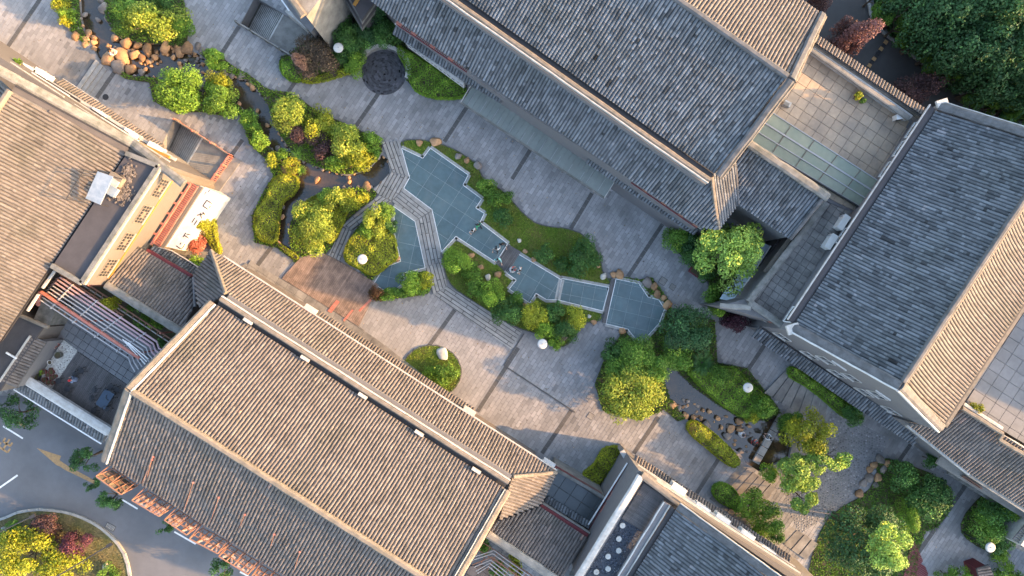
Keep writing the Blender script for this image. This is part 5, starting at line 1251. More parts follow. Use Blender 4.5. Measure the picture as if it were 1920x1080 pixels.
for i in range(6): MB().bar(f(i / 5, 0) + UP * .02, f(i / 5, 1) + UP * .02, .05, .08).build('cross_bar', M_ridge, gr)
MB().bar(f(0, 1.02) - UP * .02, f(1, 1.02) - UP * .02, .10, .2).build('eave_beam', M_dark, gr)
for i in range(5): MB().tube(f(i / 5 + .1, 1) - UP * .4, f(i / 5 + .1, 1), .04).build('post', M_dark, gr)
t = thing('concrete_block', P(1475, 194, 6.2), 'small grey concrete block standing on the upper terrace', 'block'); MB().box(P(1475, 195, 6.42), .55, .38, .36, -.5).build('block_body', M_cap, t); MB().box(P(1475, 195, 6.62), .4, .26, .05, -.5).build('block_top', M_conc, t)
ac(1691, 219, 6.25, 'single white air conditioner unit in the right corner of the upper terrace', rz=.1)
# stone strip terrace with two air conditioners
TS = thing('roof_walkway', P(1500, 480, 0), 'weathered stone tiled roof walkway left of the right hand hall', 'terrace')
grid_pieces(TS, [(v.x, v.y) for v in PP([(1553,380,6.2),(1611,404,6.2),(1477,608,6.2),(1410,566,6.2)])], math.atan2(.833, .552) , .56, .56, .03, 6.1, 6.2, M_terrw, 'floor_tile', off=(.2, .1), jit=.006)
body(TS, [(1545,376),(1614,402),(1480,612),(1352,574),(1400,560)], 6.15, 6.05, M_brick)
caps(TS, PP([(1548,381,6.9),(1404,566,6.9),(1478,618,6.9)]), .5, .16, M_concd, 'parapet', seg=.8)
MB().bar(P(1548, 381, 6.5), P(1404, 566, 6.5), .36, .7).build('parapet_wall', M_brick, TS); MB().bar(P(1407, 570, 6.5), P(1480, 618, 6.5), .36, .7).build('parapet_wall', M_brick, TS)
caps(TS, PP([(1350,573,6.2),(1408,577,6.9)]), .4, .16, M_conc, 'parapet')
MB().bar(P(1520, 395, 6.0), P(1434, 510, 6.0), .30, .12).build('ledge', M_ridge, TS)  # tan bar for the sunlit strip of the facade; sunlight put into its colour
for k, u in enumerate((.3, .62)): window(TS, P(1407, 575, 5.5), P(1480, 622, 5.5), u, 3.9, 5.5, 1.5, 6, Vector((-.54, -.84, 0)), M_cap)
ac(1580, 417, 6.25, 'upper of the two large air conditioner units on the stone roof walkway', rz=math.radians(57), s=1.25); ac(1557, 453, 6.25, 'lower of the two large air conditioner units on the stone roof walkway', rz=math.radians(57), s=1.25)
TP = thing('timber_pergola', P(1430, 510, 0), 'dark timber slatted pergola beside the ginkgo tree', 'pergola')
louvre(TP, (1468, 452), (1390, 566), .75, 3.4, 32, M_ridged, 'slatted_roof', slat=.07)
for i in range(5): u = (i + .5) / 5; MB().bar(P(1476 - 74 * u, 458 + 106 * u, 3.3), P(1492 - 74 * u, 462 + 100 * u, 3.3), .07, .08).build('cross_beam', M_pipe, TP)
MB().prism([P(1474, 455, .3), P(1500, 460, .3), P(1425, 565, .3), P(1392, 566, .3)], 0, .25).build('floor', M_wood, TP)
for x, y in ((1466, 456), (1430, 508), (1392, 563)): MB().tube(P(x, y, 3.3) * 1.0, Vector((P(x, y, 3.3).x, P(x, y, 3.3).y, 0)), .07).build('post', M_ridged, TP)
GB = thing('glass_lean_to', P(1415, 510, 0), 'pale blue glass lean-to roof half under the ginkgo tree', 'glass roof')
gp = PP([(1432,455,3.2),(1445,461,3.35),(1376,566,3.35),(1360,563,3.0)])
for i in range(6):
    a, b = gp[1].lerp(gp[2], i / 6 + .005), gp[1].lerp(gp[2], (i + 1) / 6 - .005); c, d = gp[0].lerp(gp[3], (i + 1) / 6 - .005), gp[0].lerp(gp[3], i / 6 + .005)
    c, d = b + (c - b) * 1.7, a + (d - a) * 1.7
    MB().hexa([v - UP * .04 for v in (a, b, c, d)], [a, b, c, d]).build('glass_pane', M_glassb, GB)
MB().bar(gp[1] + UP * .03, gp[2] + UP * .03, .08, .1).build('white_bar', M_fwhite, GB)
MB().prism([flat(gp[1], 0), flat(gp[2], 0), flat(gp[2], 0) + Vector((-.2, .1, 0)), flat(gp[1], 0) + Vector((-.2, .1, 0))], 0, 3.1).build('wall', M_redd, GB)
# ---------------------------------------------------------------- right hand hall
R1, R2, RR = P(1757, 205, 9), P(1490, 608, 9), P(1691, 717, 13.2)
RU = flat(R1 - R2, 0).normalized(); RL = (R1 - R2).length; RT = RR + RU * RL; R3 = Vector((2 * RR.x - R2.x, 2 * RR.y - R2.y, 9)); R4 = R3 + RU * RL
HR = thing('tiled_hall', flat((R2 + R4) / 2, 0), 'right hand hall with a dark shaded slope and a curved orange lit slope', 'hall')
tile_roof(HR, [R2, R1, RT, RR], M_tile_shade, seed=33, sag=.12)
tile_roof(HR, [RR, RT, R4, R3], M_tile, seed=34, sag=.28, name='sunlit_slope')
caps(HR, [RR + UP * .05, RT + UP * .05], .34, .2, M_ridged)
caps(HR, [RR + UP * .02 + RU * .1 + Vector((.22, -.1, 0)), RT + UP * .02 + Vector((.22, -.1, 0))], .2, .12, M_ridge, 'ridge_edge')
for a, b, c, s in ((R2, RR, R3, -1), (R1, RT, R4, 1)):
    v = RU * s
    caps(HR, [a + v * .25 + UP * .05, b + v * .25 + UP * .1, c + v * .25 + UP * .05], .62, .2, M_ridged, 'verge'); caps(HR, [a + v * .62, b + v * .62 + UP * .05, c + v * .62], .12, .14, M_white if s < 0 else M_cap, 'verge_flashing')
MB().box(R2 - RU * .5 + UP * .12 + Vector((.1, .1, 0)), .9, .7, .22, .3).build('corner_block', M_cap, HR); MB().box(R1 + RU * .5 + UP * .12, .8, .5, .22, .3).build('corner_block', M_cap, HR)
go = (R3 - R2); go.z = 0; god = go.normalized(); gout = Vector((-RU.x, -RU.y, 0))
b0, b1 = R2 - RU * .0, R3 - RU * .0
MB().prism([R2 - RU * .55, R1 + RU * .5, R4 + RU * .5, R3 - RU * .55], 0, 8.75).build('wall', M_brick, HR)
for s in (-1, 1):
    o = RU * (.55 * s) if s > 0 else RU * -.55; base = (R2, RR, R3) if s < 0 else (R1, RT, R4)
    MB().add([flat(base[0], 8.7) + o, flat(base[2], 8.7) + o, base[1] + o - UP * .1, flat(base[0], 8.7) + o - o * .3, flat(base[2], 8.7) + o - o * .3, base[1] + o * .7 - UP * .1], [(0, 1, 2), (3, 5, 4), (0, 2, 5, 3), (1, 4, 5, 2)]).build('gable', M_brick, HR)
lw = Vector((god.x, god.y, 0)) * -1
MB().bar(R2 - god * .32 - UP * .12, R1 - god * .32 - UP * .12, .5, .1).build('gutter', M_bit, HR); MB().bar(R2 - god * .62 - UP * .0, R1 - god * .62 - UP * .0, .08, .16).build('gutter_edge', M_cap, HR)
MB().bar(R3 + god * .12 - UP * .1, R4 + god * .12 - UP * .1, .18, .14).build('gutter', M_dark, HR); MB().bar(R3 + god * .35 - UP * .15, R4 + god * .35 - UP * .15, .26, .1).build('eave_board', M_ridge, HR)
wa, wb = flat(R2 - RU * .55, 0), flat(R3 - RU * .55, 0)
for u in (.10, .30, .50, .70, .90): window(HR, wa, wb, u, 4.3, 5.5, 1.1, 3, gout, M_cap, bars=False)
for u in (.32, .50, .68): window(HR, wa, wb, u, 6.6, 7.8, 1.1, 3, gout, M_cap, bars=False)
for u in (.30, .60): MB().bar(wa.lerp(wb, u) + UP * 8.6 + gout * .05, wa.lerp(wb, u + .1) + UP * 8.6 + gout * .05, .1, .08).build('wall_trim', M_white, HR)
wl, wr = flat(R2 - god * .02, 0), flat(R1 - god * .02, 0)
for u in (.04, .42, .74, .84, .93): window(HR, wl, wr, u, 7.0, 8.3, 1.3, 3, lw, M_fwhite, bars=True)
tile_roof(HR, PP([(1423,613,3.5),(1560,704,3.5),(1664,770,3.5),(1722,817,3.5),(1713,836,3.0),(1560,733,3.0),(1411,631,3.0)]), M_tile_shade, seed=35, name='low_eave', axis=(-.54, -.84, -.3))
MB().bar(P(1664, 770, 3.8), P(1700, 783, 4.2), .25, .3).build('white_beam', M_white, HR); MB().bar(P(1664, 770, 3.9), P(1775, 812, 5.2), .15, .15).build('white_beam', M_white, HR)
MB().prism([P(1426, 616, 3.2), P(1662, 772, 3.2), P(1716, 822, 3.2), P(1740, 800, 3.2), P(1660, 740, 3.2), P(1480, 640, 3.2), P(1440, 600, 3.2)], 0, 3.1).build('plinth_wall', M_brick, HR)
HS = thing('tiled_wing', P(1830, 860, 0), 'tiled roof wing right of the gable, striped by low sun, at the right edge', 'annex')
tile_roof(HS, PP([(1699,792,6.2),(1776,803,7.1),(1803,766,7.9),(1877,813,7.9),(2000,892,7.9),(2000,1004,6.1),(1920,951,6.1),(1815,885,6.1)]), M_tile, seed=36, axis=(-.54, -.84, -.35))
caps(HS, PP([(1803,765,8.1),(1879,813,8.1),(1872,824,8.0),(2000,900,8.0)]), .3, .18, M_ridge, 'parapet')
MB().prism([P(1706, 792, 6), P(1806, 768, 6), P(1990, 890, 6), P(1990, 995, 6), P(1815, 880, 6)], 0, 5.8).build('wall', M_brick, HS)
MB().bar(P(1700, 797, 5.9), P(1816, 889, 5.9), .22, .24).build('eave_beam', M_cap, HS); MB().bar(P(1816, 889, 5.9), P(1960, 982, 5.9), .3, .24).build('eave_beam', M_conc, HS)
MB().bar(P(1760, 860, 3.4), P(1960, 985, 3.4), .9, .2).build('string_course', M_conc, HS); MB().bar(P(1780, 880, 2.0), P(1950, 990, 2.0), .8, .2).build('string_course', M_concd, HS)
bn = thing('banner', P(1820, 903, 3), 'narrow orange banner fixed to the shaded wall under the tiled wing', 'banner'); MB().bar(P(1802, 892, 3.4), P(1836, 914, 3.4), .16, .7).build('banner_cloth', M_orange, bn); MB().bar(P(1801, 891, 3.8), P(1837, 915, 3.8), .05, .05).build('banner_rod', M_dark, bn)
MB().prism([(51.5, 12, 0), (51.5, -10.0, 0), (60, -14, 0), (62, 10, 0)], 0, 12.2).build('unseen_shade_block', M_brick, HS)  # unseen block added beyond the frame to throw shade on the right terrace
MB().prism(PP([(2010,880,0),(2240,1010,0),(2240,1500,0),(2010,1500,0)]), 0, 5.5).build('unseen_shade_wing', M_brick, HS)  # unseen block added beyond the frame to shade the lower right ground
TQ = thing('roof_terrace', P(1900, 720, 0), 'pale tiled roof terrace at the right edge, blue in shade with one sunlit corner', 'terrace')
tq = [(v.x, v.y) for v in PP([(1826,724,6.8),(1926,572,6.8),(2010,520,6.8),(2010,884,6.8),(1878,806,6.8),(1808,760,6.8)])]
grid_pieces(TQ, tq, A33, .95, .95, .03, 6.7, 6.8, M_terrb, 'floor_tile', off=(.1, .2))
MB().prism(tq, 0, 6.72).build('wall', M_brick, TQ)
for a, b in (((1806,757,7.3),(1878,804,7.3)), ((1880,818,7.3),(2005,893,7.3))): caps(TQ, PP([a, b]), .3, .14, M_cap, 'parapet')
# ---------------------------------------------------------------- lower right hall with its deck and gravel court
D1, D2 = P(1268, 955, 8.6), P(1130, 1172, 8.6); DU = (D2 - D1).normalized(); DW = Vector((-DU.y, DU.x, 0)); DW = DW if DW.x > 0 else -DW
HD = thing('tiled_hall', flat(D1 + DU * 3 + DW * 4, 0), 'blue shaded tiled hall at the bottom right of centre with a sunlit parapet', 'hall')
tile_roof(HD, [D1, D1 + DU * 12, D1 + DU * 12 + DW * 7 + UP * 4, D1 + DW * 7 + UP * 4], M_tile_shade, seed=41)
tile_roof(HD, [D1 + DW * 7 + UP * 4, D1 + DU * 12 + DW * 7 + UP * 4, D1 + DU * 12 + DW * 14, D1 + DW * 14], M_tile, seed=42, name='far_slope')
caps(HD, [D1 - DU * .25 + UP * .05, D1 - DU * .25 + DW * 7 + UP * 4.08], .5, .2, M_ridged, 'verge'); caps(HD, [D1 - DU * .55 + UP * .1, D1 - DU * .55 + DW * 7 + UP * 4.1], .1, .14, M_cap, 'verge_flashing')
MB().bar(D1 - DW * .2 - UP * .12, D1 + DU * 12 - DW * .2 - UP * .12, .36, .1).build('gutter', M_dark, HD)
d1 = flat(D1, 0); MB().prism([P(1200, 885, 8.2), P(1268, 934, 8.2), P(1268, 934, 8.2) + DW * 14.5, D1 + DW * 14.5 + DU * 12, D1 + DU * 12, P(1245, 985, 8.2), P(1180, 1090, 8.2), P(1080, 1090, 8.2)], 0, 7.55).build('wall', M_brick, HD)
MB().prism([P(1262, 932, 8.6), P(1262, 932, 8.6) + DW * 14, D1 + DW * 14, D1 - DU * .6], 0, 8.5).build('facade', M_cream, HD)
caps(HD, PP([(1201,892,8.3),(1083,1084,8.3)]), .52, .14, M_cap, 'white_parapet', seg=1.0); MB().bar(P(1201, 892, 7.9), P(1083, 1084, 7.9), .44, .8).build('parapet_wall', M_brick, HD)
caps(HD, PP([(1203,890,8.3),(1262,934,8.3),(1300,962,8.3)]), .55, .14, M_ridge, 'tan_parapet', seg=1.0); MB().bar(P(1203, 890, 7.9), P(1262, 934, 7.9), .44, .8).build('parapet_wall', M_cream, HD)
MB().bar(P(1250, 942, 8.1), P(1163, 1082, 8.1), .5, .5).build('inner_wall', M_brick, HD); caps(HD, PP([(1245,941,8.4),(1158,1082,8.4)]), .08, .1, M_white, 'wall_flashing'); caps(HD, PP([(1256,947,8.4),(1172,1084,8.4)]), .08, .1, M_cap, 'wall_flashing')
deckD = [(v.x, v.y) for v in PP([(1207,905,7.7),(1248,934,7.7),(1209,999,7.7),(1166,972,7.7)])]
dd = thing('roof_deck', P(1207, 950, 7.6), 'dark boarded roof deck above the gravel court with stone discs', 'deck'); grid_pieces(dd, deckD, ang_px(.84, .545), 2.6, .10, .02, 7.62, 7.7, M_woodg, 'deck_board', stag=.4)
gv = thing('gravel_court', P(1150, 1030, 7.6), 'dark gravel roof court set with round stone discs', 'gravel'); gq2 = [(v.x, v.y) for v in PP([(1166,972,7.6),(1209,999,7.6),(1155,1090,7.6),(1092,1090,7.6)])]
MB().prism(gq2, 7.5, 7.58).build('gravel_bed', M_pebd, gv)
rr = np.random.RandomState(9); x0, x1 = min(p[0] for p in gq2), max(p[0] for p in gq2); y0, y1 = min(p[1] for p in gq2), max(p[1] for p in gq2); n = 2600
X, Y = rr.uniform(x0, x1, n), rr.uniform(y0, y1, n); k = in_poly(X, Y, gq2); mb = MB()
for x, y in zip(X[k], Y[k]): r = rr.uniform(.02, .06); mb.add([(x - r, y, 7.58), (x, y - r * .7, 7.58), (x + r, y, 7.58), (x, y + r * .7, 7.58), (x, y, 7.58 + r)], [(0, 1, 4), (1, 2, 4), (2, 3, 4), (3, 0, 4)], 6.0 if rr.rand() < .13 else rr.normal(0, .8))
o = mb.build('pebble', M_pebd, gv); o['kind'] = 'stuff'
for k, (x, y, lb) in enumerate(((1167,985,'stone disc nearest the dark boarded roof deck'),(1160,1010,'stone disc second down from the dark roof deck'),(1160,1032,'stone disc third down from the dark roof deck'),(1140,1043,'stone disc offset to the left below the third one'),(1140,1066,'stone disc at the bottom edge, the right one of the lowest pair'),(1118,1072,'stone disc at the bottom edge, the left one of the lowest pair'))):
    t = thing('stepping_disc', P(x, y, 7.6), lb, 'stepping stone', 'round stone discs in the gravel court'); MB().lathe(P(x, y, 7.6), [(.21, 0), (.21, .07), (.19, .09), (.03, .09), (.03, .06), (0, .06)], 20).build('disc', M_disc, t)
tile_roof(HD, PP([(1186,868,3.9),(1482,1059,3.9),(1485,1044,3.4),(1193,853,3.4)]), M_tile, seed=43, name='low_eave')
MB().prism([P(1187, 868, 3.7), P(1484, 1056, 3.7), P(1470, 1075, 3.7), P(1190, 895, 3.7)], 0, 3.6).build('plinth_wall', M_cream, HD)
MB().bar(P(1195, 872, 5.0), P(1490, 1064, 5.0), .2, .1).build('string_course', M_cap, HD); MB().bar(P(1230, 900, 6.6), P(1500, 1075, 6.6), .16, .1).build('string_course', M_cap, HD)
for x, y, lb in ((1272,916,'air conditioner unit at the upper left end of the sunlit parapet'),(1316,953,'air conditioner unit second from the left on the sunlit parapet'),(1354,973,'air conditioner unit third from the left on the sunlit parapet'),(1400,1003,'air conditioner unit fourth from the left on the sunlit parapet'),(1438,1033,'air conditioner unit at the lower right end of the sunlit parapet')): ac(x, y, 4.2, lb, s=1.3)
RG = thing('red_railing_walk', P(1140, 940, 0), 'narrow gallery with dark red cross slats and two red framed hatches', 'gallery')
louvre(RG, (1181, 873), (1107, 1002), .55, 4.3, 50, M_redd, 'slatted_railing', slat=.06)
MB().bar(P(1176, 868, 4.5), P(1103, 984, 4.5), .08, .12).build('white_rail', M_fwhite, RG)
for a, b in (((1156, 925), (1146, 942)), ((1143, 947), (1132, 964))):
    A, B = P(*a, 4.6), P(*b, 4.6); d = (B - A).normalized(); x = Vector((-d.y, d.x, 0)); fr = MB()
    for s in (-1, 1): fr.bar(A + x * .3 * s, B + x * .3 * s, .07, .08); 
    fr.bar(A - x * .33, A + x * .33, .07, .08); fr.bar(B - x * .33, B + x * .33, .07, .08); fo = fr.build('hatch_frame', M_red, RG); MB().bar(A - UP * .03, B - UP * .03, .54, .03).build('hatch_glass', M_glassd, fo)
MB().prism([P(1187, 872, .3), P(1198, 885, .3), P(1085, 1080, .3), P(1068, 1080, .3), P(1105, 1003, .3), P(1172, 880, .3)], 0, .25).build('gallery_floor', M_concd, RG)
wdg = thing('wedge_wall', P(1175, 865, 0), 'short angled concrete wall pointing at the yellow hedge end', 'wall'); MB().bar(P(1167, 846, 2.4) - UP * 1.2, P(1190, 884, 2.4) - UP * 1.2, .35, 2.4).build('wall_body', M_conc, wdg); MB().bar(P(1166, 845, 2.45), P(1190, 885, 2.45), .42, .08).build('wall_capping', M_cap, wdg)
# ---------------------------------------------------------------- corner building and pavilion at the top
HB_ = thing('corner_building', P(560, 0, 0), 'corner of a pale building with a sunlit ledge at the top edge', 'building')
body(HB_, [(500,-90),(543,-10),(574,30),(612,-20),(640,-90)], 8.0, 7.9, M_conc); body(HB_, [(515,-60),(540,14),(583,60),(600,30),(560,-70)], 3.6, 3.5, M_brick)
caps(HB_, PP([(535,-30,8.1),(548,0,8.1),(570,30,8.1)]), .55, .2, M_ridge, 'parapet'); caps(HB_, PP([(588,40,4.2),(622,-6,4.2),(640,-30,4.2)]), .35, .16, M_cap, 'white_coping')
louvre(HB_, (579, 22), (612, -22), .5, 4.4, 16, M_ridged, 'slatted_railing', slat=.06); MB().bar(P(571, -8, 8.3), P(580, -20, 8.3), .3, .3).build('orange_trim', M_ochre, HB_)
MB().bar(P(528, 0, 4.0), P(542, 20, 4.0), .10, .10).build('white_pipe', M_fwhite, HB_); MB().bar(P(543, 25, 1.2), P(582, 57, 1.2), .4, 1.6).build('stair_wall', M_cap, HB_)
MB().prism([P(600, 30, .2), P(640, -30, .2), P(660, -10, .2), P(622, 40, .2)], 0, .15).build('brown_floor', M_wood, HB_)
HP = thing('dark_pavilion', P(680, 10, 0), 'dark stepped pavilion corner in deep shade at the top edge', 'pavilion')
for k, (dz, gx) in enumerate(((5.2, 0), (4.9, 5), (4.2, 11), (3.7, 16))):
    body(HP, [(637 - gx, -40), (678, 38 + gx * 1.1), (708 + gx * .7, -5 + gx * .2), (705 + gx, -60)], dz, dz, M_concd if k % 2 else M_bit, z0=dz - .3 if k else 4.9, name='cornice')
body(HP, [(642,-40),(678,34),(704,-6),(700,-60)], 5.0, 4.0, M_bit); MB().bar(P(664, 10, 5.3), P(676, -10, 5.3), .25, .1).build('yellow_strip', M_ochre, HP)
# ---------------------------------------------------------------- terrace at the lower left
TA = thing('patio_terrace', P(170, 690, 0), 'raised patio at the lower left with deck, white gravel strip and pots', 'terrace')
pat = [(v.x, v.y) for v in PP([(62,600,3.6),(100,540,3.6),(160,560,3.6),(312,668,3.6),(216,806,3.6),(62,712,3.6)])]
MB().prism(pat, 0, 3.5).build('wall', M_brick, TA)
til = [(v.x, v.y) for v in PP([(100,600,3.6),(150,590,3.6),(310,690,3.6),(240,722,3.6),(146,658,3.6),(120,636,3.6)])]
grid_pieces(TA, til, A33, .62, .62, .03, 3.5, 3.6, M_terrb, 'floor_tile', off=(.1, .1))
grid_pieces(TA, [(v.x, v.y) for v in PP([(146,659,3.6),(240,723,3.6),(214,800,3.6),(96,730,3.6)])], ang_px(.55, -.84), 2.2, .13, .015, 3.5, 3.6, M_woodg, 'deck_board', stag=.4)
gs = [(v.x, v.y) for v in PP([(118,637,3.6),(145,657,3.6),(96,730,3.6),(74,708,3.6)])]; MB().prism(gs, 3.45, 3.57).build('gravel_strip', M_pebw, TA)
rr = np.random.RandomState(19); X, Y = rr.uniform(gs[3][0], gs[1][0], 2500), rr.uniform(gs[2][1], gs[0][1], 2500); k = in_poly(X, Y, gs); mb = MB()
for x, y in zip(X[k], Y[k]): r = rr.uniform(.02, .05); mb.add([(x - r, y, 3.57), (x, y - r, 3.57), (x + r, y, 3.57), (x, y + r, 3.57), (x, y, 3.57 + r)], [(0, 1, 4), (1, 2, 4), (2, 3, 4), (3, 0, 4)], rr.normal(-.3, .8))
o = mb.build('pebble', M_pebw, TA); o['kind'] = 'stuff'
wa_, wb_ = P(119, 637, 3.6), P(64, 719, 3.6); wl_ = LW
MB().hexa([flat(wa_, 0), flat(wb_, 0), flat(wb_, 0) + wl_ * .3, flat(wa_, 0) + wl_ * .3][::-1], [flat(wa_, 5.6), flat(wb_, 5.6), flat(wb_, 5.6) + wl_ * .3, flat(wa_, 5.6) + wl_ * .3][::-1]).build('brick_wall', M_brick, TA)
tile_roof(TA, [flat(wa_, 6.25) + wl_ * .85, flat(wb_, 6.25) + wl_ * .85, flat(wb_, 5.7) - wl_ * .06, flat(wa_, 5.7) - wl_ * .06], M_tile, seed=51, name='coping_tiles')
MB().bar(flat(wa_, 6.3) + wl_ * .9, flat(wb_, 6.3) + wl_ * .9, .12, .14).build('coping_edge', M_cap, TA)
t = thing('orange_ornament', P(36, 706, 5.6), 'small rust orange ornament fixed to the patio wall', 'ornament'); MB().bar(P(33, 711, 5.0), P(37, 704, 5.0), .12, .3).build('ornament_body', M_orange, t)
caps(TA, PP([(48,710,4.6),(207,810,4.6)]), .62, .14, M_cap, 'white_parapet', seg=1.1); MB().bar(P(48, 710, 4.2), P(207, 810, 4.2), .5, .8).build('parapet_wall', M_white, TA)
tile_roof(TA, PP([(40,718,4.2),(200,816,4.2),(192,829,3.8),(26,727,3.8)]), M_tile_shade, seed=52, name='coping_tiles'); MB().bar(P(26, 730, 3.7), P(190, 832, 3.7), .10, .08).build('white_edge', M_fwhite, TA)
BR = thing('bitumen_flat_roof', P(30, 650, 0), 'dark flat bitumen roof below the left hall beside the patio wall', 'flat roof')
br = PP([(-140,680,6.2),(5,560,6.2),(33,592,6.2),(80,614,6.2),(-2,734,6.2),(-140,760,6.2)]); MB().prism([flat(v, 0) for v in br], 0, 6.0).build('wall', M_cream, BR); MB().prism(br, 6.0, 6.2).build('roof_slab', M_bit, BR); MB().bar(br[1] + UP * .15, br[2] + UP * .15, .3, .3).build('parapet', M_cap, BR); MB().bar(P(12, 661, 6.35), P(31, 672, 6.35), .12, .12).build('white_pipe', M_fwhite, BR)
MB().prism(PP([(60,606,5.6),(80,560,5.6),(106,575,5.6),(92,610,5.6)]), 0, 5.6).build('store_roof', M_concd, BR); caps(BR, PP([(36,590,6.4),(92,614,6.4)]), .3, .15, M_ridge, 'ledge')
MB().bar(P(52, 583, 8.2), P(72, 552, 8.2), .16, .16).build('white_rail', M_cap, BR); MB().bar(P(80, 540, 8.2), P(103, 508, 8.2), .16, .16).build('white_rail', M_cap, BR)
PG = thing('pipe_pergola', P(200, 610, 0), 'red and orange pergola carrying a bundle of long pale pipes over the patio', 'pergola')
for i in range(9):
    a = (113 - 4.6 * i, 520 + 5.4 * i); b = (294 - 6.6 * i, 641 + 3.8 * i); m = M_pink if i < 3 else M_pipe
    MB().path(PP([(a[0] - 8, a[1] + 3, 5.4), (a[0], a[1], 6.8), (b[0], b[1], 6.8), (b[0] + 4, b[1] + 12, 6.8), (b[0] + 12, b[1] + 18 + i, 6.8)]), .075 if i < 3 else .05, 6).build('pipe', m, PG)
    for q in range(4): u = (q + .5) / 4; c = P(a[0] + (b[0] - a[0]) * u, a[1] + (b[1] - a[1]) * u, 6.8); MB().box(c, .07, .2, .2, -.6).build('pipe_collar', M_pipe, PG)
for i in range(3): MB().tube(P(230 + 5 * i, 636 + 3 * i, 6.9), P(272 + 3 * i, 683 - 5 * i, 6.9), .035).build('cable', M_fwhite, PG)
MB().bar(P(77, 547, 6.9), P(262, 672, 6.9), .18, .2).build('red_beam', M_red, PG); MB().bar(P(76, 547, 6.9), P(71, 572, 6.2), .2, .2).build('red_beam', M_red, PG)
for i in range(15): u = (i + .5) / 15; MB().bar(P(108 + 160 * u - 3, 575 + 106 * u + 4, 6.7), P(108 + 160 * u + 4, 575 + 106 * u - 6, 6.7), .07, .08).build('rafter', M_orange if i < 6 else M_dark, PG)
for (a, b) in (((112, 513), (232, 592)), ((160, 530), (345, 652))): MB().bar(P(*a, 5.4), P(*b, 5.4), .09, .10).build('orange_rail', M_orange, PG)
MB().bar(P(155, 534, 5.2), P(322, 645, 5.2), .07, .07).build('white_rail', M_cap, PG)
for i in range(13): u = i / 13; MB().bar(P(118 + 112 * u, 517 + 75 * u - 2, 5.4), P(118 + 112 * u - 5, 517 + 75 * u + 7, 5.4), .06, .06).build('orange_rung', M_orange, PG); MB().bar(P(170 + 150 * u, 538 + 98 * u, 5.4), P(170 + 150 * u - 4, 538 + 98 * u + 7, 5.4), .05, .05).build('orange_rung', M_orange, PG)
for x, y in ((78, 549), (160, 603), (250, 664), (165, 535), (300, 625)): p = P(x, y, 6.7); MB().tube(flat(p, 3.5 if x < 160 else 0), p, .06).build('post', M_red, PG)
pb = thing('planted_strip', P(270, 620, 0), 'shaded planting strip with small green plants under the pergola', 'planter'); q = [(v.x, v.y) for v in PP([(150,530,3.0),(205,540,3.0),(345,632,3.0),(330,672,3.0),(225,600,3.0)])]; MB().prism(q, 0, 3.0).build('planter_bed', M_soil, pb)
# ---------------------------------------------------------------- sunken stairs with railings
def stairwell(hole, name, label, n, low, ratio, mt):
    """steps fall from the landing (right) to the left end of the hole"""
    h = [P(x, y, 0) for x, y in hole]; t = thing(name, h[0], label, 'stairs')
    lo = [flat(v, low) for v in h]; pass
    for i in range(n):
        u0, u1 = ratio * i / n, ratio * (i + 1) / n
        a, b = h[0].lerp(h[1], u0), h[0].lerp(h[1], u1); c, d = h[3].lerp(h[2], u1), h[3].lerp(h[2], u0); z = -1.5 + (1.5 + low + .0) * (i + 1) / n
        MB().hexa([flat(v, -1.7) for v in (d, c, b, a)], [flat(v, z) for v in (d, c, b, a)]).build('step', mt, t)
        MB().bar(flat(b, z + .01) - (b - a) * .06, flat(c, z + .01) - (b - a) * .06, .13, .03).build('nosing', M_cap, t)
    a, b, c, d = [h[0].lerp(h[1], ratio), h[1], h[2], h[3].lerp(h[2], ratio)]
    MB().hexa([flat(v, -1.7) for v in (d, c, b, a)], [flat(v, low) for v in (d, c, b, a)]).build('upper_landing', M_conc, t)
stairwell(U1, 'sunken_stair', 'sunken stair with red railings beside the left hall', 12, -.12, .52, M_conc)
stairwell(U2, 'sunken_stair', 'sunken dark stair with a carved stone balustrade at the top', 14, -.3, .50, M_concd)
balustrade('red_railing', (326, 223), (429, 290), 0, .95, 34, M_red, 'long red railing with a pale rail along the upper side of the sunken stair', capm=M_ridge)
balustrade('red_railing', (429, 291), (390, 345), 0, .95, 18, M_red, 'short red railing closing the right end of the sunken stair')
balustrade('stone_balustrade', (441, 39), (551, 107), 0, .9, 26, M_concd, 'carved grey stone balustrade along the dark sunken stair', posts=5, capm=M_conc)
MB().prism(PP([(430,291,.1),(453,301,.1),(404,368,.1),(368,352,.1),(390,347,.1)]), 0, .1).build('pale_apron', M_terrw, HL)
# ---------------------------------------------------------------- sign frames hanging off the eave
def hz(segs): return segs
fr_ = [((180,893),(227,927),(210,877)), ((247,938),(298,968),(275,917)), ((308,975),(350,1003),(335,953)), ((355,1010),(408,1038),(377,983)), ((410,1043),(465,1077),(433,1020)), ((470,1083),(520,1112),(492,1060))]
lbs = ['orange sign frame at the left corner of the eave, with a plain cream board', 'second orange sign frame from the left, backing pink letter shapes', 'third orange sign frame from the left below the eave', 'fourth orange sign frame from the left below the eave', 'fifth orange sign frame from the left below the eave', 'last orange sign frame, cut by the bottom edge']
pats = [[(.1,.2,.9,.2),(.5,.1,.5,.9),(.2,.5,.8,.5),(.15,.85,.4,.55),(.6,.6,.85,.85)], [(.15,.15,.15,.85),(.15,.85,.85,.85),(.85,.15,.85,.85),(.3,.5,.7,.5),(.5,.2,.5,.7)], [(.1,.75,.9,.75),(.3,.9,.3,.1),(.7,.9,.7,.1),(.1,.35,.9,.35)], [(.1,.1,.5,.9),(.5,.9,.9,.1),(.3,.45,.7,.45),(.5,.1,.5,.3)]]
M_let = mat('pale_letter_sheet', (.38, .31, .28), .7, .5, 2.5, (.34, .17, .14), .8)
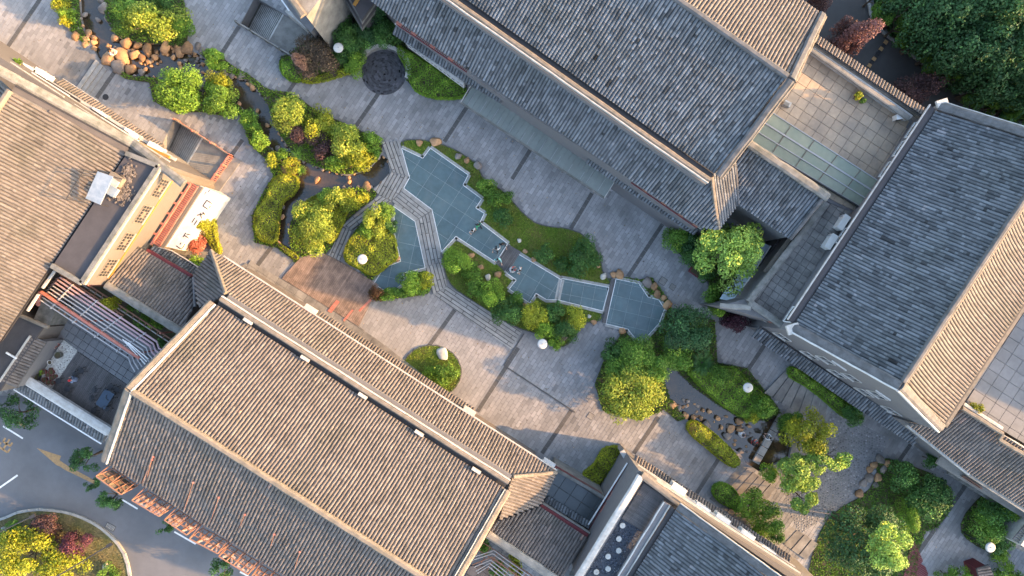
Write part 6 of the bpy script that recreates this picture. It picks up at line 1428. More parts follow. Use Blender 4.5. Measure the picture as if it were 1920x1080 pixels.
for k, (a, b, c) in enumerate(fr_):
    zt, zb = 9.7, 7.6; A, B = P(*a, zt), P(*b, zt); t = thing('sign_frame', flat(A, zb), lbs[k], 'sign frame', 'orange sign frames hung along the eave')
    A0, B0 = flat(A, zb), flat(B, zb)
    Fp = lambda u, v: A0.lerp(B0, u) + UP * (zt - zb) * v
    for i in range(5): MB().bar(Fp(i / 4, 0), Fp(i / 4, 1), .06, .06).build('upright', M_orange, t)
    for j in range(4): MB().bar(Fp(0, j / 3), Fp(1, j / 3), .06, .06).build('rail', M_orange, t)
    d = (B0 - A0).normalized(); back = Vector((-d.y, d.x, 0)); back = back if back.y > 0 else -back
    for i in (0, 2, 4):
        MB().bar(Fp(i / 4, 1), Fp(i / 4, .1) + back * 1.0, .05, .05).build('brace', M_orange, t); MB().bar(Fp(i / 4, 0), Fp(i / 4, 0) + back * 1.2, .06, .06).build('bracket_arm', M_orange, t)
    if k == 0:
        MB().hexa([Fp(.02, .02) - back * .08, Fp(.98, .02) - back * .08, Fp(.98, .02) - back * .12, Fp(.02, .02) - back * .12], [Fp(.02, .98) - back * .08, Fp(.98, .98) - back * .08, Fp(.98, .98) - back * .12, Fp(.02, .98) - back * .12]).build('cream_board', M_ridge, t)
        MB().bar(Fp(.1, .1), Fp(.9, .9), .04, .04).build('brace', M_orange, t)
    else:
        for s in range(2):
            for (x0, y0, x1, y1) in pats[(k + s) % 4]:
                MB().bar(Fp((x0 * .9 + s) / 2 + .02, y0) - back * .1, Fp((x1 * .9 + s) / 2 + .02, y1) - back * .1, .10, .17, up=back).build('letter_stroke', M_let, t)
for k, (a, b) in enumerate((((266, 907), (287, 857)), ((273, 905), (285, 862)), ((345, 957), (362, 905)), ((392, 985), (410, 933)), ((440, 1010), (459, 965)), ((500, 1048), (514, 1002)), ((548, 1082), (562, 1035)))):
    t = thing('stay_rod', P(*a, 9.2), ['leftmost rusty stay rod', 'short rusty stay rod right beside the leftmost one', 'second rusty stay rod', 'third rusty stay rod', 'fourth rusty stay rod', 'fifth rusty stay rod', 'last rusty stay rod'][k] + ' leaning over the lower roof tiles', 'stay rod', 'rusty stay rods of the sign frames')
    MB().tube(P(*a, 9.1), P(*b, 10.9), .022, .018).build('rod', M_orange, t); MB().box(P(*b, 10.9), .12, .12, .05).build('foot_plate', M_red, t)

# ================================================================== PLANTING
# upper left, along the stream
tree(290, 40, 56, 3.0, L_olive, 'broad olive green tree spreading over the orange boulder pile', leaf=.17, lobes=18, ry=40, seed=3, lobr=.36)
shrub(240, 36, 30, L_mid, 'dark green bush on the left flank of the broad olive tree', h=1.6, lobes=8)
shrub(300, 6, 26, L_deep, 'deep green bush cut by the top edge behind the broad olive tree', h=1.4)
shrub(345, 52, 20, L_mid, 'small green bush at the right end of the broad olive tree', h=1.2)
shrub(115, 12, 16, L_yellow, 'bright yellow green bush at the top left corner by the stream', h=1.0)
shrub(127, 27, 13, L_bright, 'green bush between two yellow bushes at the top left', h=.9)
shrub(124, 37, 11, L_yellow, 'small yellow bush nearest the pale paving at the top left', h=.8)
tree(335, 168, 48, 3.4, L_bright, 'round bright green tree below the brown stretch of the stream', leaf=.17, lobes=18, seed=5, lobr=.34)
tree(378, 165, 26, 2.2, L_bright, 'small yellow green tree hugging the right side of the round bright tree', leaf=.15, lobes=8)
shrub(413, 152, 22, L_yellow, 'yellow leaved bush above the dark green bush beside the stream', h=1.1)
shrub(418, 190, 34, L_mid, 'wide dark green bush right of the round bright tree', h=1.5, lobes=9, ry=28)
shrub(403, 112, 26, L_bright, 'oblong green bush among boulders on the upper bank', h=1.1, ry=18)
shrub(465, 222, 17, L_bright, 'small green bush on the left bank below the wide dark bush', h=.8); shrub(489, 262, 18, L_bright, 'green bush on the left bank where the paving curves in', h=.9)
shrub(475, 240, 14, L_mid, 'small dark green bush between two brighter ones on the left bank', h=.7)
shrub(512, 300, 15, L_hedgey, 'low golden bush on the left bank just above the pond', h=.7); shrub(545, 310, 15, L_yellow, 'yellow tufted bush beside the large tan boulder', h=.7)
shrub(530, 290, 12, L_bright, 'little green bush above the large tan boulder', h=.6)
tree(546, 213, 43, 2.6, L_olive, 'neat round olive tree at the head of the stream island', leaf=.15, lobes=20, seed=8, lobr=.32, name='clipped_tree')
shrub(597, 232, 26, L_hedgey, 'golden green bush between the two olive toned trees of the island', h=1.3, ry=34)
shrub(577, 262, 30, L_purple, 'dark purple bush in the middle of the stream island', h=1.2, lobes=9); shrub(612, 285, 22, L_purple, 'smaller purple bush near the pond side of the island', h=1.0)
tree(650, 268, 36, 3.0, L_olive, 'olive tree with yellow lit crown at the right of the island', leaf=.16, lobes=14, seed=9); tree(672, 297, 34, 1.9, L_yellow, 'yellow lit tree leaning over the pond', leaf=.16, lobes=10, seed=10, ry=27)  # yellow leaf colour of the lower crown stands in for sun on it
shrub(700, 268, 18, L_bright, 'bright green bush at the tip of the island by the plank walkway', h=1.2); shrub(705, 285, 12, L_mid, 'small dark bush under the tip of the island', h=.8)
shrub(625, 305, 26, L_bright, 'low light green bush along the pond edge of the island', h=.8, ry=13)
for k, (x, y, r, lb) in enumerate(((556, 290, 20, 'tuft of long grass under the purple bush at the pond'), (563, 318, 12, 'small tuft of long grass at the pond edge'), (548, 335, 13, 'tuft of long grass on the yellow left bank'))): fronds(x, y, r, .55, L_bright, lb, name='grass_tuft', n=30, w=.035, droop=.5, leaflets=False, seed=k)
hedge([(508,330),(540,322),(560,335),(548,365),(530,372),(520,395),(518,440),(510,458),(482,450),(473,425),(475,395),(497,368)], .9, L_hedgey, 'golden green clipped hedge on the left bank of the narrow channel', seed=2)
hedge([(514,455),(522,456),(560,481),(557,487),(545,482)], .45, L_hedgey, 'thin low golden edging plant along the sunlit paving', seed=3)
tree(584, 425, 48, 2.8, L_olive, 'large round olive tree beside the curved plank branch', leaf=.16, lobes=22, seed=12, lobr=.32, ry=48, name='clipped_tree')
hedge([(560,380),(600,360),(640,358),(655,375),(640,420),(618,462),(600,440),(575,400)], .9, L_hedgey, 'golden hedge wrapped round the large olive tree', seed=4)
shrub(632, 378, 24, L_olive, 'grey olive bush above the large round olive tree', h=1.5); shrub(662, 370, 26, L_hedgey, 'yellow green bush nearest the plank junction', h=1.2, ry=21); shrub(615, 370, 17, L_mid, 'dark green bush behind the grey olive bush', h=1.3)
hedge([(642,470),(660,436),(690,425),(715,422),(738,440),(742,465),(745,485),(722,500),(700,520),(672,505),(645,492)], 1.0, L_hedgey, 'big yellow green planting around the round lamp', seed=5)
shrub(706, 412, 22, L_olive, 'upright olive bush in the fork of the plank walkway', h=2.0, ry=30); shrub(725, 398, 18, L_mid, 'dark green bush at the point of the walkway fork', h=1.6); shrub(690, 435, 15, L_bright, 'bright green bush left of the upright olive bush', h=1.3); shrub(733, 425, 13, L_deep, 'deep green bush by the edge of the narrow glass floor', h=1.2)
shrub(706, 551, 15, LM('russet_leaves', (.13, .05, .02), (.08, .06, .02), (.2, .1, .03)), 'round russet shrub at the left end of the small bed', h=.8); shrub(730, 552, 17, L_bright, 'light green bush next to the russet shrub', h=.7, ry=12)
shrub(770, 530, 26, L_bright, 'bushy bright green shrub against the narrow glass floor', h=1.4, ry=22); shrub(795, 524, 17, L_yellow, 'yellow green shrub beside the walkway bend', h=1.2); shrub(750, 549, 20, L_mid, 'low green shrub under the bushy bright shrub', h=.7, ry=11); shrub(785, 545, 17, L_mid, 'dark low shrub under the walkway bend', h=.8)
# along the long lawn above the glass floors
shrub(911, 347, 17, L_mid, 'round green bush where the long lawn begins to widen', h=.8); shrub(935, 372, 25, L_mid, 'dark leafy bush left of the people, on the lawn', h=.6, ry=18)
shrub(945, 405, 20, L_deep, 'dark low bush above the wooden bridge', h=.6); shrub(1020, 475, 19, L_deep, 'round dark bush left of centre on the long lawn', h=1.0); shrub(1054, 494, 14, L_deep, 'small round dark bush in the middle of the long lawn', h=.8); shrub(1098, 478, 27, L_deep, 'large dark bush at the right end of the long lawn', h=1.2, ry=30); shrub(1085, 505, 20, L_deep, 'dark bush below the large one at the lawn end', h=.9)
shrub(857, 487, 27, L_hedge, 'round clipped bush in the bed left of the glass floors', h=1.1); shrub(920, 552, 25, L_hedge, 'round clipped bush in the middle of the lower bed', h=1.1); shrub(889, 540, 20, L_mid, 'loose green bush between the two round clipped bushes', h=.8); shrub(885, 510, 16, L_mid, 'thin leafed bush above the loose one in the lower bed', h=.6)
shrub(952, 588, 26, L_deep, 'dark green bush at the lower edge of the lower bed', h=1.2); shrub(967, 560, 14, L_mid, 'small bush by the edge of the diagonal glass floor', h=.7)
shrub(1000, 590, 27, L_hedgey, 'yellow green bush left of the bench', h=1.3); shrub(1025, 617, 22, L_hedge, 'green bush directly above the round lamp by the court', h=1.1); shrub(1042, 585, 18, L_deep, 'dark bush between the two yellow green ones', h=1.4); shrub(1078, 598, 21, L_hedgey, 'yellow green bush right of the dark one', h=1.3); shrub(1060, 622, 22, L_deep, 'dark bush beside the bench', h=1.3); shrub(1045, 642, 15, L_hedge, 'small bush at the lower point of the lower bed', h=.8)
t = thing('garden_bench', P(1055, 636), 'small dark wooden bench among the bushes', 'bench')
A, B = P(1051, 642, .45), P(1061, 630, .45); 
for s in (-.12, 0, .12): MB().bar(A + Vector((s, -s * .6, 0)), B + Vector((s, -s * .6, 0)), .10, .05).build('seat_board', M_wood, t)
for p in (A.lerp(B, .12), A.lerp(B, .88)): MB().box(p - Vector((0, 0, .24)), .3, .1, .42).build('leg', M_dark, t)
shrub(835, 700, 26, L_mid, 'loose leafy bush on the half moon grass island', h=.7, ry=20); shrub(808, 700, 14, L_bright, 'small pale green bush on the half moon grass island', h=.5); boulder(829, 665, 13, M_rockw, 'large white boulder on the half moon grass island', flat=.55)
# shaded corner at the top
tree(596, 105, 50, 3.0, L_brown, 'dark brown purple tree beside the sunken stair', leaf=.14, lobes=16, seed=20, ry=42, lobr=.36)
shrub(568, 122, 18, mat('copper_tinted_leaves', (.30, .17, .11), .6, .2, 1, (.16, .09, .07), .8, tint=.6, sub=.2), 'patch of copper coloured leaves low on the dark tree', h=2.0, lobes=6)
hedge([(521,112),(545,103),(560,125),(565,150),(540,150),(524,135)], .8, L_hedge, 'round clipped green hedge left of the dark purple tree', seed=6); hedge([(560,142),(600,143),(628,128),(650,128),(660,120),(675,112),(682,100),(672,130),(640,141),(600,153),(565,155)], .5, L_hedgey, 'low golden hedge under the dark purple tree', seed=7)
tree(606, 40, 20, 3.4, L_yellow, 'small yellow green tree against the corner building', leaf=.17, lobes=8, seed=21); tree(620, 65, 19, 2.6, LM('bluish_leaves', (.07, .15, .09), (.05, .11, .07), (.12, .2, .14)), 'small bluish green tree below the yellow one', leaf=.17, lobes=7, seed=22)
shrub(668, 118, 22, L_bright, 'lit green bush left of the round cobbled court', h=1.2)
for k, (x, y, r, m, h, lb) in enumerate(((655, 75, 28, L_deep, 1.8, 'dark bush in the deep shade above the lamp'), (690, 60, 26, L_forest, 1.6, 'dark bush under the pavilion corner'), (722, 70, 26, L_deep, 1.9, 'dark bush above the curved wall'), (712, 30, 22, L_forest, 2.2, 'round dark tree between pavilion and hall'), (745, 60, 20, L_deep, 1.5, 'dark bush by the corner of the top hall'), (645, 102, 20, L_deep, 1.2, 'dark bush right of the lamp in the shade'), (636, 50, 22, L_deep, 1.4, 'dark bush behind the small yellow tree'), (675, 88, 22, L_deep, 1.3, 'dark bush left of the curved wall'))): shrub(x, y, r, m, lb, h=h)
hedge([(741,80),(760,90),(790,108),(830,132),(878,162),(872,176),(855,182),(812,182),(775,168),(765,145),(757,118),(745,100)], 1.0, L_hedge, 'large clipped green hedge beside the round cobbled court', seed=8)
# left: shrubs beside the canopy
hedge([(385,396),(397,400),(400,430),(403,450),(412,475),(400,475),(390,455),(372,440),(368,415)], .9, L_yellow, 'yellow green hedge beside the white canopy', seed=9); shrub(368, 432, 15, L_brown, 'purplish bush between the canopy and the yellow hedge', h=1.1); shrub(368, 456, 19, L_pinkl, 'pink leaved bush beside the white canopy', h=1.1); shrub(380, 420, 15, L_yellow, 'bright yellow bush covering the canopy lettering', h=1.8)
shrub(368, 490, 12, L_bright, 'small green bush in the gap between the tiled roofs', h=1.0)
# big trees at the middle right
tree(1181, 733, 66, 3.0, L_olive, 'largest round clipped tree in the court, its right side in sun', leaf=.17, lobes=80, seed=30, lobr=.22, ry=62, z=1.9, rz=1.75, dens=1.2, name='clipped_tree')
for x, y, r, m, h, lb in ((1190, 672, 40, L_mid, 1.8, 'dark bush under the large many-sided glass floor'), (1150, 660, 22, L_deep, 1.4, 'small dark bush at the left end of the lower garden'), (1228, 690, 26, L_mid, 1.5, 'green bush left of the narrow dark channel'), (1160, 685, 26, L_mid, 1.5, 'bush hidden behind the largest clipped tree')): shrub(x, y, r, m, lb, h=h)
tree(1285, 618, 56, 3.6, L_forest, 'light feathery green tree covering the end of the glass floor', leaf=.16, lobes=24, seed=31, lobr=.32, ry=50); tree(1275, 665, 32, 2.2, L_mid, 'smaller green tree below the feathery one', leaf=.15, lobes=10, seed=32)
fronds(1205, 662, 26, 1.4, L_deep, 'dark cycad with radiating fronds below the glass floor', n=30); fronds(1322, 682, 27, 1.6, L_deep, 'dark cycad with radiating fronds right of the feathery tree', n=30, seed=3)
hedge([(1285,690),(1320,695),(1350,688),(1385,690),(1405,715),(1435,740),(1456,764),(1448,784),(1420,786),(1395,786),(1362,765),(1340,748),(1310,722)], 1.1, L_hedge, 'long clipped green planting along the right bank of the lower stream', seed=10)
shrub(1410, 783, 13, L_hedgey, 'small yellow bush at the lower edge of the long planting', h=.7); shrub(1350, 705, 20, L_mid, 'soft green bush in the long planting', h=1.4); shrub(1430, 760, 20, L_mid, 'rounded bush at the right end of the long planting', h=1.4)
tree(1366, 478, 66, 5.2, L_gink, 'tall ginkgo tree with its right side lit yellow', leaf=.20, lobes=26, seed=33, lobr=.27, ry=64, rz=3.2, trunk=.14, fill=.22)
tree(1405, 440, 30, 6.2, L_gink, 'upper right limb cluster of light green leaves by the dark eaves', leaf=.19, lobes=9, seed=34, lobr=.36)
for x, y, r, m, h, lb in ((1275, 448, 27, L_mid, 1.6, 'dark bush at the left end of the bed under the eaves'), (1300, 478, 27, L_deep, 1.6, 'dark bush left of the ginkgo tree'), (1292, 455, 22, L_forest, 1.5, 'shaded bush behind the end of the bed'), (1335, 552, 18, L_mid, 1.4, 'small green bush below the ginkgo tree'), (1345, 580, 15, L_hedge, 1.2, 'small yellow green bush above the dark red shrub'), (1320, 505, 20, L_deep, 1.4, 'dark bush by the planter box')): shrub(x, y, r, m, lb, h=h)
shrub(1378, 604, 27, LM('dark_red_leaves', (.065, .018, .030), (.040, .014, .022), (.14, .03, .05)), 'dark red shrub below the gable wall', h=1.3, ry=21)
t = thing('planter_box', P(1305, 511), 'dark planter box beside the ginkgo bed', 'planter'); MB().box(P(1305, 510, .3), 1.1, .6, .6, -.6).build('box_body', M_redd, t); MB().box(P(1305, 510, .58), .9, .42, .08, -.6).build('box_soil', M_soil, t)
hedge([(1483,688),(1500,692),(1560,735),(1600,762),(1628,783),(1612,792),(1585,785),(1550,752),(1510,722),(1480,708)], .9, L_hedge, 'long hedge along the skirt roof of the right hall', seed=11); shrub(1598, 777, 19, L_deep, 'dark bush at the lower end of the long hedge', h=1.1)
hedge([(1292,792),(1310,790),(1350,820),(1392,862),(1388,878),(1370,878),(1330,845),(1290,812)], .9, L_hedgey, 'golden hedge strip along the lower stream', seed=12)
hedge([(1128,846),(1150,837),(1170,842),(1166,852),(1160,872),(1140,890),(1122,914),(1104,912),(1090,892),(1112,876),(1122,862)], .9, L_hedgey, 'short curved hedge beside the angled concrete wall', seed=13)
hedge([(1336,925),(1352,904),(1388,922),(1392,968),(1375,955),(1350,945)], 1.0, L_hedge, 'clipped golden green block hedge beside the tiled coping', seed=14)
tree(1410, 950, 30, 2.2, L_bright, 'small round bright tree next to the block hedge', leaf=.14, lobes=12, seed=36); shrub(1447, 975, 27, L_mid, 'dark green bush right of the small bright tree', h=1.4, ry=24); shrub(1425, 990, 22, L_hedge, 'low bush under the small bright tree', h=.9); shrub(1455, 1005, 14, L_deep, 'dark bush at the edge of the steps', h=1.0)
tree(1517, 812, 44, 3.0, L_yellow, 'round bright yellow green tree right of the stone crossing', leaf=.17, lobes=22, seed=37, lobr=.32, z=5.4, rz=1.9)
tree(1560, 858, 38, 4.4, L_gink, 'upper right spray of the loose yellow green tree', leaf=.19, lobes=13, seed=38, lobr=.32, ry=22, rz=1.0, z=5.9, fill=.3, trunk=.06, dens=1.7); tree(1500, 890, 46, 4.0, L_gink, 'sprawling loose yellow green tree over the cobbled court', leaf=.19, lobes=20, seed=39, lobr=.28, ry=40, rz=1.2, z=5.7, fill=.3, dens=1.8); tree(1505, 935, 26, 3.8, L_gink, 'lowest spray of the loose yellow green tree', leaf=.19, lobes=9, seed=40, lobr=.34, rz=1.0, z=5.5, trunk=.06, dens=1.6)
shrub(1476, 795, 17, L_mid, 'green bush left of the round yellow tree', h=1.1, ry=20); shrub(1440, 886, 18, L_hedge, 'round green bush below the stone crossing', h=.9); shrub(1492, 782, 12, L_mid, 'small bush at the top of the round yellow tree', h=.9)
# bottom right, deep shade
tree(1622, 1012, 80, 5.2, L_forest, 'largest dark tree at the bottom right', leaf=.19, lobes=34, seed=41, lobr=.28, ry=72, rz=3.0, fill=.2); tree(1662, 1030, 44, 8.2, L_gink, 'sunlit yellow crown rising out of the largest dark tree', leaf=.18, lobes=16, seed=42, lobr=.30, ry=48, rz=1.2)  # sunlit part of the dark tree: separate crown, sun put into yellower leaves
tree(1688, 893, 29, 2.8, L_deep, 'dark tree by the rocks of the small pool', leaf=.16, lobes=12, seed=43); tree(1738, 930, 40, 3.4, L_deep, 'wide dark tree at the right of the small pool', leaf=.17, lobes=16, seed=44, ry=42); tree(1762, 915, 22, 2.8, L_forest, 'small paler tree beside the wide dark tree', leaf=.15, lobes=8, seed=45)
shrub(1698, 972, 20, L_hedge, 'column of yellow green bush right of the largest dark tree', h=1.4, ry=30); shrub(1745, 862, 15, L_deep, 'very dark round bush against the shaded wall', h=1.2)
for x, y, r, m, h, lb in ((1840, 985, 34, L_mid, 1.8, 'dark green bush at the left of the last bed'), (1855, 960, 28, L_deep, 1.8, 'dark bush at the top of the last bed'), (1865, 1008, 27, L_deep, 1.5, 'dark bush left of the last lamp'), (1880, 958, 16, L_hedge, 1.9, 'lighter bush at the right of the last bed'), (1875, 1040, 16, L_hedge, .9, 'light green bush below the last lamp'), (1885, 985, 18, L_deep, 1.4, 'dark bush by the brown roof edge')): shrub(x, y, r, m, lb, h=h)
for k, (x, y, r, m) in enumerate(((1775, 1078, 18, L_mid), (1805, 1080, 16, L_hedge), (1885, 1076, 20, L_hedge), (1910, 1085, 16, L_mid))): shrub(x, y, r, m, ('leftmost', 'second', 'third', 'rightmost')[k] + ' of the bushes cut by the bottom edge at the right', h=.9)
hb = thing('brown_hut', P(1855, 1080), 'small brown slatted roof at the bottom right edge', 'hut'); tile_roof(hb, PP([(1832,1068,2.2),(1855,1060,2.6),(1868,1090,2.6),(1842,1100,2.2)]), M_wood, seed=61); MB().prism(PP([(1836,1070,2),(1855,1064,2),(1864,1090,2),(1842,1096,2)]), 0, 2.0).build('hut_wall', M_redd, hb)
hb = thing('brown_deck', P(1712, 1050), 'brown slatted deck wedge beside the largest dark tree', 'deck'); grid_pieces(hb, [(v.x, v.y) for v in PP([(1712,1005,.1),(1740,1075,.1),(1738,1100,.1),(1690,1100,.1)])], ang_px(.84, .545), 3, .15, .02, .05, .1, M_redd, 'deck_board')
rp = thing('railing_corner', P(1900, 990), 'pale wall and dark slatted roof cut by the right edge', 'building'); MB().bar(P(1925, 965, 3), P(1893, 1012, 3), .5, 3).build('white_wall', M_cap, rp); MB().bar(P(1867, 1000, 2), P(1940, 1040, 2), .5, .4).build('ledge', M_concd, rp); louvre(rp, (1935, 985), (1907, 1018), .9, 4.2, 9, M_ridged, 'slatted_railing', slat=.09); MB().prism([P(1885, 975, .3), P(1925, 960, .3), P(1895, 1005, .3), P(1880, 995, .3)], 0, .3).build('brown_floor', M_redd, rp)
# top right: dark wood and the two plum trees
shrub(1594, 84, 29, mat('plum_lit_leaves', (.19, .095, .085), .6, .2, 1, (.11, .05, .06), .8, tint=.6, sub=.2), 'plum tree with pinkish lit leaves behind the terrace coping', h=4.6, name='plum_tree', lobes=12, leaf=.17, ry=25); shrub(1575, 70, 26, L_purple, 'dark half of the plum tree left of the lit leaves', h=3.4, name='plum_tree', leaf=.17)  # pinker copy of the plum leaves carries the sunlight on this half
tree(1718, 163, 44, 3.4, L_purple, 'dark plum tree between terrace coping and road', leaf=.17, lobes=14, seed=50, ry=32, name='plum_tree'); shrub(1525, 10, 22, L_purple, 'dark plum bush at the top edge beside the orange roof', h=2.5)
wood = [(1705, 18, 48, 6.0), (1755, 30, 52, 7.5), (1810, 15, 50, 8), (1865, 35, 55, 8.5), (1915, 20, 45, 8), (1730, 72, 38, 5.0), (1775, 90, 46, 6.5), (1835, 95, 52, 7.5), (1895, 105, 50, 8), (1800, 138, 36, 5), (1850, 160, 42, 6), (1905, 175, 42, 6), (1658, 20, 26, 2.6), (1683, 52, 26, 2.6), (1880, 212, 26, 2.6), (1752, 112, 27, 2.4), (1822, 178, 26, 2.4), (1712, 88, 24, 2.2), (1783, 145, 24, 2.2), (1850, 200, 24, 2.2), (1915, 218, 26, 2.6), (1705, 60, 24, 2.6), (1640, -5, 22, 2.4)]
fn = ['leftmost tall tree of the wood at the top edge', 'second tall tree of the wood along the top edge', 'third tall tree of the wood along the top edge', 'widest tree of the wood, near the top right corner', 'tree of the wood in the top right corner', 'tree of the wood closest to the speed bump', 'middle tree of the wood, behind the road bend', 'broad tree in the centre of the wood', 'broad tree of the wood against the right edge', 'smaller tree of the wood beside the road straight', 'tree of the wood above the far hall roof', 'lowest tree of the wood at the right edge', 'low bush where the kerb starts to curve', 'low bush inside the kerb bend', 'low bush by the kerb near the right edge', 'low bush between kerb and wood, left', 'low bush between kerb and wood, right', 'low bush just above the speed bump bend', 'low bush half way down the kerb', 'low bush above the corner of the far hall', 'low bush at the right edge beside the kerb end', 'low bush tucked behind the kerb bend', 'low bush at the top of the kerb']
for k, (x, y, r, h) in enumerate(wood): tree(x, y, r, h, L_forest if k < 12 else L_mid, fn[k], leaf=.24 if k < 12 else .17, lobes=24 if k < 12 else 9, seed=60 + k, lobr=.30, z=h * .62 if k < 12 else h * .75, rz=h * .6 if k < 12 else h * .8, dens=.8, trunk=.12, fill=.1, group='trees of the wood beyond the side road', name='forest_tree' if k < 12 else 'undergrowth_bush', cat='tree' if k < 12 else 'shrub')
rr = np.random.RandomState(99); n = 26000; X = rr.uniform(39, 66, n); Y = rr.uniform(11, 34, n); Z = 8.5 + 1.6 * np.sin(X * .9) * np.sin(Y * .8) - 8.2 * rr.rand(n) ** 2.2
k = (X > 41.5) | (Z < 5); C = np.stack([X, Y, Z], 1)[k]; o = link('far_wood', leaf_mesh(C, rr.normal(size=(len(C), 3)) + [0, 0, .6], .55, rr.normal(0, .4, len(C)), .62, rr), None, L_forest); o['kind'] = 'stuff'
q = w2([(1640,-80),(1640,10),(1665,60),(1720,110),(1800,165),(1850,205),(1960,240),(2100,240),(2100,-100)]); o = sheet('wood_floor', q, [], .03, M_soil, skirt=.03, kind='structure'); blades(q, 'wood_undergrowth', L_forest, dens=60, h=.6, z=.03, seed=70, wide=.25)
# lower left: verge island and trees below the eaves
tree(52, 1040, 56, 3.6, L_yellow, 'large yellow green tree on the verge island', leaf=.17, lobes=24, seed=80, lobr=.32, ry=50); tree(118, 1065, 42, 3.0, L_yellow, 'second yellow green tree on the verge island, cut by the bottom edge', leaf=.17, lobes=16, seed=81); shrub(20, 1000, 22, L_mid, 'dark green bush behind the large yellow tree', h=1.2)
shrub(88, 984, 28, L_purple, 'round plum coloured shrub at the top of the verge island', h=1.4, ry=25); shrub(143, 1019, 27, LM('red_plum_leaves', (.10, .03, .05), (.06, .02, .035), (.24, .09, .08)), 'large red plum shrub in the middle of the verge island', h=1.4, ry=26); shrub(107, 1020, 15, L_purple, 'small plum shrub squeezed between its larger neighbours', h=1.1); shrub(203, 1075, 17, L_mid, 'small green bush at the bottom of the verge island', h=.7); boulder(200, 1060, 8, M_rockw, 'white boulder on the verge island')
def needle_tree(x, y, r, h, lb, seed): 
    t = tree(x, y, r, h, L_con, lb, name='conifer', leaf=.22, lobes=12, seed=seed, lobr=.30, rz=1.3, dens=1.0, aspect=.32, fill=.3)
for k, (x, y, r, h, lb) in enumerate(((30, 775, 38, 3.6, 'feathery green tree at the left edge below the patio wall'), (162, 858, 30, 3.6, 'feathery green tree left of the long hall verge'), (212, 930, 27, 3.0, 'feathery tree poking out below the first sign frame'), (310, 990, 14, 2.8, 'small feathery tree tip between the sign frames'), (420, 1062, 24, 3.0, 'feathery tree below the fifth sign frame'), (175, 905, 14, 2.4, 'small feathery branch by the cream board'))): needle_tree(x, y, r, h, lb, 90 + k)
def street_lamp(base, top, lb, z=5.5):
    A, B = P(*base, .15), P(*top, z); t = thing('street_lamp', flat(A, .13), lb, 'street lamp'); MB().tube(A, flat(A, z - .2), .08, .05).build('pole', M_kerb, t)
    MB().tube(flat(A, z - .2), B, .05).build('arm', M_dark, t); MB().box(B, .5, .24, .12, .5).build('lamp_head', M_dark, t); MB().box(A + Vector((0, 0, .1)), .4, .4, .25).build('base_block', M_kerb, t)
street_lamp((10, 992), (61, 968), 'street lamp with a dark head at the upper left of the verge island', 4.0); street_lamp((152, 1052), (205, 1022), 'street lamp with a dark head near the middle of the verge island', 4.0)
# small plants
shrub(1606, 181, 9, L_yellow, 'small yellow potted plant on the upper terrace', h=.6, gz=6.2, z=6.8); 
t = thing('plant_pot', P(1606, 181, 6.2), 'pot of the small yellow plant on the upper terrace', 'pot'); MB().lathe(P(1606, 181, 6.2), [(.2, 0), (.27, .35), (.22, .35), (0, .3)], 14).build('pot_body', M_clay, t)
shrub(1618, 189, 5, L_mid, 'tiny dark plant beside the yellow one on the upper terrace', h=.4, gz=6.2, z=6.6)
shrub(1832, 765, 11, L_yellow, 'small yellow bush growing at the edge of the right terrace', h=.5, gz=6.8, z=7.2); shrub(35, 118, 9, L_bright, 'small green weeds on top of the left hall facade', h=.4, gz=5.5, z=5.9); 
shrub(209, 568, 15, L_yellow, 'yellow green plant growing through the orange pergola', h=1.2, gz=3.0, z=5.4)
for k, (x, y, r, m) in enumerate(((245, 578, 8, L_mid), (268, 605, 14, L_mid), (292, 608, 12, L_bright), (308, 640, 10, L_deep))): shrub(x, y, r, m, ('first', 'second', 'third', 'last')[k] + ' of the small plants in the strip below the pergola, from the left', h=.7, gz=3.0, z=3.5)
for k, (x, y, r) in enumerate(((905, 1025, 16), (935, 1070, 16), (966, 1046, 12), (968, 1068, 13))): shrub(x, y, r, L_yellow if k > 1 else L_mid, ('dark plant at the top of the white pipe pergola', 'dark plant under the middle of the white pipe pergola', 'yellow plant right of the white pipe bend', 'yellow plant below the white pipe bend')[k], h=1.0)

# ================================================================== BOULDERS
def row(pts, grp, where, z=-.15, mt=None):
    ords = ['first', 'second', 'third', 'fourth', 'fifth', 'sixth', 'seventh', 'eighth', 'ninth', 'tenth', 'eleventh', 'twelfth', 'thirteenth', 'fourteenth', 'fifteenth', 'sixteenth', 'seventeenth', 'eighteenth', 'nineteenth', 'twentieth', 'twenty first', 'twenty second', 'twenty third', 'twenty fourth', 'twenty fifth', 'twenty sixth', 'twenty seventh', 'twenty eighth']
    for k, (x, y, r, m) in enumerate(pts):
        mm = {'t': M_rock, 'g': M_rockg, 'w': M_rockw}[m]; cn_ = {'t': 'tan', 'g': 'grey', 'w': 'pale'}[m]
        boulder(x, y, r, mm, f'{"large" if r > 9 else "small" if r < 5.5 else "middling"} {cn_} boulder, {ords[k]} {where}', grp, z=z)
row([(140, 20, 8, 'g'), (137, 40, 8, 'g'), (149, 42, 6, 'g'), (133, 54, 7, 'g'), (146, 69, 11, 't'), (150, 55, 7, 'g'), (163, 73, 9, 't'), (167, 62, 8, 't'), (163, 84, 9, 't'), (177, 71, 6, 't'), (176, 80, 7, 't'), (178, 91, 7, 't')], 'boulders of the upper stream', 'from the top down the left bank of the upper stream')
row([(196, 16, 12, 'g'), (191, 3, 8, 'g'), (207, 27, 6, 'g'), (201, 38, 4, 'g'), (211, 44, 6, 'g'), (212, 56, 6, 'g')], 'boulders of the upper stream', 'from the top down the right bank of the upper stream')
row([(160, 28, 6, 'g'), (184, 37, 5, 'g')], 'boulders of the upper stream', 'from the left standing in the dark upper water')
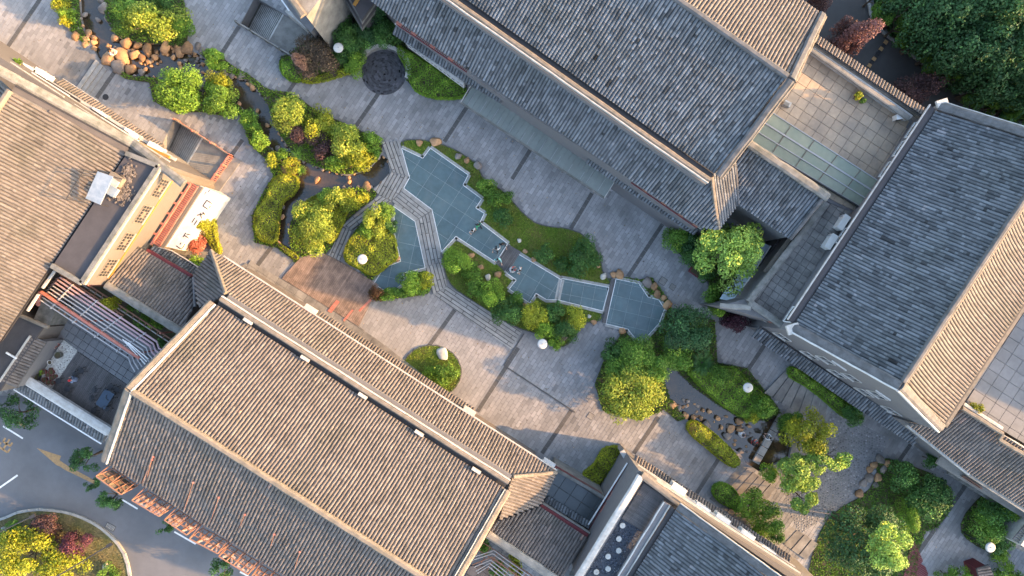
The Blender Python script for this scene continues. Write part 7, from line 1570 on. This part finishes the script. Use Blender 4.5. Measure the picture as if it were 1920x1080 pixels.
row([(205, 112, 14, 't'), (217, 73, 8, 't'), (224, 126, 15, 'g'), (233, 70, 7, 't'), (230, 104, 15, 't'), (240, 82, 12, 't'), (238, 115, 6, 't'), (247, 131, 11, 't'), (254, 103, 11, 't'), (258, 86, 8, 't'), (267, 108, 8, 't'), (266, 136, 7, 'g'), (273, 131, 5, 't'), (277, 94, 12, 't'), (278, 116, 5, 't'), (291, 107, 7, 't'), (311, 90, 13, 't'), (326, 108, 5, 't'), (333, 88, 7, 't'), (337, 97, 10, 't'), (337, 119, 5, 't'), (340, 127, 4, 't'), (348, 113, 4, 'g'), (355, 92, 13, 't'), (369, 116, 4, 'g'), (373, 88, 9, 'g'), (381, 96, 8, 'g'), (380, 136, 4, 't')], 'boulders of the orange pile', 'from the left in the orange boulder pile')
row([(424, 133, 9, 'g'), (437, 129, 8, 'g'), (436, 141, 8, 'g'), (452, 141, 9, 'g'), (466, 157, 6, 't'), (474, 163, 8, 't'), (487, 168, 6, 'g'), (498, 184, 6, 'g')], 'boulders of the middle stream', 'from the left between oblong bush and neat round tree')
row([(483, 208, 5, 't'), (502, 236, 5, 't'), (531, 257, 5, 't'), (522, 279, 7, 'g'), (550, 305, 6, 't'), (541, 322, 13, 't'), (594, 338, 7, 't'), (630, 323, 4, 't'), (654, 333, 4, 't'), (655, 341, 5, 't'), (689, 352, 10, 't'), (704, 299, 5, 'g'), (576, 378, 7, 'g'), (527, 386, 7, 'g'), (530, 407, 6, 't')], 'boulders of the pond', 'down the channel and round the pond')
row([(786, 268, 7, 't'), (817, 268, 10, 't'), (859, 293, 7, 'g'), (875, 301, 6, 't'), (896, 312, 9, 'g'), (974, 451, 5, 'w'), (985, 472, 5, 't'), (1000, 487, 5, 't'), (1131, 518, 7, 'w'), (1122, 500, 4, 't')], 'boulders in the long lawn', 'from the left in the long lawn', z=.05)
row([(742, 470, 5, 't'), (745, 485, 6, 't'), (884, 480, 6, 't'), (901, 500, 6, 't'), (914, 520, 6, 'w'), (934, 515, 8, 't'), (895, 553, 4, 'w'), (965, 563, 5, 'w'), (984, 572, 5, 't'), (997, 577, 5, 't'), (1105, 593, 4, 'w'), (1113, 604, 6, 't')], 'boulders in the lower bed', 'from the left in the beds below the glass floors', z=.05)
row([(1150, 515, 7, 't'), (1161, 515, 10, 't'), (1212, 531, 10, 'g'), (1226, 537, 8, 't'), (1232, 552, 9, 't'), (1243, 558, 6, 't'), (1251, 572, 10, 't'), (1166, 620, 7, 't')], 'boulders round the last glass floor', 'clockwise from the left around the many-sided glass floor', z=.05)
row([(1262, 760, 9, 't'), (1273, 765, 6, 'g'), (1285, 779, 7, 't'), (1289, 753, 4, 'g'), (1300, 783, 5, 't'), (1318, 769, 4, 't'), (1330, 772, 5, 't'), (1324, 797, 9, 'g'), (1315, 784, 4, 't'), (1345, 785, 5, 't'), (1353, 801, 4, 't'), (1369, 803, 8, 't'), (1385, 790, 8, 't'), (1387, 805, 7, 't'), (1404, 799, 4, 't'), (1363, 818, 8, 'g'), (1389, 846, 6, 'g'), (1228, 662, 6, 't'), (1240, 690, 6, 't')], 'boulders of the lower stream', 'from the left in the lower stream')
row([(1650, 862, 10, 'g'), (1638, 872, 9, 't'), (1655, 880, 9, 'g'), (1628, 895, 10, 'g'), (1645, 895, 8, 't'), (1618, 905, 8, 'g'), (1662, 868, 7, 't'), (1610, 925, 9, 't'), (1640, 908, 6, 'g'), (1630, 880, 8, 't')], 'boulders of the small pool', 'in the heap beside the small dark pool', z=.0)

rr = np.random.RandomState(77); q = []
for i in range(44):
    u = rr.rand(); x = 196 + 190 * u + rr.uniform(-6, 6); y = (98 + 18 * u) + rr.uniform(-26, 24) * (1 - .35 * u)
    q.append((x, y, rr.uniform(2.5, 5.5)))
for x, y, r in q: boulder(x, y, r, M_rock if rr.rand() < .8 else M_rockg, 'small tan stone filling a gap in the orange boulder pile', 'small stones between the boulders of the orange pile', z=-.25, name='stone')
q = []
for i in range(46):
    x, y = rr.uniform(1262, 1440), 0; y = 765 + (x - 1262) * .42 + rr.uniform(-26, 30); q.append((x, y, rr.uniform(1.8, 4.2)))
SP2 = np.array(S2)
for x, y, r in q:
    if in_poly([x], [y], S2)[0]: boulder(x, y, r, M_rock if rr.rand() < .5 else M_rockg, 'small stone lying in the shallow water of the lower stream', 'small stones in the lower stream', z=-.33, name='stone')
sp = resample(w2(S1), .55)
for i, (x, y) in enumerate(sp):
    px, py = 960 + x * FPX / CAMZ, 540 - y * FPX / CAMZ
    if -20 < py and rr.rand() < .62: boulder(px + rr.uniform(-2, 2), py + rr.uniform(-2, 2), rr.uniform(2.5, 5.0), M_rockg if rr.rand() < .6 else M_rock, 'small stone in the rough edging of the upper stream bank', 'small stones edging the upper stream', z=-.12, name='stone')
# stone crossing over the lower stream
cr = thing('stone_crossing', P(1440, 820), 'narrow stone slab crossing over the lower stream', 'bridge')
A, B = P(1467, 778, .12), P(1416, 868, .12)
for i in range(6): MB().bar(A.lerp(B, i / 6 + .006), A.lerp(B, (i + 1) / 6 - .006), .62, .22).build('stone_slab', M_plank, cr)

# ================================================================== LAMPS, POTS, FURNITURE
M_lamp = mat('frosted_lamp_disc', (.44, .44, .42), .5, .35, 4, (.33, .33, .31), .7)
for k, (x, y, lb) in enumerate(((634, 89, 'round white disc lamp above the dark purple tree'), (679, 486, 'round white disc lamp in the yellow green planting'), (1017, 645, 'round white disc lamp on the shaded court below the lower bed'), (1403, 727, 'round white disc lamp over the long clipped planting'), (1858, 1027, 'round white disc lamp at the bottom right'))):
    h = 3.4; p = P(x, y, h); t = thing('disc_lamp', flat(p, 0), lb, 'garden lamp', 'round white garden lamps')
    MB().tube(flat(p, 0), flat(p, h - .05), .05, .04, 10).build('pole', M_dark, t); MB().lathe(flat(p, 0), [(.13, 0), (.13, .06), (.06, .12)], 12).build('base', M_dark, t)
    MB().lathe(flat(p, h - .14), [(.10, 0), (.36, .02), (.39, .08), (.38, .12), (.30, .15), (0, .165)], 28).build('lamp_disc', M_lamp, t, smooth=True); MB().lathe(flat(p, h - .10), [(.385, 0), (.405, .01), (.405, .03), (.385, .04)], 28).build('rim', M_kerb, t); MB().lathe(flat(p, h + .02), [(.05, 0), (.04, .05), (0, .06)], 8).build('finial', M_kerb, t)
def pot(x, y, z, r, lb, plant=None, m=M_clay, pl=0.3):
    t = thing('plant_pot', P(x, y, z), lb, 'pot'); p = P(x, y, z); MB().lathe(p, [(r * .7, 0), (r, r * 1.4), (r * .85, r * 1.4), (r * .8, r * 1.2), (0, r * 1.2)], 14).build('pot_body', m, t); MB().lathe(p + UP * r * 1.21, [(r * .78, 0), (0, .02)], 12).build('pot_soil', M_soil, t)
    if plant: crown(t, 'foliage', p + UP * (r * 1.4 + pl * .5), pl, pl, pl * .7, plant, 90, .10, 5, int(x), lobr=.5)
names = ['at the top of the gravel strip', 'leftmost in the pot cluster', 'second in the pot cluster', 'third in the pot cluster', 'middle of the pot cluster', 'right side of the pot cluster', 'lower left of the pot cluster', 'bottom of the pot cluster', 'lower right of the pot cluster', 'topmost of the pot cluster']
for k, (x, y, r) in enumerate(((110, 645, .22), (86, 696, .2), (94, 702, .2), (100, 697, .22), (101, 708, .2), (106, 705, .18), (87, 711, .2), (95, 716, .2), (102, 717, .18), (98, 692, .16))): pot(x, y, 3.58, r, 'maroon plant pot ' + names[k], L_pinkl if k == 0 else None)
pot(97, 679, 3.58, .2, 'white pot with a dark centre in the middle of the gravel strip', None, M_white); pot(114, 665, 3.58, .3, 'grey stone bowl near the top of the gravel strip', None, M_concd); pot(81, 698, 3.58, .2, 'pot with a small green plant at the lower end of the gravel strip', L_bright); pot(72, 706, 3.58, .38, 'large black tub in the patio corner', None, M_dark); pot(262, 582, 5.2, .14, 'small white pot hung in the planted strip', L_mid, M_white, .15)
def chair(x, y, z, rz, lb):
    p = P(x, y, z); t = thing('patio_chair', p, lb, 'chair', 'dark wire patio chairs', rz=rz)
    def part(mb, n): o = bpy.data.objects.new(n, mb.mesh(n)); COL.objects.link(o); o.parent = t; o.data.materials.append(M_dark)
    part(MB().lathe((0, 0, .42), [(.22, 0), (.23, .03), (0, .035)], 14), 'seat')
    pts = [Vector((-.22 + .0 * a, 0, 0)) for a in range(1)]
    part(MB().path([Vector((-math.cos(a) * .24, math.sin(a) * .24, .72 + .08 * math.cos(a))) for a in np.linspace(-1.5, 1.5, 9)], .022, 5), 'back_rail')
    for a in (-1.1, -.4, .4, 1.1): part(MB().tube((-math.cos(a) * .22, math.sin(a) * .22, .44), (-math.cos(a) * .24, math.sin(a) * .24, .75), .012, n=5), 'back_slat')
    for sx in (-1, 1):
        for sy in (-1, 1): part(MB().tube((sx * .15, sy * .15, .43), (sx * .2, sy * .2, 0), .016, n=5), 'leg')
for k, (x, y, a, lb) in enumerate(((147, 701, 2.5, 'patio chair up and right of the person in red'), (133, 728, 1.0, 'patio chair below the person in red'), (158, 694, .4, 'patio chair furthest right in the group round the person'), (116, 713, 0, 'patio chair left of the person in red'), (184, 729, 2.6, 'chair at the upper left corner of the dark table'), (178, 745, 3.1, 'chair at the left side of the dark table'), (213, 724, 1.2, 'chair at the upper right of the dark table'), (215, 742, 0.3, 'chair at the right side of the dark table'), (182, 768, 3.8, 'chair at the lower left of the dark table'), (207, 764, 5.2, 'chair at the lower right of the dark table'), (224, 729, .5, 'spare chair near the hall verge by the dark table'))): chair(x, y, 3.6, a, lb)
t = thing('patio_table', P(197, 748, 3.6), 'dark blue rectangular table on the patio deck', 'table'); M_blue = mat('dark_blue_tabletop', (.035, .055, .085), .5, .15, 3); MB().box(P(197, 748, 4.33), .85, 1.45, .05, -.58).build('table_top', M_blue, t)
for i in (-1, 1):
    for j in (-1, 1): c = P(197, 748, 3.97) + Matrix.Rotation(-.58, 3, 'Z') @ Vector((i * .36, j * .65, 0)); MB().box(Vector((c.x, c.y, 3.95)), .06, .06, .7).build('leg', M_dark, t)
# ================================================================== PEOPLE
wh, bk, gn, tq_, rd, bl, pk = (.60, .60, .60), (.03, .03, .035), (.03, .25, .12), (.30, .60, .58), (.55, .06, .05), (.20, .24, .33), (.62, .40, .36)
person(897, 423, .10, 2.2, 'walk', (gn, bk), 'person in a green shirt on the large glass floor, near its right edge'); person(886, 433, .10, -1.0, 'stand', (wh, bk), 'person in a white shirt standing left of the one in green')
person(942, 457, .10, -1.2, 'reach', (bk, bk), 'person in dark clothes at the far corner of the large glass floor'); person(931, 467, .10, -1.8, 'walk', (wh, bk), 'person in a white shirt walking beside the wooden bridge'); person(933, 486, .13, -1.2, 'reach', (tq_, tq_), 'person in turquoise bending at the lower corner of the wooden bridge')
person(957, 508, .10, .6, 'crouch', (wh, rd), 'person crouching in white and red just past the wooden bridge'); person(974, 507, .10, -.4, 'stand', (wh, bk), 'small person with arms apart on the diagonal glass floor')
person(207, 89, .10, -2.2, 'crouch', (pk, wh), 'person in pale pink crouching on the orange boulders'); person(199, 97, .0, .7, 'crouch', ((.55, .65, .68), wh), 'person in pale blue crouching beside the one in pink on the boulders')
person(136, 714, 3.6, 2.9, 'sit', (bl, bl), 'person seated on the patio wearing a red cap and grey top', hair=(.6, .03, .03))
person(1391, 816, -.30, -.3, 'crouch', (wh, bl), 'person in a white top crouching in the lower stream'); person(1447, 823, .23, 2.6, 'sit', (wh, bk), 'person in a white top sitting on the stone crossing'); person(1417, 837, -.30, .9, 'crouch', (bk, rd), 'person in black and red crouching left of the stone crossing')
person(217, 16, .05, 0, 'crouch', (rd, rd), 'person in bright red at the top edge beside the stream')

# fallen leaves and pale flecks on the court
rr = np.random.RandomState(31); n = 2600; X = rr.uniform(-42, 42, n); Y = rr.uniform(-24, 24, n); k = np.ones(n, bool)
for h in HB[:12]: k &= ~in_poly(X, Y, h)
X, Y = X[k], Y[k]; n = len(X); C = np.stack([X, Y, np.full(n, .03)], 1); Nn = np.stack([rr.normal(0, .3, n), rr.normal(0, .3, n), np.ones(n)], 1)
o = link('fallen_leaves', leaf_mesh(C, Nn, .13, rr.normal(0, .6, n), .7, rr), None, LM('dry_leaves', (.20, .15, .06), (.13, .09, .04), (.3, .2, .1))); o['kind'] = 'stuff'
print('tiles quads', TILES[0], 'objects', len(bpy.data.objects))
